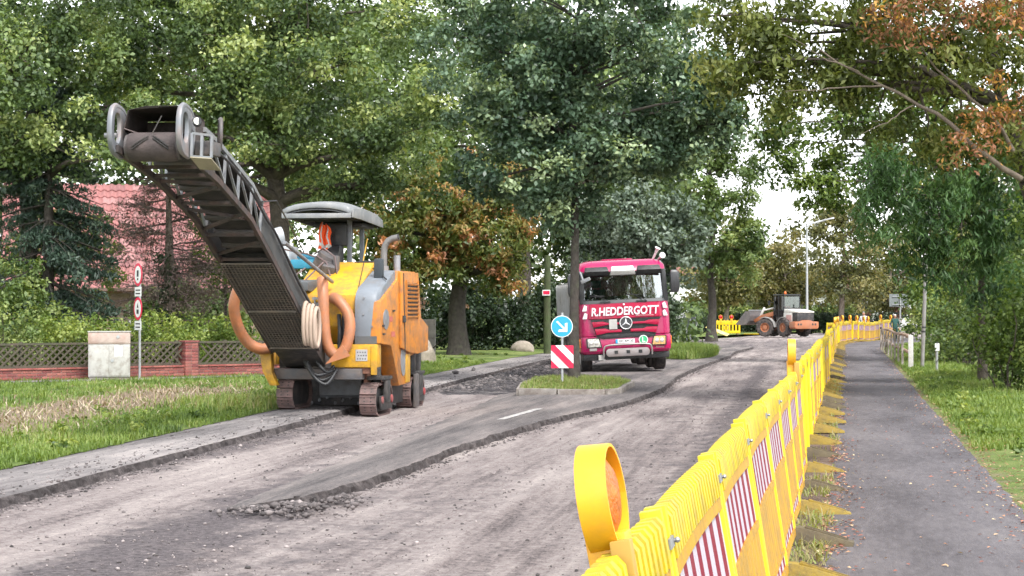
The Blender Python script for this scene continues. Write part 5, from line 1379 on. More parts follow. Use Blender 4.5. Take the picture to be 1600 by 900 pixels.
# ---- green pole with a small red plate
pt = G(855, 553); t = thing('mossy_pole', 'thick green mossy pole on the lawn with a small red white plate', 'pole', (pt.x, pt.y, 0))
MB().tube([(0, 0, -0.2), (0, 0, 2), (0.02, 0, 3.85)], [0.15, 0.135, 0.12], 14).build('shaft', M('mossy_wood', (0.065, 0.088, 0.035), 0.95, var=0.25, vs=4, bump=0.4, dirt=(0.085, 0.075, 0.05), dscale=3, damt=0.42), t, smooth=50)
pl = MB().box(-0.19, 0.12, -0.17, -0.155, 2.28, 2.50).build('plate', SWHITE, t)
MB().box(-0.16, 0.09, -0.1735, -0.1715, 2.32, 2.46).build('red_field', SRED, pl)

# ---- boulders and the concrete shelter
def boulder(loc, sx, sy, sz, label, seed):
    bm = bmesh.new(); bmesh.ops.create_icosphere(bm, subdivisions=4, radius=1.0)
    for v in bm.verts:
        p = v.co; k = 1 + 0.35*(fbm(np.array([p.x*1.3+seed]), np.array([p.y*1.3+p.z*1.7]), seed)[0]-0.5)
        v.co = Vector((p.x*sx, p.y*sy, max(p.z, -0.3)*sz*(1.15 if p.z > 0 else 1)))*k
    me = bpy.data.meshes.new('boulder'); bm.to_mesh(me); bm.free()
    me.materials.append(M('boulder_stone', (0.34, 0.29, 0.24), 0.95, var=0.25, vs=3, bump=0.6, bs=14, dirt=(0.18, 0.16, 0.12), dscale=2.5, damt=0.45))
    me.polygons.foreach_set('use_smooth', [True]*len(me.polygons)); me.set_sharp_from_angle(angle=R(28))
    tag(link('boulder', me, loc=loc), label, 'boulder', 'boulders on the lawn')
pt = G(816, 551); boulder((pt.x, pt.y+0.3, 0.10), 0.48, 0.4, 0.34, 'pale peaked boulder on the lawn near the green pole', 3)
pt = G(660, 569); boulder((pt.x, pt.y+0.3, 0.12), 0.42, 0.45, 0.62, 'rounded tall boulder right behind the milling machine', 8)
pt = G(668, 556); t = thing('concrete_shelter', 'grey concrete block with a dark opening behind the boulder', 'concrete block', (pt.x-0.35, pt.y+2.0, 0))
CONC = M('concrete', (0.33, 0.31, 0.29), 0.95, var=0.2, vs=3, bump=0.5, bs=20, dirt=(0.2, 0.18, 0.16), dscale=2, damt=0.45)
b = MB(); b.box(-1.2, 0.55, 0, 0.5, 0.62, 1.35); b.box(0.18, 0.55, 0.002, 0.5, -0.1, 0.618); b.box(-1.2, -0.9, 0.002, 0.5, -0.1, 0.618); b.build('frame', CONC, t, bevel=0.02)
MB().box(-0.9, 0.18, 0.3, 0.34, -0.1, 0.62).build('back_panel', BLACKM, t)
# ================================================================== cold milling machine
MO = Vector((-3.02, 31.0, -0.10)); MA = -math.atan2(0.158, 0.987)
mill = thing('milling_machine', 'orange and yellow road milling machine with long raised conveyor', 'milling machine', MO, (0, 0, MA))
W2M = (Matrix.Translation(MO) @ Matrix.Rotation(MA, 4, 'Z')).inverted()

# ---- crawler tracks
def track(name_parent, lx, ly, h0, outer, length=0.72, r=0.25, w=0.28):
    T0 = Vector((lx, ly, h0))
    per = 2*length + 2*math.pi*r; n = 20
    hub = MB()
    hub.prism([(ly-length/2-r*0.7+0.05, h0+r+0.02)] + [(ly-length/2+math.cos(a)*r*0.78, h0+r+0.02+math.sin(a)*r*0.78) for a in np.linspace(math.pi*1.05, math.pi*1.5, 5)] + [(ly+length/2+math.cos(a)*r*0.78, h0+r+0.02+math.sin(a)*r*0.78) for a in np.linspace(-math.pi*0.5, math.pi*0.5, 8)] + [(ly-length/2+math.cos(a)*r*0.78, h0+r+0.02+math.sin(a)*r*0.78) for a in np.linspace(math.pi*0.5, math.pi*0.95, 5)], lx-w*0.36, lx+w*0.36, 'yz')
    tr = hub.build('track', BLACKM, mill, smooth=30)
    def at(s):
        s = s % per
        if s < length: return Vector((0, -length/2+s, 0)), 0.0
        s -= length
        if s < math.pi*r:
            a = s/r; return Vector((0, length/2+math.sin(a)*r, r-math.cos(a)*r)), a
        s -= math.pi*r
        if s < length: return Vector((0, length/2-s, 2*r)), math.pi
        s -= length; a = s/r
        return Vector((0, -length/2-math.sin(a)*r, r+math.cos(a)*r)), math.pi+a
    for k in range(n):
        p, a = at(per*(k+0.3)/n)
        T = Matrix.Translation(T0 + p + Vector((0, 0, 0.02))) @ Matrix.Rotation(a, 4, 'X')
        b = MB(); sl_ = per/n*0.47
        b.cur = 0; b.box(-w/2, w/2, -sl_, sl_, -0.022, 0.008, T); b.box(-w/2+0.01, w/2-0.01, -sl_*0.98, -sl_*0.70, -0.034, -0.0225, T)
        b.cur = 1
        for sx in (-0.055, 0.055):
            for sy in (-0.028, 0.028): b.box(sx-0.012, sx+0.012, sy-0.011, sy+0.011, -0.0245, -0.0225, T)
        link('track_shoe', b.mesh('track_shoe', [TRACKM, BLACKM]), tr)
    o = lx + outer*(w/2+0.012)
    b = MB(); b.prism([(ly-0.40, h0+0.10), (ly+0.40, h0+0.10), (ly+0.46, h0+0.34), (ly-0.46, h0+0.34)], o, o+outer*0.035, 'yz'); b.build('side_frame', BLACKM, tr, bevel=0.01)
    b = MB(); b.lathe([(0.07, 0), (0.07, 0.05), (0.04, 0.06)], 16, Matrix.Translation((o, ly+length/2-0.02, h0+r+0.02)) @ Matrix.Rotation(outer*math.pi/2, 4, 'Y')); b.build('drive_hub', REDP, tr, smooth=40)
    b = MB(); b.lathe([(0.06, 0), (0.06, 0.05), (0.035, 0.06)], 16, Matrix.Translation((o, ly-length/2, h0+r+0.02)) @ Matrix.Rotation(outer*math.pi/2, 4, 'Y')); b.build('idler_hub', REDP, tr, smooth=40)
    b = MB(); b.box(lx-0.20, lx+0.22, ly-0.30, ly+0.28, h0+0.60, h0+0.66); b.box(lx+outer*0.19-0.025, lx+outer*0.19+0.025, ly-0.16, ly+0.16, h0+0.22, h0+0.598); b.cyl((lx, ly, h0+0.55), (lx, ly, 0.95), 0.085, n=12); b.build('leg_column', BLACKM, tr, bevel=0.008)
track(mill, 0.64, 0.55, 0.0, 1); track(mill, -0.77, 0.50, 0.105, -1); track(mill, 0.62, 3.35, 0.0, 1); track(mill, -0.77, 3.35, 0.105, -1)

# ---- chassis and milling drum housing
b = MB(); b.box(-0.93, 0.60, 0.10, 4.1, 0.80, 1.20); b.build('chassis', BLACKM, mill, bevel=0.02)
b = MB(); b.box(-0.98, 0.55, -0.12, 0.10, 0.62, 0.80); b.box(-0.45, 0.25, -0.05, 0.10, 0.803, 1.05); b.build('front_beam', STEEL, mill, bevel=0.012)
b = MB(); b.prism([(1.35, 0.12), (2.75, 0.12), (2.75, 0.80), (1.35, 0.80)], -0.95, 0.62, 'yz'); b.build('drum_housing', BLACKM, mill, bevel=0.015)
b = MB(); b.prism([(1.30, 0.30), (1.345, 0.25), (1.345, 0.75), (1.25, 0.75)], -0.55, 0.20, 'yz'); b.build('apron_plate', LSTEEL, mill)
for k in range(9):
    a = k*0.7; b = MB(); b.lathe([(0.03, 0), (0.018, 0.05), (0.004, 0.075)], 8, Matrix.Translation((-0.7+k*0.14, 1.36, 0.16+0.05*(k % 3))) @ Matrix.Rotation(R(115), 4, 'X')); b.build('cutting_tooth', LSTEEL, mill)
b = MB(); b.prism([(0.25, 0.48), (1.45, 0.45), (1.40, 1.20), (0.25, 1.20)], 0.50, 0.555, 'yz'); b.build('wheel_arch_plate', M('rust_plate', (0.23, 0.10, 0.065), 0.8, var=0.2, dirt=(0.12, 0.07, 0.05), damt=0.48), mill)
# bumper
b = MB(); b.box(0.02, 0.80, -0.08, 0.24, 0.82, 1.205); bp = b.build('bumper', MYELLOW, mill, bevel=0.02)
b = MB(); b.box(0.44, 0.64, -0.088, -0.082, 0.93, 1.12); pl = b.build('perforated_plate', M('perforated_steel', (0.45, 0.45, 0.45), 0.5, metal=0.3, var=0.2), bp)
for q in range(12):
    b = MB(); cx, cz = 0.475+(q % 4)*0.043+(0.015 if (q//4) % 2 else 0), 0.965+(q//4)*0.055; b.box(cx-0.010, cx+0.010, -0.0915, -0.0885, cz-0.009, cz+0.009); b.build('hole', BLACKM, bp)
b = MB(); b.box(0.06, 0.70, -0.04, 0.2, 0.715, 0.815); b.build('tow_beam', M('rust_plate', (0.23, 0.10, 0.065)), bp, bevel=0.01)
b = MB(); b.box(0.70, 0.805, -0.095, -0.0825, 0.70, 1.18); b.build('corner_strip', MYELLOW, bp, bevel=0.006)
b = MB(); b.box(-1.18, -0.94, -0.05, 0.35, 0.86, 1.16); b.build('side_box', MYELLOW, mill, bevel=0.02)
# ---- hoods
b = MB()
secs = []
for x, sh in ((0.40, 0.0), (0.66, 0.0), (0.76, 0.03), (0.80, 0.12)):
    secs.append([(x, 0.0+sh, 1.21), (x, 0.0+sh, 1.92), (x, 0.06+sh, 2.05), (x, 0.22+sh, 2.15), (x, 1.30, 2.47), (x, 1.32, 1.21)])
b.loft(secs); cw = b.build('engine_cowl', MGREY, mill, bevel=0.02)
b = MB(); b.box(0.405, 0.78, -0.006, 0.02, 1.21, 1.34); b.build('cowl_base', M('dark_grey', (0.10, 0.105, 0.11), 0.5), cw)
for (x, z) in ((0.55, 1.70), (0.56, 1.98), (0.7, 1.5)):
    b = MB(); b.lathe([(0.016, 0), (0.012, 0.012)], 10, Matrix.Translation((x, -0.004, z)) @ Matrix.Rotation(math.pi/2, 4, 'X')); b.build('bolt', LSTEEL, cw)
b = MB()
b.prism([(0.12, 1.50), (0.12, 2.03), (1.45, 2.60), (2.30, 2.64), (2.30, 1.21), (0.4, 1.21)], -0.70, 0.394, 'yz'); hd = b.build('yellow_hood', MYELLOW, mill, bevel=0.03)
b = MB(); b.add([(0.0, 1.60, 2.6125), (0.32, 1.60, 2.6125), (0.32, 2.2, 2.6425), (0.0, 2.2, 2.6425), (0.0, 1.60, 2.63), (0.32, 1.60, 2.63), (0.32, 2.2, 2.66), (0.0, 2.2, 2.66)], [(0, 3, 2, 1), (4, 5, 6, 7), (0, 1, 5, 4), (1, 2, 6, 5), (2, 3, 7, 6), (3, 0, 4, 7)]); b.build('hood_vent', BLACKP, hd)
b = MB(); b.beam((0.20, 1.5, 2.632), (0.385, 0.30, 2.125), 0.012, 0.012); b.build('seam', BLACKP, hd)
b = MB(); b.beam((0.41, 1.29, 2.50), (0.80, 0.62, 2.30), 0.02, 0.02); b.build('seam', BLACKP, hd)
# right side cover
side = [(0.0, 1.22), (0.02, 1.92), (1.28, 2.30), (1.30, 2.46), (2.75, 2.47), (3.05, 1.62), (3.3, 1.55), (3.3, 1.03), (2.30, 0.95), (2.30, 0.48), (1.45, 0.46), (0.82, 1.17)]
b = MB(); b.prism(side, 0.565, 0.84, 'yz'); sc_ = b.build('side_cover', ORANGE, mill, bevel=0.018)
lou = [(1.42, 1.12), (1.40, 2.44), (2.76, 2.45), (3.02, 1.64), (3.64, 1.48), (3.64, 1.03), (2.76, 0.99), (2.1, 1.02)]
b = MB(); b.prism(lou, 0.842, 0.90, 'yz'); b.prism([(3.302, 1.04), (3.302, 1.54), (3.62, 1.46), (3.62, 1.04)], 0.45, 0.8415, 'yz'); lv = b.build('louvre_door', ORANGE, mill, bevel=0.014)
b = MB(); b.box(0.9005, 0.9045, 1.72, 2.66, 1.66, 2.26); b.build('louvre_recess', BLACKM, lv)
for q in range(9):
    z = 1.655+q*0.072; b = MB(); b.bx((0.915, 2.19, z), (0.03, 0.96, 0.030), (0, R(25), 0)); b.build('louvre_slat', ORANGE, lv)
for (yy, z) in ((1.71, 1.96), (2.67, 1.96)):
    b = MB(); b.box(0.905, 0.925, yy-0.02, yy+0.02, 1.62, 2.30); b.build('louvre_frame', ORANGE, lv)
b = MB(); b.beam((0.906, 1.48, 2.42), (0.906, 1.62, 1.06), 0.012, 0.02, up=(1, 0, 0)); b.build('door_gap', BLACKM, lv)
b = MB(); b.box(0.905, 0.93, 1.42, 1.60, 1.56, 1.68); b.build('latch', BLACKM, lv, bevel=0.005)
for (yy, z, sz) in ((0.40, 1.62, 0.17), (1.75, 0.90, 0.28)):
    b = MB(); n_ = 20; b.prism([(yy+0.22*math.cos(2*math.pi*k/n_), z+sz*math.sin(2*math.pi*k/n_)) for k in range(n_)], 0.842, 0.850, 'yz'); b.build('oval_plate', LSTEEL, sc_)
b = MB(); b.box(0.842, 0.86, 1.9, 2.26, 0.50, 1.0); b.build('side_plate', MYELLOW, sc_, bevel=0.008)
for yy, z in ((0.15, 1.36), (0.12, 1.5), (0.9, 1.75)):
    b = MB(); b.box(0.842, 0.865, yy, yy+0.12, z, z+0.03); b.build('handle', BLACKM, sc_)
for yy, zz, nm in ((0.62, 1.58, 'red'), (0.8, 1.32, 'red')):
    b = MB(); b.box(0.842, 0.8445, yy, yy+0.30, zz, zz+0.09); b.build('warning_sticker', M('faded_red', (0.45, 0.12, 0.08), 0.6), sc_)
# rear frame, seen past the cover
b = MB(); b.box(-0.9, 0.62, 3.66, 3.9, 0.40, 1.9); b.build('rear_frame', BLACKM, mill, bevel=0.02)
b = MB(); b.beam((0.60, 3.98, 0.10), (0.62, 4.05, 1.0), 0.10, 0.16); b.beam((0.62, 3.8, 0.55), (0.62, 4.2, 0.4), 0.08, 0.08); b.build('rear_arm', BLACKM, mill, bevel=0.01)
b = MB(); b.box(0.62, 0.70, 3.62, 3.80, 1.56, 2.05); b.build('rear_box', BLACKP, mill, bevel=0.02)
b = MB(); b.prism([(2.78, 0.02), (3.05, 0.02), (3.02, 0.62), (2.80, 0.62)], 0.80, 0.86, 'yz'); b.build('edge_guard', STEEL, mill, bevel=0.01)
# exhaust, mirror
b = MB(); b.tube([(0.53, 1.6, 2.40), (0.53, 1.6, 2.78), (0.545, 1.6, 2.90), (0.60, 1.6, 2.985), (0.68, 1.6, 3.03), (0.80, 1.6, 3.055)], 0.056, 14, caps=False); b.build('exhaust_pipe', M('exhaust_steel', (0.19, 0.185, 0.18), 0.55, metal=0.4, var=0.2), mill, smooth=50)
b = MB(); b.cyl((0.78, 1.6, 3.052), (0.80, 1.6, 3.0555), 0.0565, n=14); b.build('exhaust_mouth', BLACKM, mill)
b = MB(); b.cyl((0.53, 1.6, 2.40), (0.53, 1.6, 2.55), 0.085, n=14); b.cyl((0.73, 1.75, 2.45), (0.73, 1.75, 2.74), 0.06, n=14); b.build('silencer', LSTEEL, mill, smooth=40)
b = MB(); b.box(0.53, 0.70, 0.80, 0.90, 2.25, 2.66); mr = b.build('mirror', M('mirror_case', (0.03, 0.038, 0.045), 0.4), mill, bevel=0.04)
b = MB(); b.tube([(0.61, 0.92, 2.3), (0.66, 1.1, 2.15), (0.70, 1.2, 2.0)], 0.012, 8); b.build('mirror_arm', BLACKM, mr)
# ---- operator stand and canopy
b = MB(); b.box(-1.0, 0.30, 2.40, 4.0, 1.25, 1.32); b.build('platform', BLACKM, mill)
b = MB(); b.prism([(2.34, 1.35), (2.34, 2.80), (2.46, 2.95), (2.75, 2.95), (2.75, 1.35)], -0.78, -0.48, 'yz'); cs = b.build('console', BLACKP, mill, bevel=0.03)
b = MB(); b.box(-0.72, -0.42, 2.62, 3.2, 2.95, 3.35); b.build('console_hood', BLACKP, cs, bevel=0.02)
b = MB(); b.box(-0.78, -0.60, 3.0, 3.1, 2.2, 3.3); b.build('seat_back', BLACKP, mill, bevel=0.03)
b = MB(); b.box(-0.43, -0.35, 2.76, 2.84, 1.30, 3.42); b.build('canopy_post', MGREY, mill, bevel=0.008)
b = MB(); b.box(-0.43, -0.35, 3.70, 3.78, 1.30, 3.42); b.build('canopy_post', MGREY, mill, bevel=0.008)
b = MB(); b.tube([(-1.0, 2.45, 2.0), (-1.0, 2.45, 2.55), (-0.9, 3.6, 2.55), (-0.9, 3.6, 1.3)], 0.02, 8); b.tube([(-0.2, 3.0, 2.6), (-0.18, 3.3, 3.1)], 0.012, 8); b.build('hand_rail', MYELLOW, mill, smooth=50)
CANO = M('canopy_grey', (0.20, 0.21, 0.22), 0.45, var=0.06, dirt=(0.35, 0.34, 0.33), damt=0.4)
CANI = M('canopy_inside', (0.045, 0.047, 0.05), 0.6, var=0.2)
def can_sec(y, z0, dome, inset, lip):
    pts = []
    xa, xb = -1.33+inset, -0.05-inset
    for k in range(13):
        u = k/12; x = xa+(xb-xa)*u
        z = z0 + dome*(1-(2*u-1)**2)*0.7 + dome*0.3*(1-(2*u-1)**6)
        pts.append((x, y, z))
    return pts
b = MB()
ysec = [(1.60, 3.47, 0.12, 0.02), (1.66, 3.555, 0.13, 0.0), (2.2, 3.60, 0.13, 0.0), (3.4, 3.56, 0.12, 0.0), (3.95, 3.47, 0.10, 0.03), (4.02, 3.36, 0.08, 0.06)]
secs = [can_sec(y, z, d, i, 0) for y, z, d, i in ysec]
b.loft(secs, caps=False, closed=False)
cp = b.build('canopy', CANO, mill, smooth=35)
so = cp.modifiers.new('thick', 'SOLIDIFY'); so.thickness = 0.025
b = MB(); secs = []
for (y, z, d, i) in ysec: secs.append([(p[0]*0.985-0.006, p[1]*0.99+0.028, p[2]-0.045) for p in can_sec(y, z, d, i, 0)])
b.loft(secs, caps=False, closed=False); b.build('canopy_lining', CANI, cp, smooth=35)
for s in (0, 1):
    b = MB(); x = -0.052 if s else -1.328
    b.prism([(1.64, 3.41), (1.66, 3.555), (2.2, 3.60), (3.4, 3.56), (3.95, 3.47), (4.0, 3.33), (3.3, 3.36), (2.3, 3.40)], x-0.014, x+0.014, 'yz'); b.build('canopy_side', CANO, cp, bevel=0.006)
b = MB(); b.box(-1.32, -0.065, 1.585, 1.615, 3.40, 3.485); b.build('canopy_fascia', CANO, cp, bevel=0.01)
for yy in (2.1, 2.8, 3.6):
    b = MB(); b.box(-1.25, -0.12, yy-0.03, yy+0.03, 3.40, 3.46); b.build('canopy_rib', CANI, cp)
b = MB(); b.box(-1.15, -0.2, 3.0, 3.95, 3.30, 3.38); b.build('canopy_underbox', CANI, cp, bevel=0.02)
# tool clutter in front of the stand
b = MB(); b.box(-1.05, -0.62, 1.2, 1.9, 2.50, 2.66); b.build('blue_crate', M('teal_plastic', (0.03, 0.22, 0.33), 0.5), mill, bevel=0.02)
b = MB(); b.bx((-0.78, 1.5, 2.70), (0.45, 0.3, 0.05), (0.2, 0.15, 0.3)); b.build('blue_tarp', M('teal_dark', (0.02, 0.13, 0.20), 0.6), mill)
b = MB(); b.bx((-0.48, 1.3, 2.62), (0.30, 0.35, 0.30), (0.2, 0.5, 0.2)); b.bx((-0.32, 1.1, 2.48), (0.22, 0.3, 0.22), (0.4, 0.2, 0.1)); b.build('pump_block', STEEL, mill, bevel=0.02)
b = MB(); b.box(-0.25, -0.16, 1.05, 1.2, 2.0, 2.72); b.build('filter_box', STEEL, mill, bevel=0.02)
for k, pts in enumerate([[(-0.62, 1.2, 2.75), (-0.4, 1.0, 2.85), (-0.2, 1.0, 2.7), (-0.16, 1.0, 2.4)], [(-0.7, 0.9, 2.5), (-0.9, 0.6, 2.3), (-0.6, 0.4, 2.25), (-0.35, 0.8, 2.6)], [(-0.55, 1.1, 2.72), (-0.35, 1.0, 2.6), (-0.25, 0.9, 2.35)], [(-1.6, -1.5, 2.75), (-1.1, 0, 2.85), (-0.7, 1.0, 2.75), (-0.5, 1.2, 2.66)]]):
    b = MB(); b.tube(pts, 0.014, 6); b.build('hydraulic_hose', M('brown_hose', (0.13, 0.09, 0.09), 0.6), mill, smooth=50)
b = MB(); b.lathe([(0.075, 0), (0.075, 0.20)], 14, Matrix.Translation((-0.28, 0.45, 2.16)) @ Matrix.Rotation(R(70), 4, 'X') @ Matrix.Rotation(R(25), 4, 'Y')); b.build('pipe_stub', HOSEO, mill, smooth=40)
b = MB(); b.loft([[(-0.75, 0.7, 2.05), (-0.35, 0.6, 2.05), (-0.35, 0.6, 2.3), (-0.75, 0.7, 2.3)], [(-0.68, 0.1, 2.1), (-0.42, 0.05, 2.1), (-0.42, 0.05, 2.25), (-0.68, 0.1, 2.25)]]); b.build('water_pump_cover', M('dark_grey', (0.10, 0.105, 0.11)), mill, bevel=0.02)
for x in (-0.30, -0.22, -0.13): MB().box(x-0.012, x+0.012, 0.05, 0.08, 1.35, 2.0).build('ladder_bar', LSTEEL, mill)
MB().box(-0.34, -0.09, 0.04, 0.09, 1.95, 1.99).build('ladder_bar', LSTEEL, mill)
b = MB(); b.tube([(-1.5, 1.5, 2.9), (-1.5, 1.5, 3.05), (-1.3, 1.6, 3.1)], 0.16, 14); b.box(-1.7, -1.1, 1.3, 1.9, 2.1, 2.9); b.build('water_tank', M('tank_grey', (0.36, 0.38, 0.40), 0.5, var=0.1), mill, bevel=0.05)
# ---- suction hoses (corrugated)
def smooth_pts(pts, n=40):
    P = [Vector(p) for p in pts]; out = []
    for i in range(len(P)-1):
        a = P[max(i-1, 0)]; b_ = P[i]; c = P[i+1]; d = P[min(i+2, len(P)-1)]
        for k in range(n//(len(P)-1)):
            t = k/(n//(len(P)-1))
            out.append(0.5*((2*b_)+(c-a)*t+(2*a-5*b_+4*c-d)*t*t+(3*b_-a-3*c+d)*t**3))
    out.append(P[-1]); return out
def corr(name, pts, r, mat, parent, n=64, amp=0.03):
    p = smooth_pts(pts, n); b = MB(); b.tube(p, [r*(1+amp*(1 if i % 2 else -1)) for i in range(len(p))], 14); return b.build(name, mat, parent, smooth=80)
corr('suction_hose', [(-0.12, -0.15, 2.30), (-0.06, -0.30, 2.0), (-0.03, -0.34, 1.55), (0.02, -0.33, 1.20), (0.14, -0.28, 1.04), (0.28, -0.22, 1.12), (0.36, -0.18, 1.42), (0.32, -0.12, 1.70), (0.14, -0.05, 1.93), (0.0, 0.1, 1.98)], 0.092, HOSEO, mill, 90)
corr('suction_hose', [(-1.32, -0.9, 2.15), (-1.42, -0.85, 1.85), (-1.40, -0.7, 1.52), (-1.28, -0.55, 1.25), (-1.08, -0.45, 1.13), (-0.92, -0.3, 1.18)], 0.092, HOSEO, mill, 60)
b = MB(); b.cyl((-0.98, -0.35, 1.14), (-0.88, -0.28, 1.19), 0.105, n=14); b.build('hose_clamp', BLACKM, mill)
b = MB(); b.loft([[(-1.15, -0.32, 1.06), (-0.95, -0.32, 1.06), (-0.95, -0.12, 1.06), (-1.15, -0.12, 1.06)], [(-1.10, -0.30, 0.75), (-0.94, -0.30, 0.75), (-0.94, -0.14, 0.75), (-1.10, -0.14, 0.75)], [(-0.98, -0.30, 0.52), (-0.84, -0.30, 0.52), (-0.84, -0.14, 0.52), (-0.98, -0.14, 0.52)]]); b.build('yellow_chute', MYELLOW, mill, bevel=0.02)
b = MB(); b.add([(0.0, -0.38, 0.88), (0.42, -0.36, 1.02), (0.28, -0.33, 1.20), (0.0, -0.41, 0.88), (0.42, -0.385, 1.02), (0.28, -0.355, 1.20)], [(0, 1, 2), (5, 4, 3), (0, 3, 4, 1), (1, 4, 5, 2), (2, 5, 3, 0)]); b.build('hose_guard', HOSEO, mill)
for k in range(4):
    b = MB(); n_ = 26
    b.tube([W2M @ Vector((-3.17+k*0.055+0.03*math.cos(2*math.pi*q/n_), 28.55+0.12*math.cos(2*math.pi*q/n_), 1.47-0.02*k+(0.32-0.02*(k % 2))*math.sin(2*math.pi*q/n_))) for q in range(n_)], 0.032, 8, closed=True); b.build('coiled_hose', HOSEB, mill, smooth=50)
for k, pts in enumerate([[(-0.25, -0.3, 1.35), (-0.2, -0.35, 1.0), (0.0, -0.3, 0.75), (0.1, -0.2, 0.85)], [(-0.35, -0.3, 1.3), (-0.3, -0.36, 0.9), (-0.1, -0.3, 0.62), (0.12, -0.2, 0.72)], [(-0.42, -0.3, 1.3), (-0.36, -0.38, 0.95), (-0.16, -0.35, 0.7), (0.1, -0.25, 0.78)], [(-0.30, -0.3, 1.3), (-0.28, -0.4, 0.82), (0.0, -0.4, 0.55), (0.16, -0.22, 0.80)], [(-0.2, -0.1, 1.9), (-0.18, -0.2, 1.6), (-0.2, -0.2, 1.3)], [(0.12, 0.05, 1.7), (0.16, -0.05, 1.4), (0.14, -0.05, 1.1)], [(0.2, 0.05, 1.7), (0.22, -0.02, 1.4), (0.2, -0.02, 1.1)]]):
    b = MB(); b.tube(smooth_pts(pts, 18), 0.028 if k < 4 else 0.035, 8); b.build('hydraulic_hose', BLACKP, mill, smooth=60)

MB().beam(W2M @ Vector((-3.35, 28.6, 1.74)), W2M @ Vector((-2.98, 28.55, 1.76)), 0.05, 0.04).build('hose_hook', STEEL, mill)
# ---- conveyor
CP = [Vector(p) for p in ((-3.51, 30.0, 1.05), (-3.87, 27.0, 2.40), (-3.98, 25.5, 2.93), (-4.14, 23.6, 3.33), (-4.27, 21.75, 3.57))]
LAT = Vector((1.0, -0.09, 0)).normalized(); HW = 0.385
def cpos(t):                      # t in 0..4 along the spine
    i = min(int(t), 3); return CP[i].lerp(CP[i+1], t-i)
def cup(t):
    i = min(int(t), 3); d = (CP[i+1]-CP[i]).normalized(); u = LAT.cross(d); u = u if u.z > 0 else -u
    return u.normalized()
def cw_(t, lat, up): return W2M @ (cpos(t) + LAT*lat + cup(t)*up)
RUSTR = M('rust_rail', (0.055, 0.047, 0.045), 0.75, metal=0.2, var=0.3, vs=8, dirt=(0.12, 0.07, 0.058), dscale=5, damt=0.45)
b = MB(); b.beam(cw_(0, 0, 0.1), cw_(0.3, 0, 0.1), 0.3, 0.06); cv = b.build('conveyor', BLACKM, mill)
ts = [0, 1, 2, 2.5, 3, 3.5, 4]
for s in (-1, 1):
    b = MB()
    for i in range(len(ts)-1): b.beam(cw_(ts[i], s*HW, 0), cw_(ts[i+1]+(0.008 if i < len(ts)-2 else 0), s*HW, 0), 0.055, 0.085)
    b.build('lower_rail', RUSTR, cv)
    b = MB()
    us = [1.6, 2, 2.5, 3, 3.4]
    for i in range(len(us)-1): b.beam(cw_(us[i], s*HW, 0.48), cw_(us[i+1], s*HW, 0.48), 0.045, 0.06)
    b.build('upper_rail', LSTEEL, cv)
    vs_ = [1.6, 2.0, 2.4, 2.8, 3.2]
    for i, t in enumerate(vs_):
        b = MB(); b.beam(cw_(t, s*HW, 0.04), cw_(t, s*HW, 0.45), 0.035, 0.035); b.build('upright', LSTEEL, cv)
        if i < len(vs_)-1:
            b = MB(); b.beam(cw_(t, s*HW, 0.05), cw_(vs_[i+1], s*HW, 0.44), 0.03, 0.03); b.build('diagonal_brace', LSTEEL, cv)
    # sheet side below the truss
    b = MB()
    for i, (t0, t1) in enumerate(((0.0, 1.0), (1.0, 1.6))):
        q = [cw_(t0, s*(HW+0.03), 0.045), cw_(t1, s*(HW+0.03), 0.045), cw_(t1, s*(HW+0.03), 0.42), cw_(t0, s*(HW+0.03), 0.42)]
        q2 = [cw_(t0, s*(HW+0.01), 0.045), cw_(t1, s*(HW+0.01), 0.045), cw_(t1, s*(HW+0.01), 0.42), cw_(t0, s*(HW+0.01), 0.42)]
        b.add(q+q2, [(0, 1, 2, 3), (7, 6, 5, 4), (0, 4, 5, 1), (1, 5, 6, 2), (2, 6, 7, 3), (3, 7, 4, 0)])
    b.build('side_sheet', M('side_sheet_grey', (0.045, 0.047, 0.05), 0.6, var=0.2, dirt=(0.10, 0.088, 0.08), damt=0.42), cv)
    b = MB(); b.tube(smooth_pts([cw_(t, s*(HW+0.07), 0.30+0.03*math.sin(t*7)) for t in (0.1, 0.6, 1.1, 1.6, 2.2, 2.8, 3.2)], 42), 0.018, 6); b.build('cable', BLACKP, cv, smooth=60)
# cross members of the underside
for k, (t, dt) in enumerate([(1.02, 0.0), (1.15, 0.32), (1.62, 0.0), (1.75, 0.40), (2.28, -0.30), (2.42, 0.0), (2.55, 0.3), (2.98, -0.1), (3.15, 0.0), (3.42, 0.0)]):
    b = MB(); b.beam(cw_(t, -HW, 0.0), cw_(min(t+dt, 3.9), HW, 0.0), 0.045, 0.045); b.build('cross_member', RUSTR, cv)
for k, t in enumerate([1.2, 1.5, 1.85, 2.2, 2.6, 2.9, 3.25]):
    b = MB(); b.cyl(cw_(t, -0.30, 0.13), cw_(t, 0.30, 0.13), 0.055, n=12); b.build('return_roller', STEEL, cv, smooth=40)
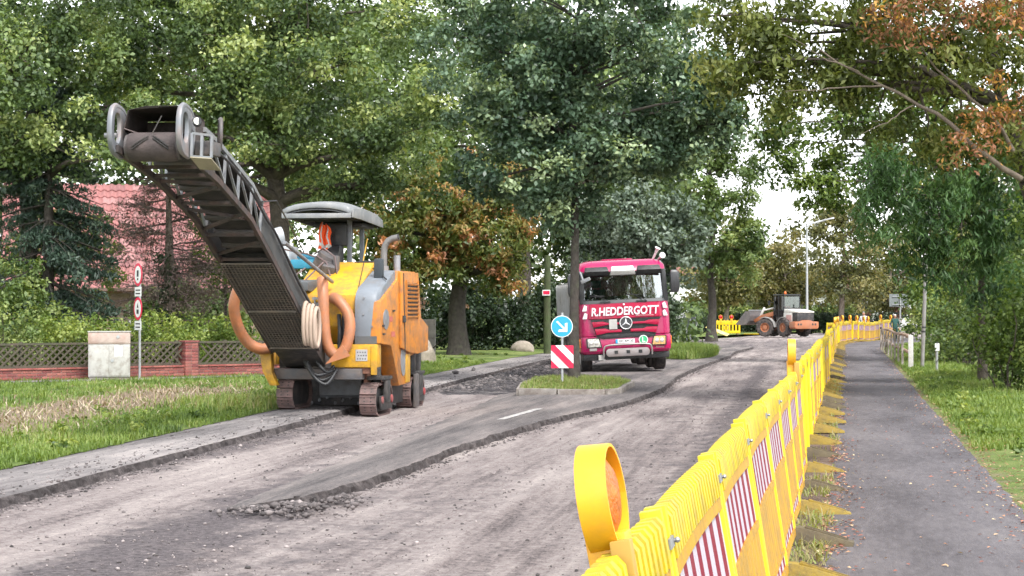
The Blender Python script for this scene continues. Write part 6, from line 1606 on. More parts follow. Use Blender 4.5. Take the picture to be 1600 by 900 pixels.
# belt: lower run, pulley wrap, upper run
b = MB(); secs = []
tt_ = list(np.linspace(0.9, 3.86, 40))
for t in tt_:
    sag = 0.012*math.sin(t*9) - 0.05 - 0.20*max(0, (t-3.3)/0.56)**1.5
    secs.append([cw_(t, -0.29, 0.19+sag), cw_(t, -0.1, 0.175+sag), cw_(t, 0.1, 0.175+sag), cw_(t, 0.29, 0.19+sag), cw_(t, 0.29, 0.205+sag), cw_(t, -0.29, 0.205+sag)])
b.loft(secs); b.build('belt_return_run', BELT, cv)
b = MB(); secs = []
for t in np.linspace(0.0, 3.86, 40): e_ = 0.26*max(0, (t-2.6)/1.26); secs.append([cw_(t, -0.29, 0.50-e_), cw_(t, 0, 0.44-e_), cw_(t, 0.29, 0.50-e_), cw_(t, 0.29, 0.515-e_), cw_(t, 0, 0.455-e_), cw_(t, -0.29, 0.515-e_)])
b.loft(secs); b.build('belt_carrying_run', BELT, cv)
hc = cpos(3.86) + cup(3.9)*0.07; axd = LAT; fwd = (CP[4]-CP[3]).normalized(); upd = cup(3.9)
b = MB(); secs = []
for k in range(15):
    a = -math.pi/2 + math.pi*k/14 - 0.15
    c_ = hc + fwd*math.cos(a)*0.185 + upd*math.sin(a)*0.165; c2 = hc + fwd*math.cos(a)*0.168 + upd*math.sin(a)*0.148
    secs.append([W2M @ (c_ - axd*0.29), W2M @ (c_ - axd*0.24 + (c_-hc)*0.05), W2M @ (c_ + axd*0.24 + (c_-hc)*0.05), W2M @ (c_ + axd*0.29), W2M @ (c2 + axd*0.29), W2M @ (c2 - axd*0.29)])
b.loft(secs); hb = b.build('head_pulley_belt', M('dusty_belt', (0.045, 0.037, 0.037), 0.85, var=0.3, vs=5, dirt=(0.105, 0.08, 0.077), dscale=3, damt=0.5, bump=0.3), cv, smooth=40)
for sgn, off in ((-1, 0.12), (1, 0.12), (-1, 0.18), (1, 0.18)):     # chevron cleats
    b = MB(); pts = []
    for q in range(6):
        u = q/5; a = 0.55 - u*0.75 - (off-0.12)*3
        pts.append(W2M @ (hc + axd*sgn*(0.03+0.19*u) + fwd*math.cos(a)*0.198 + upd*math.sin(a)*0.178))
    b.tube(pts, 0.012, 6); b.build('cleat', BELT, hb)
b = MB(); b.cyl(W2M @ (hc-axd*0.33), W2M @ (hc+axd*0.33), 0.15, n=18); b.build('head_pulley', STEEL, cv, smooth=40)
# slotted head plates
def dplate(x_off, name, mat):
    def P2(a, u): return W2M @ (hc + axd*x_off + fwd*a + upd*u)
    out = []; inn = []
    n_ = 28
    for k in range(n_):
        an = 2*math.pi*k/n_; c, s = math.cos(an), math.sin(an)
        # rounded D: long in the upright direction, round at both ends
        ex = abs(c)**0.75*(1 if c > 0 else -1); ez = abs(s)**0.75*(1 if s > 0 else -1)
        out.append((0.10+0.34*ex, 0.17+0.29*ez)); inn.append((0.20+0.14*ex, 0.19+0.18*ez))
    th = axd*0.025
    def V(p, s): return W2M @ (hc + axd*x_off + fwd*p[0] + upd*p[1] + th*s)
    vs = [V(p, -1) for p in out] + [V(p, -1) for p in inn] + [V(p, 1) for p in out] + [V(p, 1) for p in inn]
    fs = []
    for k in range(n_):
        j = (k+1) % n_
        fs += [(k, j, n_+j, n_+k), (2*n_+k, 3*n_+k, 3*n_+j, 2*n_+j), (k, 2*n_+k, 2*n_+j, j), (n_+k, n_+j, 3*n_+j, 3*n_+k)]
    b = MB(); b.add(vs, fs); pl = b.build(name, mat, cv, bevel=0.006)
    b = MB(); b.tube([V((p[0]*1.0, p[1]), 0) + (W2M.to_3x3() @ (axd*x_off*0.0)) for p in out], 0.034, 6, closed=True); b.build('plate_rim', mat, pl, smooth=60)
    for q in range(4):
        b = MB(); p = V((-0.12+0.02*q, 0.36-q*0.14), 1.6 if x_off < 0 else 1.6); b.sphere(p, 0.022, 8); b.build('bolt', LSTEEL, pl, smooth=60)
    return pl
HPL = M('head_plate', (0.20, 0.212, 0.232), 0.5, metal=0.2, var=0.12, dirt=(0.30, 0.22, 0.19), dscale=4, damt=0.42)
dplate(-0.42, 'head_plate', HPL); dplate(0.40, 'head_plate', HPL)
b = MB(); b.cyl(W2M @ (hc-axd*0.55+fwd*0.2+upd*0.1), W2M @ (hc-axd*0.40+fwd*0.2+upd*0.1), 0.03, n=10); b.build('tension_bolt', LSTEEL, cv)
# discharge hood: open sheet box above the pulley
DST = M('dark_sheet', (0.04, 0.034, 0.034), 0.65, metal=0.2, var=0.25, dirt=(0.10, 0.075, 0.07), dscale=4, damt=0.5)
def HB(l, a, u): return W2M @ (hc + axd*l + fwd*a + upd*u)
def sheet(q, th=0.012):
    b = MB(); n_ = len(q); ctr = (q[1]-q[0]).cross(q[2]-q[0]).normalized()*th
    b.add(q + [p+ctr for p in q], [tuple(range(n_)), tuple(range(2*n_-1, n_-1, -1))] + [(i, (i+1) % n_, n_+(i+1) % n_, n_+i) for i in range(n_)]); return b
sheet([HB(-0.30, 0.10, 0.43), HB(-0.10, 0.12, 0.47), HB(0.38, 0.12, 0.47), HB(0.38, -0.9, 0.52), HB(-0.34, -0.9, 0.52)]).build('hood_top', DST, cv)
sheet([HB(-0.36, 0.05, 0.20), HB(-0.30, 0.10, 0.43), HB(-0.34, -0.9, 0.52), HB(-0.36, -0.9, 0.16)]).build('hood_side', DST, cv)
sheet([HB(0.37, 0.05, 0.15), HB(0.37, 0.12, 0.46), HB(0.37, -0.9, 0.52), HB(0.37, -0.9, 0.15)]).build('hood_side', DST, cv)
sheet([HB(-0.36, -0.9, 0.10), HB(0.38, -0.9, 0.10), HB(0.38, -0.9, 0.51), HB(-0.36, -0.9, 0.51)]).build('hood_back', DST, cv)
sheet([HB(-0.36, 0.06, 0.21), HB(-0.08, 0.02, 0.12), HB(-0.06, -0.3, 0.14), HB(-0.36, -0.3, 0.24)]).build('chute_liner', M('liner', (0.16, 0.12, 0.12), 0.6, metal=0.2, var=0.2), cv)
b = MB(); b.tube([HB(0.02, 0.19, 0.12), HB(0.14, 0.24, 0.32)], 0.007, 5); b.build('loose_rod', STEEL, cv)
# lamp, bracket box and wheel guard on the right
b = MB(); b.cyl(HB(0.52, 0.05, 0.30), HB(0.50, -0.04, 0.30), 0.052, n=18); wl = b.build('work_lamp', BLACKP, cv, smooth=40)
b = MB(); b.cyl(HB(0.522, 0.053, 0.30), HB(0.52, 0.049, 0.30), 0.043, n=18); b.build('lamp_glass', M('lamp_glass', (0.75, 0.75, 0.70), 0.15), wl, smooth=40)
for (l0, u0, l1, u1) in ((0.46, 0.16, 0.70, 0.13), (0.46, -0.12, 0.70, -0.14), (0.46, 0.16, 0.46, -0.12), (0.58, 0.15, 0.58, -0.13), (0.70, 0.13, 0.70, -0.14)):
    b = MB(); b.beam(HB(l0, 0.02, u0), HB(l1, 0.02, u1), 0.03, 0.03); b.build('bracket_bar', LSTEEL, cv)
b = MB(); b.box(-0.0, 0.22, -0.18, 0.18, -0.11, 0.06, Matrix.Translation(HB(0.48, -0.25, 0.05))); b.build('motor_block', STEEL, cv, bevel=0.02)
sheet([HB(0.45, 0.05, -0.14), HB(0.71, 0.05, -0.16), HB(0.71, -0.45, -0.2), HB(0.45, -0.45, -0.18)]).build('bracket_tray', M('tray', (0.34, 0.30, 0.22), 0.6, var=0.2), cv)
b = MB(); n_ = 22
b.tube([HB(0.66+0.05*math.cos(2*math.pi*k/n_), -0.55+0.17*math.cos(2*math.pi*k/n_), 0.27+0.19*math.sin(2*math.pi*k/n_)) for k in range(n_)], 0.026, 8, closed=True); wg = b.build('guard_ring', STEEL, cv, smooth=60)
for k in (-0.1, 0.1):
    b = MB(); b.cyl(HB(0.66, -0.55+k, 0.10), HB(0.66, -0.55-k, 0.44), 0.012, n=6); b.build('guard_spoke', STEEL, wg)
b = MB(); b.beam(HB(0.60, -0.2, 0.02), HB(0.60, -0.75, 0.12), 0.05, 0.05); b.build('bracket_arm', LSTEEL, cv)
# grille of perforated sheet on the lower underside, in two panels
GRM = M('grille_steel', (0.125, 0.112, 0.097), 0.7, metal=0.2, var=0.25, vs=6, dirt=(0.21, 0.165, 0.125), dscale=5, damt=0.5)
for (t0, t1) in ((0.05, 0.475), (0.49, 1.0)):
    def gp(t, l): 
        taper = 1.0 if t > 0.35 else 0.86+0.14*(t/0.35)
        return cw_(t, l*taper, -0.055)
    b = MB(); nl = 15
    for k in range(nl):
        l = -HW+0.0 + 2*HW*k/(nl-1); b.beam(gp(t0, l), gp(t1, l), 0.013, 0.008)
    nt_ = int((t1-t0)*40)
    for k in range(nt_+1):
        t = t0+(t1-t0)*k/nt_; b.beam(gp(t, -HW-0.006), gp(t, HW+0.006), 0.020, 0.0085)
    tag(b.build('grille_mesh', GRM, cv), kind='stuff')
    for t in (t0, t1):
        b = MB(); b.beam(cw_(t, -HW*0.96, -0.06), cw_(t, HW*0.96, -0.06), 0.04, 0.02); b.build('grille_frame', GRM, cv)
b = MB()
b.add([cw_(0.02, -HW, 0.1), cw_(0.02, HW, 0.1), cw_(1.0, HW, 0.1), cw_(1.0, -HW, 0.1), cw_(0.02, -HW, 0.12), cw_(0.02, HW, 0.12), cw_(1.0, HW, 0.12), cw_(1.0, -HW, 0.12)], [(0, 1, 2, 3), (7, 6, 5, 4), (0, 4, 5, 1), (1, 5, 6, 2), (2, 6, 7, 3), (3, 7, 4, 0)]); b.build('underside_sheet', BLACKM, cv)
# foot of the conveyor
b = MB(); b.loft([[cw_(0.12, -0.36, 0.5), cw_(0.12, 0.36, 0.5), cw_(0.12, 0.36, -0.06), cw_(0.12, -0.36, -0.06)], [(-0.78, 0.15, 1.2), (-0.1, 0.12, 1.2), (-0.1, 0.05, 0.80), (-0.78, 0.05, 0.80)]]); b.build('conveyor_foot', BLACKM, cv, bevel=0.02)
for l in (-0.30, 0.30):
    b = MB(); b.tube([cw_(0.9, l*1.5, 0.45), Vector((-0.45+l*1.3, 0.3, 2.25))], 0.03, 8); b.build('lift_cylinder', LSTEEL, cv, smooth=50)
b = MB(); b.tube([cw_(1.7, 0.42, 0.45), cw_(1.2, 0.45, 0.8), Vector((-0.75, 1.0, 2.78))], 0.012, 6); b.build('guy_cable', BLACKP, cv)
# hi-vis vest hung up at the stand
vst = MB()
VF = 14
for iz in range(9):
    z = 3.36 - iz*0.062
    for k in range(VF):
        a = k/(VF-1); wd_ = 0.05+0.03*min(1, iz/1.5)+0.006*iz
        wd_ = (0.055, 0.10, 0.115, 0.105, 0.10, 0.105, 0.11, 0.105, 0.10)[iz]; vst.v.append((-0.76-wd_+2*wd_*a + 0.012*math.sin(iz*1.3), 2.42+0.03*math.sin(a*12+iz*0.4), z + 0.025*math.sin(a*9+0.5) - 0.05*a))
for iz in range(8):
    for k in range(VF-1):
        vst.f.append((iz*VF+k, iz*VF+k+1, (iz+1)*VF+k+1, (iz+1)*VF+k)); vst.mi.append(1 if (k in (3, 10)) or iz == 6 else 0)
vo = vst.build('safety_vest', [M('hivis_orange', (0.85, 0.10, 0.02), 0.8, var=0.08), M('retro_tape', (0.55, 0.52, 0.50), 0.5)])
vo.matrix_world = Matrix.Translation(MO) @ Matrix.Rotation(MA, 4, 'Z')
md = vo.modifiers.new('thick', 'SOLIDIFY'); md.thickness = 0.012
tag(vo, 'orange hi-vis vest hanging under the milling machine canopy', 'vest')
# ================================================================== people
SKIN = M('skin', (0.50, 0.27, 0.19), 0.6, var=0.06)
HAIRD = M('hair_dark', (0.035, 0.026, 0.02), 0.7, var=0.2)
HAIRG = M('hair_grey', (0.22, 0.20, 0.18), 0.7, var=0.2)
def person(label, loc, rotz, J, top, legs, shoes=None, hair=HAIRD, hat=None, scale=1.0, look=0.0):
    """J: joint positions, facing local -y; one continuous skinned body"""
    segs = [('pelvis', 'belly', 'top'), ('belly', 'chest', 'top'), ('chest', 'neck', 'top'), ('neck', 'head0', 'skin'),
            ('chest', 'sl', 'top'), ('sl', 'el', 'top'), ('el', 'wl', 'skin' if J.get('short') else 'top'), ('wl', 'hl', 'skin'),
            ('chest', 'sr', 'top'), ('sr', 'er', 'top'), ('er', 'wr', 'skin' if J.get('short') else 'top'), ('wr', 'hr', 'skin'),
            ('pelvis', 'pl', 'legs'), ('pl', 'kl', 'legs'), ('kl', 'al', 'legs'), ('al', 'tl', 'shoes'),
            ('pelvis', 'pr', 'legs'), ('pr', 'kr', 'legs'), ('kr', 'ar', 'legs'), ('ar', 'tr', 'shoes')]
    rad = dict(pelvis=0.145, belly=0.135, chest=0.15, neck=0.058, head0=0.06, sl=0.068, el=0.047, wl=0.032, hl=0.034, sr=0.068, er=0.047, wr=0.032, hr=0.034, pl=0.095, kl=0.062, al=0.045, tl=0.04, pr=0.095, kr=0.062, ar=0.045, tr=0.04)
    names = list(rad); idx = {n: i for i, n in enumerate(names)}
    me = bpy.data.meshes.new('sk'); me.from_pydata([J[n] for n in names], [(idx[a], idx[b]) for a, b, _ in segs], [])
    ob = bpy.data.objects.new('sk', me); COL.objects.link(ob)
    md = ob.modifiers.new('skin', 'SKIN')
    for i, n in enumerate(names):
        sv = me.skin_vertices[0].data[i]; r = rad[n]; sv.radius = (r*(1.12 if n in ('pelvis', 'belly', 'chest') else 1), r*(0.82 if n in ('pelvis', 'belly', 'chest') else 1)); sv.use_root = (n == 'pelvis')
    ss = ob.modifiers.new('sub', 'SUBSURF'); ss.levels = 2; ss.render_levels = 2
    dg = bpy.context.evaluated_depsgraph_get(); dg.update()
    bm = bmesh.new(); bm.from_mesh(bpy.data.meshes.new_from_object(ob.evaluated_get(dg)))
    bpy.data.objects.remove(ob)
    tagm = {'top': 0, 'skin': 1, 'legs': 2, 'shoes': 3}
    def near(p):
        best = None
        for a, b, m_ in segs:
            A, B = Vector(J[a]), Vector(J[b]); t = max(0, min(1, (p-A).dot(B-A)/max((B-A).length_squared, 1e-9)))
            d = (p-(A+(B-A)*t)).length - 0.5*(rad[a]*(1-t)+rad[b]*t)
            if best is None or d < best[0]: best = (d, m_)
        return tagm[best[1]]
    for f in bm.faces: f.material_index = near(f.calc_center_median()); f.smooth = True
    # head, nose, ears and fingers grow out of the same mesh
    hp = Vector(J['head0'])+Vector((0, -0.012, 0.075))
    T = Matrix.Translation(hp) @ Matrix.Rotation(look, 4, 'Z')
    g = bmesh.ops.create_uvsphere(bm, u_segments=16, v_segments=12, radius=1.0, matrix=T @ Matrix.Diagonal((0.076, 0.095, 0.118, 1)))
    for v in g['verts']:
        for f in v.link_faces: f.material_index = 1; f.smooth = True
    def blob(c, s, mi):
        g = bmesh.ops.create_uvsphere(bm, u_segments=8, v_segments=6, radius=1.0, matrix=T @ Matrix.Translation(c) @ Matrix.Diagonal((*s, 1)))
        for v in g['verts']:
            for f in v.link_faces: f.material_index = mi; f.smooth = True
    blob((0, -0.097, -0.012), (0.013, 0.022, 0.022), 1); blob((0.078, 0.005, -0.005), (0.012, 0.02, 0.032), 1); blob((-0.078, 0.005, -0.005), (0.012, 0.02, 0.032), 1)
    blob((0.03, -0.083, 0.012), (0.013, 0.008, 0.007), 4); blob((-0.03, -0.083, 0.012), (0.013, 0.008, 0.007), 4); blob((0, -0.084, -0.055), (0.024, 0.008, 0.006), 5)
    mb = MB()
    for h_, w_, s in (('hl', 'wl', 1), ('hr', 'wr', -1)):
        H = Vector(J[h_]); d = (H-Vector(J[w_])).normalized(); sd = d.cross(Vector((0, 0, 1)))
        sd = sd.normalized() if sd.length > 0.1 else Vector((0, 1, 0)); dn = sd.cross(d).normalized()
        for k in range(4):
            o = sd*(-0.027+0.018*k); L = (0.062, 0.072, 0.068, 0.052)[k]
            mb.tube([H+o*0.9, H+o+d*L*0.6, H+o+d*L*0.9+dn*-0.03], [0.0095, 0.009, 0.0075], 6)
        mb.tube([H-d*0.035+sd*0.02*s, H+sd*0.05*s+d*0.0, H+sd*0.052*s+d*0.03], [0.011, 0.010, 0.008], 6)
    fm = mb.mesh('f', SKIN); n0 = len(bm.faces); bm.from_mesh(fm); bm.faces.ensure_lookup_table()
    for f in bm.faces[n0:]: f.material_index = 1; f.smooth = True
    me = bpy.data.meshes.new('person'); bm.to_mesh(me); bm.free()
    for m_ in (top, SKIN, legs, shoes or BLACKP, BLACKP, M('lips', (0.38, 0.12, 0.10), 0.6)): me.materials.append(m_)
    o = link('person', me, loc=loc, rot=(0, 0, rotz)); o.scale = (scale,)*3
    tag(o, label, 'person')
    hb = MB(); hv = []
    n_ = 14
    for i in range(6):
        th = i/5*1.75
        for k in range(n_):
            a = 2*math.pi*k/n_; back = 1.0 if math.sin(a) > -0.2 else 0.72
            tt = th*back; hv.append((0.083*math.sin(tt)*math.cos(a), 0.006+0.103*math.sin(tt)*math.sin(a), 0.012+0.120*math.cos(tt)))
    hb.add(hv, [(i*n_+k, i*n_+(k+1) % n_, (i+1)*n_+(k+1) % n_, (i+1)*n_+k) for i in range(5) for k in range(n_)])
    hb.build('hat' if hat else 'hair', hat or hair, o, smooth=80, T=T)
    return o
def stand(dx=0.0):
    return dict(pelvis=(0, 0, 0.95), belly=(0, 0.0, 1.12), chest=(0, 0.01, 1.36), neck=(0, 0.01, 1.50), head0=(0, -0.005, 1.56),
                sl=(-0.19, 0.01, 1.42), el=(-0.27, 0.02, 1.14), wl=(-0.22, -0.18, 0.98), hl=(-0.19, -0.25, 0.95),
                sr=(0.19, 0.01, 1.42), er=(0.27, 0.04, 1.14), wr=(0.27, -0.06, 0.90), hr=(0.26, -0.09, 0.82),
                pl=(-0.10, 0, 0.90), kl=(-0.12, -0.02, 0.50), al=(-0.12, 0.02, 0.09), tl=(-0.13, -0.13, 0.045),
                pr=(0.10, 0, 0.90), kr=(0.12, -0.02, 0.50), ar=(0.12, 0.02, 0.09), tr=(0.13, -0.13, 0.045))
def seated():
    J = stand()
    J.update(pelvis=(0, 0, 0.12), belly=(0, 0.02, 0.28), chest=(0, 0.03, 0.52), neck=(0, 0.02, 0.66), head0=(0, 0.0, 0.72),
             sl=(-0.19, 0.02, 0.58), el=(-0.26, -0.14, 0.34), wl=(-0.16, -0.38, 0.40), hl=(-0.12, -0.45, 0.42),
             sr=(0.19, 0.02, 0.58), er=(0.26, -0.14, 0.34), wr=(0.16, -0.38, 0.40), hr=(0.12, -0.45, 0.42),
             pl=(-0.10, -0.05, 0.10), kl=(-0.14, -0.46, 0.12), al=(-0.14, -0.52, -0.30), tl=(-0.14, -0.66, -0.34),
             pr=(0.10, -0.05, 0.10), kr=(0.14, -0.46, 0.12), ar=(0.14, -0.52, -0.30), tr=(0.14, -0.66, -0.34))
    return J

# ================================================================== glass
def glass_mat(name, tint=(0.80, 0.88, 0.86), refl=0.12):
    m, nt, out = new_mat(name); L = nt.links
    tr = N(nt, 'ShaderNodeBsdfTransparent'); tr.inputs['Color'].default_value = C4(tint)
    gl = N(nt, 'ShaderNodeBsdfGlossy', i_Roughness=0.02)
    fr = N(nt, 'ShaderNodeFresnel', i_IOR=1.5); a = N(nt, 'ShaderNodeMath', operation='ADD'); a.inputs[1].default_value = refl; L.new(fr.outputs[0], a.inputs[0])
    mx = N(nt, 'ShaderNodeMixShader'); L.new(a.outputs[0], mx.inputs[0]); L.new(tr.outputs[0], mx.inputs[1]); L.new(gl.outputs[0], mx.inputs[2]); L.new(mx.outputs[0], out.inputs['Surface'])
    return m
GLASS = glass_mat('windscreen_glass', refl=0.24); GLASS2 = glass_mat('cab_glass', (0.72, 0.80, 0.78), 0.08)
TREADM = RUBBER
def wheel(parent, c, r, w, axis, rim_mat, rim_r=0.58, lugs=0, tread=True):
    """tyre (> rim) on the given axis"""
    ax = Vector(axis).normalized()
    T = Matrix.Translation(c) @ ax.to_track_quat('Z', 'Y').to_matrix().to_4x4()
    b = MB(); h = w/2
    b.lathe([(r*rim_r, -h*0.86), (r*0.80, -h), (r*0.93, -h*0.96), (r*0.985, -h*0.80), (r, -h*0.5), (r, h*0.5), (r*0.985, h*0.80), (r*0.93, h*0.96), (r*0.80, h), (r*rim_r, h*0.86)], 32, T, caps=False)
    if lugs:
        for k in range(lugs):
            a = 2*math.pi*k/lugs
            for s in (-1, 1):
                L = Matrix.Rotation(a + (math.pi/lugs if s > 0 else 0), 4, 'Z') @ Matrix.Translation((r*0.995, 0, s*h*0.48)) @ Matrix.Rotation(s*0.5, 4, 'X')
                b.box(-0.02, 0.03, -0.035, 0.035, -h*0.5, h*0.5, T @ L)
    ty = b.build('tyre', RUBBER, parent, smooth=35)
    if tread and not lugs:
        g = MB()
        for z in (-0.62, -0.22, 0.22, 0.62):
            g.lathe([(r+0.001, z*h-0.012), (r+0.0035, z*h-0.008), (r+0.0035, z*h+0.008), (r+0.001, z*h+0.012)], 32, T)
        g.build('tread_groove', BLACKM, ty, smooth=35)
    b = MB(); R_ = r*rim_r
    b.lathe([(R_, -h*0.85), (R_*1.02, -h*0.80), (R_*0.98, h*0.80), (R_*1.03, h*0.86), (R_*0.92, h*0.84), (R_*0.86, h*0.45), (R_*0.55, h*0.40), (R_*0.45, h*0.70), (R_*0.2, h*0.72)], 28, T)
    b.build('rim', rim_mat, ty, smooth=35)
    b = MB()
    for k in range(8):
        a = 2*math.pi*k/8; p = T @ Vector((R_*0.62*math.cos(a), R_*0.62*math.sin(a), h*0.44)); b.sphere(p, R_*0.06, 6)
    b.build('wheel_nut', LSTEEL, ty)
    return ty

# ================================================================== red tipper truck
TO = Vector((3.16, 50.6, 0.0))
truck = thing('tipper_truck', 'magenta red tipper truck facing the camera with white lettering', 'truck', TO, (0, R(-2.7), R(2.6)))
TRED = M('truck_magenta', (0.40, 0.005, 0.088), 0.26, var=0.06, vs=1.5, coat=0.4, dirt=(0.22, 0.03, 0.06), dscale=3, damt=0.33)
TREDL = M('truck_red', (0.40, 0.004, 0.045), 0.30, var=0.05, vs=1.5, coat=0.3)
TBLK = M('truck_black', (0.018, 0.019, 0.021), 0.45, var=0.2, dirt=(0.09, 0.08, 0.075), damt=0.36)
TDGR = M('truck_dark_grey', (0.05, 0.053, 0.058), 0.4, var=0.15)
TSIL = M('truck_silver', (0.33, 0.30, 0.30), 0.4, metal=0.5, var=0.1, dirt=(0.34, 0.27, 0.25), damt=0.42)
def front_outline(hw, yf, yb, r=0.22, n=6, crown=0.05):
    pts = []
    for k in range(n+1):
        a = math.pi + (math.pi/2)*k/n; pts.append((-hw+r+r*math.cos(a), yf+r+r*math.sin(a)))
    pts.append((0, yf-crown))
    for k in range(n+1):
        a = 1.5*math.pi + (math.pi/2)*k/n; pts.append((hw-r+r*math.cos(a), yf+r+r*math.sin(a)))
    pts += [(hw, yb), (-hw, yb)]
    return pts
def tloft(secs):
    b = MB(); b.loft([[(x, y, z) for x, y in front_outline(hw, yf, yb, r, 6, cr)] for z, hw, yf, yb, r, cr in secs]); return b
# bumper, nose, roof
tloft([(0.53, 1.19, 0.06, 0.95, 0.20, 0.05), (0.60, 1.245, 0.0, 0.95, 0.22, 0.05), (0.90, 1.25, -0.02, 0.95, 0.22, 0.05), (1.00, 1.24, 0.0, 0.95, 0.22, 0.05)]).build('bumper', TRED, truck, smooth=35)
cab = tloft([(1.005, 1.20, 0.06, 1.95, 0.20, 0.04), (1.02, 1.235, 0.03, 1.95, 0.22, 0.05), (1.45, 1.235, 0.03, 1.95, 0.22, 0.05), (1.90, 1.225, 0.07, 1.95, 0.22, 0.05)]).build('cab', TRED, truck, smooth=35)
tloft([(2.76, 1.20, 0.20, 1.95, 0.25, 0.03), (2.90, 1.19, 0.26, 1.95, 0.28, 0.03), (3.02, 1.12, 0.42, 1.92, 0.30, 0.03), (3.08, 0.95, 0.65, 1.85, 0.30, 0.02)]).build('roof', TRED, truck, smooth=50)
b = MB(); b.box(-0.5, 0.35, 0.8, 1.5, 3.081, 3.12); b.build('roof_hatch', TRED, truck, bevel=0.015)
# cab back and sides around the glass
b = MB(); b.box(-1.20, 1.20, 1.90, 1.95, 1.90, 2.76); b.build('cab_back', TREDL, truck)
for s in (-1, 1):
    b = MB(); x = s*1.215
    b.prism([(1.45, 1.90), (1.89, 1.90), (1.89, 2.76), (1.35, 2.76)], x-0.02, x+0.02, 'yz'); b.prism([(0.30, 1.90), (1.449, 1.90), (1.449, 2.02), (0.30, 2.02)], x-0.02, x+0.02, 'yz'); b.build('door_panel', TRED, truck)
    b = MB(); b.prism([(0.36, 2.02), (1.44, 2.02), (1.36, 2.75), (0.42, 2.75)], x-0.008, x+0.008, 'yz'); b.build('side_window', GLASS2, truck)
    b = MB(); b.beam((s*1.155, 0.16, 1.90), (s*1.125, 0.30, 2.78), 0.13, 0.12); b.build('pillar', TBLK, truck, bevel=0.02)
    b = MB(); b.box(s*1.262-0.02, s*1.262+0.02, 0.55, 0.85, 1.55, 1.60); b.build('door_handle', TBLK, truck)
# windscreen, wiper panel, visor
b = MB(); n_ = 12; secs = []
for k in range(n_+1):
    u = -1+2*k/n_; bow_ = 0.10*(1-abs(u)**2.2)
    secs.append([(u*1.11, 0.13-bow_+0.03, 1.99), (u*1.085, 0.26-bow_+0.03, 2.74), (u*1.085, 0.268-bow_+0.03, 2.74), (u*1.11, 0.138-bow_+0.03, 1.99)])
b.loft(secs); b.build('windscreen', GLASS, truck, smooth=40)
tloft([(1.903, 1.20, 0.055, 0.30, 0.20, 0.05), (1.985, 1.19, 0.085, 0.32, 0.20, 0.05)]).build('cowl_panel', TDGR, truck, smooth=35)
for (x0, x1, mt) in ((-1.08, -0.36, TBLK), (0.36, 1.08, TBLK), (-0.355, 0.355, WHITEP)):
    b = MB(); b.loft([[(x0, 0.10 if mt is TBLK else 0.12, 2.66), (x1, 0.10 if mt is TBLK else 0.12, 2.66), (x1, 0.16, 2.66), (x0, 0.16, 2.66)], [(x0+0.03, 0.03, 2.78), (x1-0.03, 0.03, 2.78), (x1-0.03, 0.12, 2.80), (x0+0.03, 0.12, 2.80)], [(x0+0.06, 0.14, 2.90), (x1-0.06, 0.14, 2.90), (x1-0.06, 0.22, 2.90), (x0+0.06, 0.22, 2.90)]]); b.build('sun_visor', mt, truck, bevel=0.02)
for x, d in ((-0.55, 1), (0.45, 1)):
    b = MB(); b.beam((x+0.15, -0.01, 1.94), (x-0.28, 0.10, 2.16), 0.016, 0.016); b.beam((x-0.40, 0.085, 2.12), (x+0.02, 0.075, 2.10), 0.014, 0.02); b.box(x-0.12, x+0.16, -0.02, 0.04, 1.905, 1.945); b.build('wiper', TBLK, truck)
# front panel lettering
def front_text(name, txt, x, z, size, mat, y, shear=0.0, off=0.0, tilt=0.0, parent=truck, space=1.0, sx=1.0):
    me = text_mesh(name, txt, size, mat, 0.003, shear, off, space=space)
    o = link(name, me, parent, loc=(x, y, z), rot=(math.pi/2, tilt, 0)); o.scale = (sx, 1, 1); return o
fp = tloft([(1.475, 1.00, -0.015, 0.30, 0.08, 0.045), (1.49, 1.02, -0.03, 0.30, 0.08, 0.05), (1.88, 0.98, 0.025, 0.30, 0.08, 0.05)]).build('front_flap', TREDL, truck, smooth=35)
TW = M('lettering_white', (0.80, 0.74, 0.78), 0.5, var=0.03)
front_text('lettering', 'R.HEDDERGOTT', -0.02, 1.665, 0.31, TW, -0.085, shear=0.12, off=0.008, parent=fp, sx=0.80)
b = MB(); b.tube([(0.28+0.50*k/40, -0.082, 1.535+0.016*math.sin(k*1.9)) for k in range(41)], 0.006, 5); b.build('small_script', M('lettering_pale', (0.62, 0.42, 0.42), 0.5), fp)
b = MB(); b.lathe([(0.028, 0), (0.028, 0.006)], 12, Matrix.Translation((-0.03, -0.07, 1.855)) @ Matrix.Rotation(math.pi/2, 4, 'X')); b.build('dot_mark', TW, fp)
# grille
gr = MB(); gr.prism([(-0.95, 1.465), (0.95, 1.465), (0.80, 0.98), (0.62, 0.925), (-0.62, 0.925), (-0.80, 0.98)], -0.035, 0.05, 'xz'); gl_ = gr.build('grille', TBLK, truck)
for z0, z1, wA, wB in ((1.30, 1.405, 0.93, 0.885), (1.09, 1.215, 0.86, 0.815)):
    for s in (-1, 1):
        b = MB(); b.prism([(s*0.12, z0+0.012), (s*wB*0.58, z0+0.012), (s*wB, z0-0.045), (s*wA, z1), (s*wB*0.70, z1), (s*wA*0.56, z1-0.035), (s*0.12, z1-0.035)], -0.085, -0.0375, 'xz'); b.build('grille_bar', TREDL, gl_, bevel=0.012)
b = MB(); b.prism([(-0.80, 0.975), (-0.60, 1.055), (0.60, 1.055), (0.80, 0.975), (0.62, 0.94), (-0.62, 0.94)], -0.07, -0.0365, 'xz'); b.build('grille_lip', TBLK, gl_, bevel=0.01)
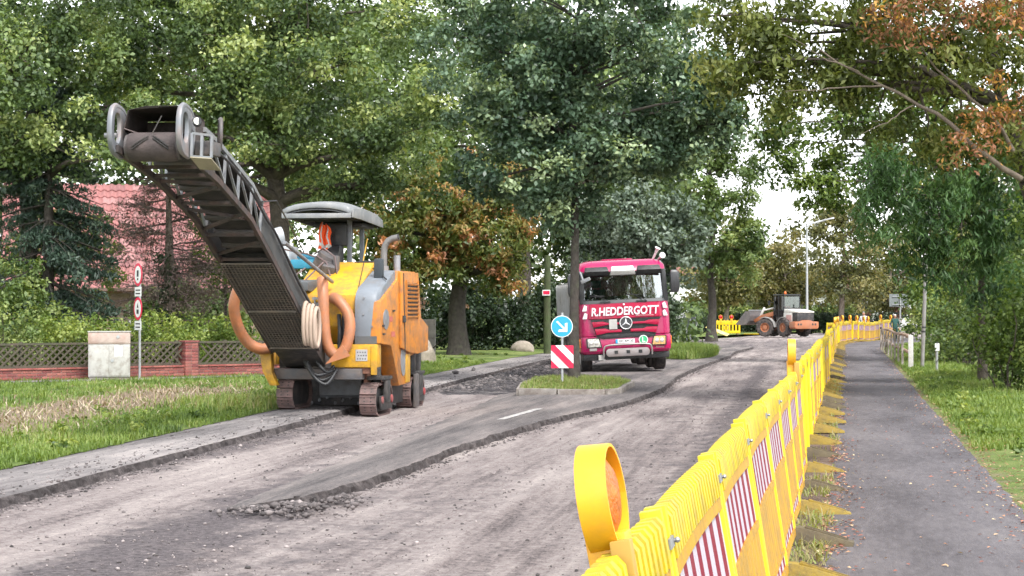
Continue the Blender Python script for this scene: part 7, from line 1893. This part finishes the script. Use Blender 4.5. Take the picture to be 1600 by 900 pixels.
# three pointed star emblem
EM = M('emblem_chrome', (0.75, 0.75, 0.76), 0.2, metal=0.7, var=0.03)
T = Matrix.Translation((0.0, -0.095, 1.345)) @ Matrix.Rotation(math.pi/2, 4, 'X')
b = MB(); b.lathe([(0.175, -0.02), (0.17, 0.005)], 32, T); em = b.build('emblem', TDGR, truck, smooth=30)
b = MB(); b.ring((0.0, -0.105, 1.345), (0, 1, 0), 0.165, 0.017, 36, 8); b.build('emblem_ring', EM, em, smooth=60)
for k in range(3):
    a = math.pi/2 + k*2*math.pi/3; c, s = math.cos(a), math.sin(a)
    b = MB(); b.add([(0.155*c, -0.108, 1.345+0.155*s), (0.032*math.cos(a+1.05), -0.104, 1.345+0.032*math.sin(a+1.05)), (0.032*math.cos(a-1.05), -0.104, 1.345+0.032*math.sin(a-1.05)), (0, -0.125, 1.345), (0, -0.10, 1.345)], [(0, 1, 3), (0, 3, 2), (0, 4, 1), (0, 2, 4), (1, 4, 3), (2, 3, 4)]); b.build('star_ray', EM, em)
b = MB(); b.box(-0.46, -0.24, -0.105, -0.092, 1.19, 1.46); b.build('grey_plate', M('plate_grey', (0.45, 0.44, 0.42), 0.5), truck)
# lights, plate, badges
for s, mt, nm in ((-1, M('headlight_clear', (0.50, 0.48, 0.44), 0.12, var=0.5, vs=18, coat=0.8), 'l'), (1, M('headlight_amber', (0.72, 0.42, 0.18), 0.12, var=0.4, vs=18, coat=0.8), 'r')):
    b = MB(); b.prism([(s*0.70, 0.72), (s*1.06, 0.72), (s*1.07, 0.95), (s*0.76, 0.95)], -0.065, 0.0, 'xz'); hl_ = b.build('headlight', mt, truck, bevel=0.02)
    b = MB(); b.prism([(s*0.67, 0.70), (s*1.09, 0.70), (s*1.10, 0.97), (s*0.74, 0.97)], -0.0495, -0.02, 'xz'); b.build('headlight_bezel', TBLK, hl_)
    for q in range(2):
        T = Matrix.Translation((s*(0.83+q*0.14), -0.066, 0.83)) @ Matrix.Rotation(math.pi/2, 4, 'X'); b = MB(); b.lathe([(0.055, 0), (0.045, 0.006)], 14, T); b.build('reflector', M('reflector_chrome', (0.7, 0.68, 0.65), 0.2, metal=0.6), hl_, smooth=40)
    b = MB(); b.box(s*1.235-0.03, s*1.235+0.03, 0.16, 0.30, 0.72, 0.95); b.build('corner_indicator', M('indicator_amber', (0.75, 0.22, 0.03), 0.3), truck, bevel=0.01)
    for q in range(2):
        z = 1.50+q*0.21
        b = MB(); b.prism([(s*1.05, z), (s*1.17, z), (s*1.10, z+0.17), (s*1.03, z+0.13)], 0.005, 0.024, 'xz'); b.build('hazard_mark', WHITEP, truck)
b = MB(); b.box(-0.30, 0.22, -0.085, -0.075, 0.80, 0.91); npl = b.build('number_plate', SWHITE, truck)
b = MB(); b.box(-0.299, -0.245, -0.0875, -0.0855, 0.802, 0.908); b.build('blue_strip', BLUE, npl)
front_text('plate_number', 'EIC RM 30', -0.012, 0.855, 0.095, INK, -0.088, parent=npl, sx=0.92)
T = Matrix.Translation((0.46, -0.070, 0.87)) @ Matrix.Rotation(math.pi/2, 4, 'X')
b = MB(); b.lathe([(0.125, -0.02), (0.125, 0.004)], 28, T); lb = b.build('green_badge', SWHITE, truck, smooth=30)
b = MB(); b.lathe([(0.105, 0.0045), (0.105, 0.006)], 28, T); b.build('green_field', M('badge_green', (0.05, 0.45, 0.20), 0.4), lb, smooth=30)
front_text('badge_letter', 'L', 0.46, 0.868, 0.20, SWHITE, -0.079, off=0.004, parent=lb)
front_text('model_badge', 'Actros', 0.90, 0.655, 0.085, TSIL, -0.055, shear=0.25, parent=truck)
b = MB(); b.box(-1.02, -0.82, -0.056, -0.048, 0.62, 0.69); b.build('badge_plate', TSIL, truck)
# tow guard with three square holes
b = MB()
def rr(x0, x1, z0, z1, r, n=5):
    pts = []
    for cx, cz, a0 in ((x1-r, z1-r, 0), (x0+r, z1-r, 90), (x0+r, z0+r, 180), (x1-r, z0+r, 270)):
        for k in range(n+1):
            a = R(a0+90*k/n); pts.append((cx+r*math.cos(a), cz+r*math.sin(a)))
    return pts
b.prism(rr(-0.58, 0.62, 0.44, 0.66, 0.10), -0.11, -0.02, 'xz'); tg = b.build('tow_guard', TSIL, truck, bevel=0.02)
for x in (-0.30, 0.03, 0.36): MB().box(x-0.05, x+0.05, -0.118, -0.112, 0.515, 0.605).build('guard_hole', TBLK, tg)
b = MB(); b.tube(smooth_pts([(-0.64, -0.07, 0.46), (-0.63, -0.09, 0.66), (-0.52, -0.10, 0.75), (0.0, -0.12, 0.765), (0.56, -0.10, 0.75), (0.67, -0.09, 0.66), (0.68, -0.07, 0.46)], 36), 0.026, 8); b.build('guard_tube', TSIL, tg, smooth=60)
b = MB(); b.box(-0.66, 0.70, -0.02, 0.3, 0.36, 0.53); b.build('lower_valance', TBLK, truck, bevel=0.02)
for s in (-1, 1):
    b = MB(); b.box(min(s*0.66, s*1.18), max(s*0.66, s*1.18), 0.10, 0.60, 0.35, 0.525); b.build('step_box', TBLK, truck, bevel=0.03)
    b = MB(); secs = []
    for k in range(9):
        a = math.pi*k/8; c, z = math.cos(a), math.sin(a)
        secs.append([(s*1.20, 1.35-c*0.62, 0.52+z*0.60), (s*0.82, 1.35-c*0.62, 0.52+z*0.60), (s*0.82, 1.35-c*0.58, 0.52+z*0.56), (s*1.20, 1.35-c*0.58, 0.52+z*0.56)])
    b.loft(secs); b.build('mudguard', TBLK, truck, smooth=50)
MB().box(-0.78, -0.60, -0.02, 0.02, 0.36, 0.50).build('tow_plate', M('plate_grey', (0.45, 0.44, 0.42)), truck)
# mirrors
for s in (1, -1):
    b = MB(); b.loft([[(s*1.30, 0.00, 2.12), (s*1.50, 0.02, 2.12), (s*1.50, 0.16, 2.12), (s*1.30, 0.16, 2.12)], [(s*1.29, -0.04, 2.25), (s*1.53, -0.02, 2.25), (s*1.53, 0.16, 2.25), (s*1.29, 0.16, 2.25)], [(s*1.29, -0.04, 2.66), (s*1.52, -0.02, 2.66), (s*1.52, 0.15, 2.66), (s*1.29, 0.15, 2.66)], [(s*1.32, 0.0, 2.74), (s*1.46, 0.02, 2.74), (s*1.46, 0.12, 2.74), (s*1.32, 0.12, 2.74)]]); mi_ = b.build('mirror', M('mirror_dark', (0.045, 0.045, 0.05), 0.4), truck, bevel=0.02)
    b = MB(); b.tube([(s*1.18, 0.3, 2.62), (s*1.28, 0.12, 2.60), (s*1.35, 0.1, 2.55)], 0.018, 6); b.tube([(s*1.18, 0.3, 2.05), (s*1.28, 0.12, 2.14), (s*1.35, 0.1, 2.2)], 0.018, 6); b.build('mirror_arm', TBLK, mi_)
b = MB(); b.beam((-1.16, 0.2, 2.78), (-1.12, -0.16, 2.55), 0.05, 0.06); b.beam((-1.18, -0.16, 2.50), (-0.92, -0.18, 2.60), 0.07, 0.10); b.build('kerb_mirror', LSTEEL, truck, bevel=0.02)
# horns and antennas
for x in (0.92, 1.08):
    b = MB(); b.lathe([(0.03, 0), (0.035, 0.22), (0.055, 0.32), (0.085, 0.36)], 16, Matrix.Translation((x, 0.75, 3.06)) @ Matrix.Rotation(R(38 if x > 1 else 25), 4, 'Y') @ Matrix.Rotation(R(70 if x > 1 else 20), 4, 'X')); b.build('air_horn', WHITEP, truck, smooth=40)
b = MB(); b.cyl((-0.80, 0.7, 3.0), (-0.80, 0.72, 3.9), 0.006, n=6); b.build('antenna', BLACKP, truck); b = MB(); b.cyl((0.85, 0.9, 3.0), (0.85, 0.92, 3.8), 0.006, n=6); b.build('antenna', BLACKP, truck)
# interior
b = MB(); b.loft([[(-1.1, 0.25, 1.90), (1.1, 0.25, 1.90), (1.1, 0.25, 2.02), (-1.1, 0.25, 2.02)], [(-1.1, 0.75, 1.90), (1.1, 0.75, 1.90), (1.1, 0.75, 2.10), (-1.1, 0.75, 2.10)]]); b.build('dashboard', TDGR, truck, bevel=0.03)
for x in (-0.62, 0.62):
    b = MB(); b.box(x-0.26, x+0.26, 1.45, 1.62, 1.60, 2.30); b.box(x-0.14, x+0.14, 1.46, 1.58, 2.34, 2.55); b.box(x-0.26, x+0.26, 0.95, 1.449, 1.55, 1.70); b.build('seat', TDGR, truck, bevel=0.04)
b = MB(); b.ring((0.62, 0.88, 2.12), (0, -0.75, 0.66), 0.22, 0.018, 26, 8); b.cyl((0.62, 0.88, 2.12), (0.62, 0.70, 1.95), 0.03, n=8); b.build('steering_wheel', TBLK, truck, smooth=60)
# chassis, axles, tipper body
b = MB(); b.box(-0.42, -0.34, 0.9, 8.2, 0.62, 0.90); b.box(0.34, 0.42, 0.9, 8.2, 0.62, 0.90); b.build('chassis_rail', TBLK, truck)
b = MB(); b.box(-0.33, 0.33, 0.5, 2.0, 0.45, 1.0); b.build('engine_block', TBLK, truck, bevel=0.03)
SILR = M('rim_silver', (0.42, 0.40, 0.39), 0.45, metal=0.4, dirt=(0.2, 0.17, 0.15), damt=0.45)
for y in (1.35, 3.1, 5.6, 7.0):
    MB().cyl((-0.9, y, 0.50), (0.9, y, 0.50), 0.07, n=10).build('axle', TBLK, truck)
    for s in (-1, 1):
        wheel(truck, (s*1.03, y, 0.50), 0.51, 0.32, (s, 0, 0), SILR, 0.56)
TIPM = M('tipper_steel', (0.42, 0.42, 0.42), 0.55, var=0.1, vs=2, dirt=(0.30, 0.27, 0.25), dscale=2, damt=0.42)
b = MB(); b.box(-1.25, 1.25, 2.25, 2.31, 1.05, 2.70); b.box(-1.25, -1.20, 2.312, 8.0, 1.05, 2.55); b.box(1.20, 1.25, 2.312, 8.0, 1.05, 2.55); b.box(-1.2, 1.2, 2.312, 8.0, 0.95, 1.05); b.box(-1.2, 1.2, 7.95, 8.0, 1.052, 2.55); tp_ = b.build('tipper_body', TIPM, truck, bevel=0.01)
for y in np.arange(2.6, 8.0, 0.75):
    for s in (-1, 1): MB().box(min(s*1.252, s*1.31), max(s*1.252, s*1.31), float(y)-0.05, float(y)+0.05, 1.05, 2.5).build('side_rib', TIPM, tp_, bevel=0.006)
MB().box(-1.32, 1.32, 2.2, 2.33, 2.702, 2.78).build('top_rail', TIPM, tp_, bevel=0.01)
for s in (-1, 1): MB().box(min(s*1.0, s*1.22), max(s*1.0, s*1.22), 2.05, 2.7, 0.55, 1.0).build('side_tank', LSTEEL, truck, bevel=0.05)
MB().tube([(-1.05, 2.05, 1.0), (-1.05, 2.05, 2.4)], 0.09, 12).build('air_intake', TBLK, truck, smooth=40)
TM = Matrix.Translation(TO) @ Euler((0, R(-2.7), R(2.6))).to_matrix().to_4x4()
p = TM @ Vector((0.62, 1.33, 1.68))
drv = person('truck driver in a pale shirt behind the windscreen, hands on the wheel', p, R(2.6), seated(), M('pale_shirt', (0.48, 0.36, 0.33), 0.8), M('jeans', (0.05, 0.06, 0.09), 0.85), hair=HAIRG)
# ================================================================== wheel loader
LO = Vector((18.95, 124.6, -0.02)); LA_ = R(30)
ldr = thing('wheel_loader', 'small orange and white wheel loader with raised bucket turning on the road', 'wheel loader', LO, (0, 0, LA_))
LORG = M('loader_orange', (0.40, 0.14, 0.06), 0.5, var=0.12, dirt=(0.30, 0.16, 0.11), dscale=2, damt=0.45)
LWHT = M('loader_white', (0.68, 0.66, 0.62), 0.5, dirt=(0.5, 0.45, 0.38), damt=0.4)
DUSTY = M('dusty_grey', (0.30, 0.29, 0.28), 0.8, var=0.12)
for s in (-1, 1): wheel(ldr, (s*0.80, 0.0, 0.60), 0.60, 0.42, (s, 0, 0), LORG, 0.52, lugs=14)
MB().cyl((-0.7, 0, 0.6), (0.7, 0, 0.6), 0.12, n=10).build('axle', BLACKM, ldr)
b = MB(); b.box(-0.55, 0.55, -1.0, 1.0, 0.55, 0.95); b.build('rear_frame', BLACKM, ldr, bevel=0.02)
b = MB(); b.prism([(-1.02, 0.62), (-0.90, 0.52), (0.90, 0.52), (1.02, 0.62), (1.0, 1.0), (0.55, 1.02), (0.3, 1.10), (-0.3, 1.10), (-0.55, 1.02), (-1.0, 1.0)], -1.35, -0.72, 'xz'); cwt = b.build('counterweight', LORG, ldr, bevel=0.04)
for x in (-0.72, -0.5, 0.5, 0.72):
    MB().lathe([(0.075, 0), (0.07, 0.01)], 14, Matrix.Translation((x, -1.352, 0.82)) @ Matrix.Rotation(math.pi/2, 4, 'X')).build('recess', BLACKM, cwt)
b = MB(); b.loft([[(-0.72, -1.25, 1.60), (0.72, -1.25, 1.60), (0.72, -1.25, 1.68), (-0.72, -1.25, 1.68)], [(-0.74, -0.5, 1.60), (0.74, -0.5, 1.60), (0.74, -0.5, 1.80), (-0.74, -0.5, 1.80)], [(-0.74, 0.15, 1.60), (0.74, 0.15, 1.60), (0.74, 0.15, 1.86), (-0.74, 0.15, 1.86)]]); b.build('hood', LWHT, ldr, bevel=0.04)
b = MB(); b.box(-0.70, 0.70, -1.22, -0.70, 1.02, 1.598); b.build('rear_grille', BLACKM, ldr, bevel=0.02)
b = MB(); b.box(-0.74, 0.74, -0.698, 0.2, 0.96, 1.598); b.build('engine_side', LWHT, ldr, bevel=0.02)
b = MB(); b.box(-0.76, -0.745, -0.65, -0.1, 1.05, 1.45); b.build('side_decal', M('decal_pink', (0.6, 0.35, 0.32), 0.6), ldr)
# cab
b = MB()
for x in (-0.66, 0.66):
    for (y0, y1, z1) in ((0.22, 0.26, 2.72), (0.78, 0.78, 2.74), (1.38, 1.24, 2.70)): b.beam((x, y0, 1.0), (x, y1, z1), 0.07, 0.07)
b.box(-0.70, 0.70, 0.18, 1.42, 0.955, 1.02); b.box(-0.69, 0.69, 0.19, 0.25, 1.861, 1.93); b.build('cab_frame', BLACKP, ldr, bevel=0.01)
b = MB(); b.box(-0.74, 0.74, 0.15, 1.36, 2.74, 2.84); b.build('cab_roof', BLACKP, ldr, bevel=0.04)
for x in (-0.67, 0.67): MB().prism([(0.30, 1.05), (1.34, 1.05), (1.22, 2.70), (0.30, 2.70)], x-0.006, x+0.006, 'yz').build('side_glass', GLASS2, ldr)
MB().box(-0.62, 0.62, 0.232, 0.244, 1.94, 2.68).build('rear_glass', GLASS2, ldr)
MB().box(-0.62, 0.62, 1.29, 1.30, 1.4, 2.66).build('front_glass', GLASS2, ldr)
b = MB(); b.box(-0.25, 0.25, 0.35, 0.48, 1.3, 1.95); b.box(-0.25, 0.25, 0.482, 0.85, 1.3, 1.42); b.build('seat', BLACKP, ldr, bevel=0.03)
b = MB(); b.lathe([(0.07, 0), (0.085, 0.04), (0.07, 0.14), (0.02, 0.19)], 14, Matrix.Translation((-0.35, 0.5, 2.845))); bc = b.build('beacon', M('beacon_orange', (0.8, 0.15, 0.03), 0.25), ldr, smooth=40)
for s in (-1, 1):
    b = MB(); b.beam((s*0.72, 1.3, 2.3), (s*0.98, 1.45, 2.3), 0.03, 0.03); b.box(s*0.98-0.09, s*0.98+0.09, 1.42, 1.47, 2.1, 2.42); b.build('mirror', BLACKP, ldr)
    b = MB(); secs = []
    for k in range(7):
        a = math.pi*k/6; secs.append([(s*1.02, -math.cos(a)*0.70, 0.62+math.sin(a)*0.70), (s*0.58, -math.cos(a)*0.70, 0.62+math.sin(a)*0.70), (s*0.58, -math.cos(a)*0.66, 0.62+math.sin(a)*0.66), (s*1.02, -math.cos(a)*0.66, 0.62+math.sin(a)*0.66)])
    b.loft(secs[3:]); b.build('mudguard', DUSTY, ldr, smooth=50)
MB().box(-0.95, -0.70, 0.75, 1.15, 0.45, 0.50).build('step', BLACKM, ldr)
MB().cyl((0.5, -0.2, 1.8), (0.5, -0.2, 2.15), 0.05, n=10).build('exhaust', BLACKM, ldr)
# front half, articulated to the left
FT = Matrix.Translation((0, 1.05, 0)) @ Matrix.Rotation(R(33), 4, 'Z')
def FB(): return MB()
def fbuild(b, name, mat, par=ldr, **k): return b.build(name, mat, par, T=FT, **k)
b = MB(); b.box(-0.45, 0.45, 0.05, 1.45, 0.50, 1.0); fbuild(b, 'front_frame', LORG, bevel=0.03)
for s in (-1, 1):
    c = FT @ Vector((s*0.80, 1.05, 0.60)); ax = (FT.to_3x3() @ Vector((s, 0, 0))); wheel(ldr, c, 0.60, 0.42, ax, LORG, 0.52, lugs=14)
    b = MB(); secs = []
    for k in range(7):
        a = math.pi*k/6; secs.append([(s*1.02, 1.05-math.cos(a)*0.70, 0.62+math.sin(a)*0.70), (s*0.58, 1.05-math.cos(a)*0.70, 0.62+math.sin(a)*0.70), (s*0.58, 1.05-math.cos(a)*0.66, 0.62+math.sin(a)*0.66), (s*1.02, 1.05-math.cos(a)*0.66, 0.62+math.sin(a)*0.66)])
    b.loft(secs[:5]); fbuild(b, 'mudguard', DUSTY, smooth=50)
b = MB(); b.prism([(0.25, 0.95), (0.95, 0.95), (0.75, 1.65), (0.35, 1.75)], -0.30, 0.30, 'yz'); fbuild(b, 'lift_tower', LORG, bevel=0.03)
for s in (-1, 1):
    b = MB(); b.prism([(0.40, 1.45), (0.45, 1.72), (1.5, 1.45), (2.05, 1.10), (1.95, 0.92), (1.4, 1.20)], s*0.36-0.05, s*0.36+0.05, 'yz'); fbuild(b, 'lift_arm', LORG, bevel=0.02)
    b = MB(); b.cyl((s*0.22, 0.7, 0.9), (s*0.22, 1.5, 1.28), 0.06, n=10); fbuild(b, 'lift_cylinder', LSTEEL)
b = MB(); b.cyl((0, 0.55, 1.95), (0, 1.45, 1.75), 0.065, n=10); b.beam((0, 0.4, 1.6), (0, 0.6, 2.05), 0.12, 0.2); b.beam((0, 1.4, 1.95), (0, 1.75, 1.2), 0.10, 0.14); fbuild(b, 'tilt_linkage', LWHT, bevel=0.01)
BUCK = M('bucket_steel', (0.13, 0.12, 0.122), 0.7, metal=0.2, var=0.2, dirt=(0.18, 0.15, 0.14), dscale=2, damt=0.5)
prof = [(2.05, 1.72), (2.0, 1.40), (2.05, 1.05), (2.28, 0.82), (2.65, 0.75), (3.05, 0.80), (3.05, 0.84), (2.65, 0.80), (2.32, 0.87), (2.12, 1.08), (2.07, 1.40), (2.12, 1.72)]
b = MB(); b.prism(prof, -1.18, 1.18, 'yz'); bk = fbuild(b, 'bucket', BUCK)
for s in (-1, 1):
    b = MB(); b.prism([(2.05, 1.72), (2.0, 1.40), (2.05, 1.05), (2.28, 0.82), (2.65, 0.75), (3.05, 0.80), (2.7, 1.25), (2.35, 1.68)], s*1.18, s*1.21, 'yz'); b.build('bucket_side', BUCK, bk, T=FT)
b = MB(); b.box(-1.2, 1.2, 2.02, 2.12, 1.722, 1.80); b.build('bucket_edge', LSTEEL, bk, T=FT)
# load of millings heaped in the bucket
b = MB(); n_ = 10
random.seed(5)
for i in range(n_+1):
    for k in range(5):
        x = -1.15+2.3*i/n_; u = k/4; b.v.append((x, 2.12+0.75*u, 1.50-0.55*u+0.12*math.sin(math.pi*i/n_)+random.uniform(-0.04, 0.04)))
for i in range(n_):
    for k in range(4): b.f.append((i*5+k, (i+1)*5+k, (i+1)*5+k+1, i*5+k+1)); b.mi.append(0)
b.build('bucket_load', DARKM, bk, T=FT, smooth=40)
p = Matrix.Translation(LO) @ Matrix.Rotation(LA_, 4, 'Z') @ Vector((0, 0.72, 1.38))
J = seated()
person('loader operator in a red top sitting in the cab', p, LA_+math.pi, J, M('red_top', (0.50, 0.06, 0.05), 0.8), M('dark_trousers', (0.03, 0.03, 0.035), 0.85))

# ================================================================== people at the bend
person('worker in a pale shirt and orange trousers behind the far barriers', (21.35, 112.6, -0.10), R(-25), stand(), M('light_grey_shirt', (0.55, 0.56, 0.57), 0.85), M('orange_trousers', (0.72, 0.15, 0.03), 0.85), hair=HAIRG)
J = stand(); J.update(kl=(-0.12, -0.10, 0.52), al=(-0.12, -0.16, 0.09), tl=(-0.13, -0.31, 0.05), kr=(0.12, 0.0, 0.50), ar=(0.12, 0.20, 0.13), tr=(0.13, 0.08, 0.05), wl=(-0.24, -0.10, 0.92), hl=(-0.23, -0.14, 0.84))
person('passer-by in dark green clothes and light cap walking on the footpath', (20.75, 100.5, 0.0), R(8), J, M('green_jacket', (0.02, 0.07, 0.06), 0.85), M('green_trousers', (0.015, 0.05, 0.045), 0.85), hat=M('light_cap', (0.6, 0.58, 0.55), 0.8), scale=0.86)

# ================================================================== white van beyond the bend
van = thing('parked_van', 'white van parked beyond the far barriers', 'van', (33.0, 160, -0.1), (0, 0, R(80)))
VW = M('van_white', (0.75, 0.75, 0.75), 0.35, var=0.03, coat=0.3)
b = MB(); b.loft([[(-0.95, y, z) for y, z in ((-2.4, 0.35), (2.3, 0.35), (2.45, 0.85), (1.6, 1.15), (0.95, 1.95), (-2.35, 2.0), (-2.45, 1.0))], [(0.95, y, z) for y, z in ((-2.4, 0.35), (2.3, 0.35), (2.45, 0.85), (1.6, 1.15), (0.95, 1.95), (-2.35, 2.0), (-2.45, 1.0))]]); b.build('body', VW, van, bevel=0.06)
for s in (-1, 1):
    for (pa) in ([(0.2, 1.2), (1.4, 1.2), (0.9, 1.8), (0.2, 1.82)], [(-1.0, 1.2), (0.1, 1.2), (0.1, 1.82), (-1.0, 1.82)], [(-2.2, 1.2), (-1.1, 1.2), (-1.1, 1.82), (-2.2, 1.82)]):
        MB().prism(pa, s*0.953, s*0.958, 'yz').build('window', M('dark_glass', (0.02, 0.025, 0.03)), van)
    for y in (-1.55, 1.5): wheel(van, (s*0.85, y, 0.33), 0.33, 0.2, (s, 0, 0), SILR, 0.6)
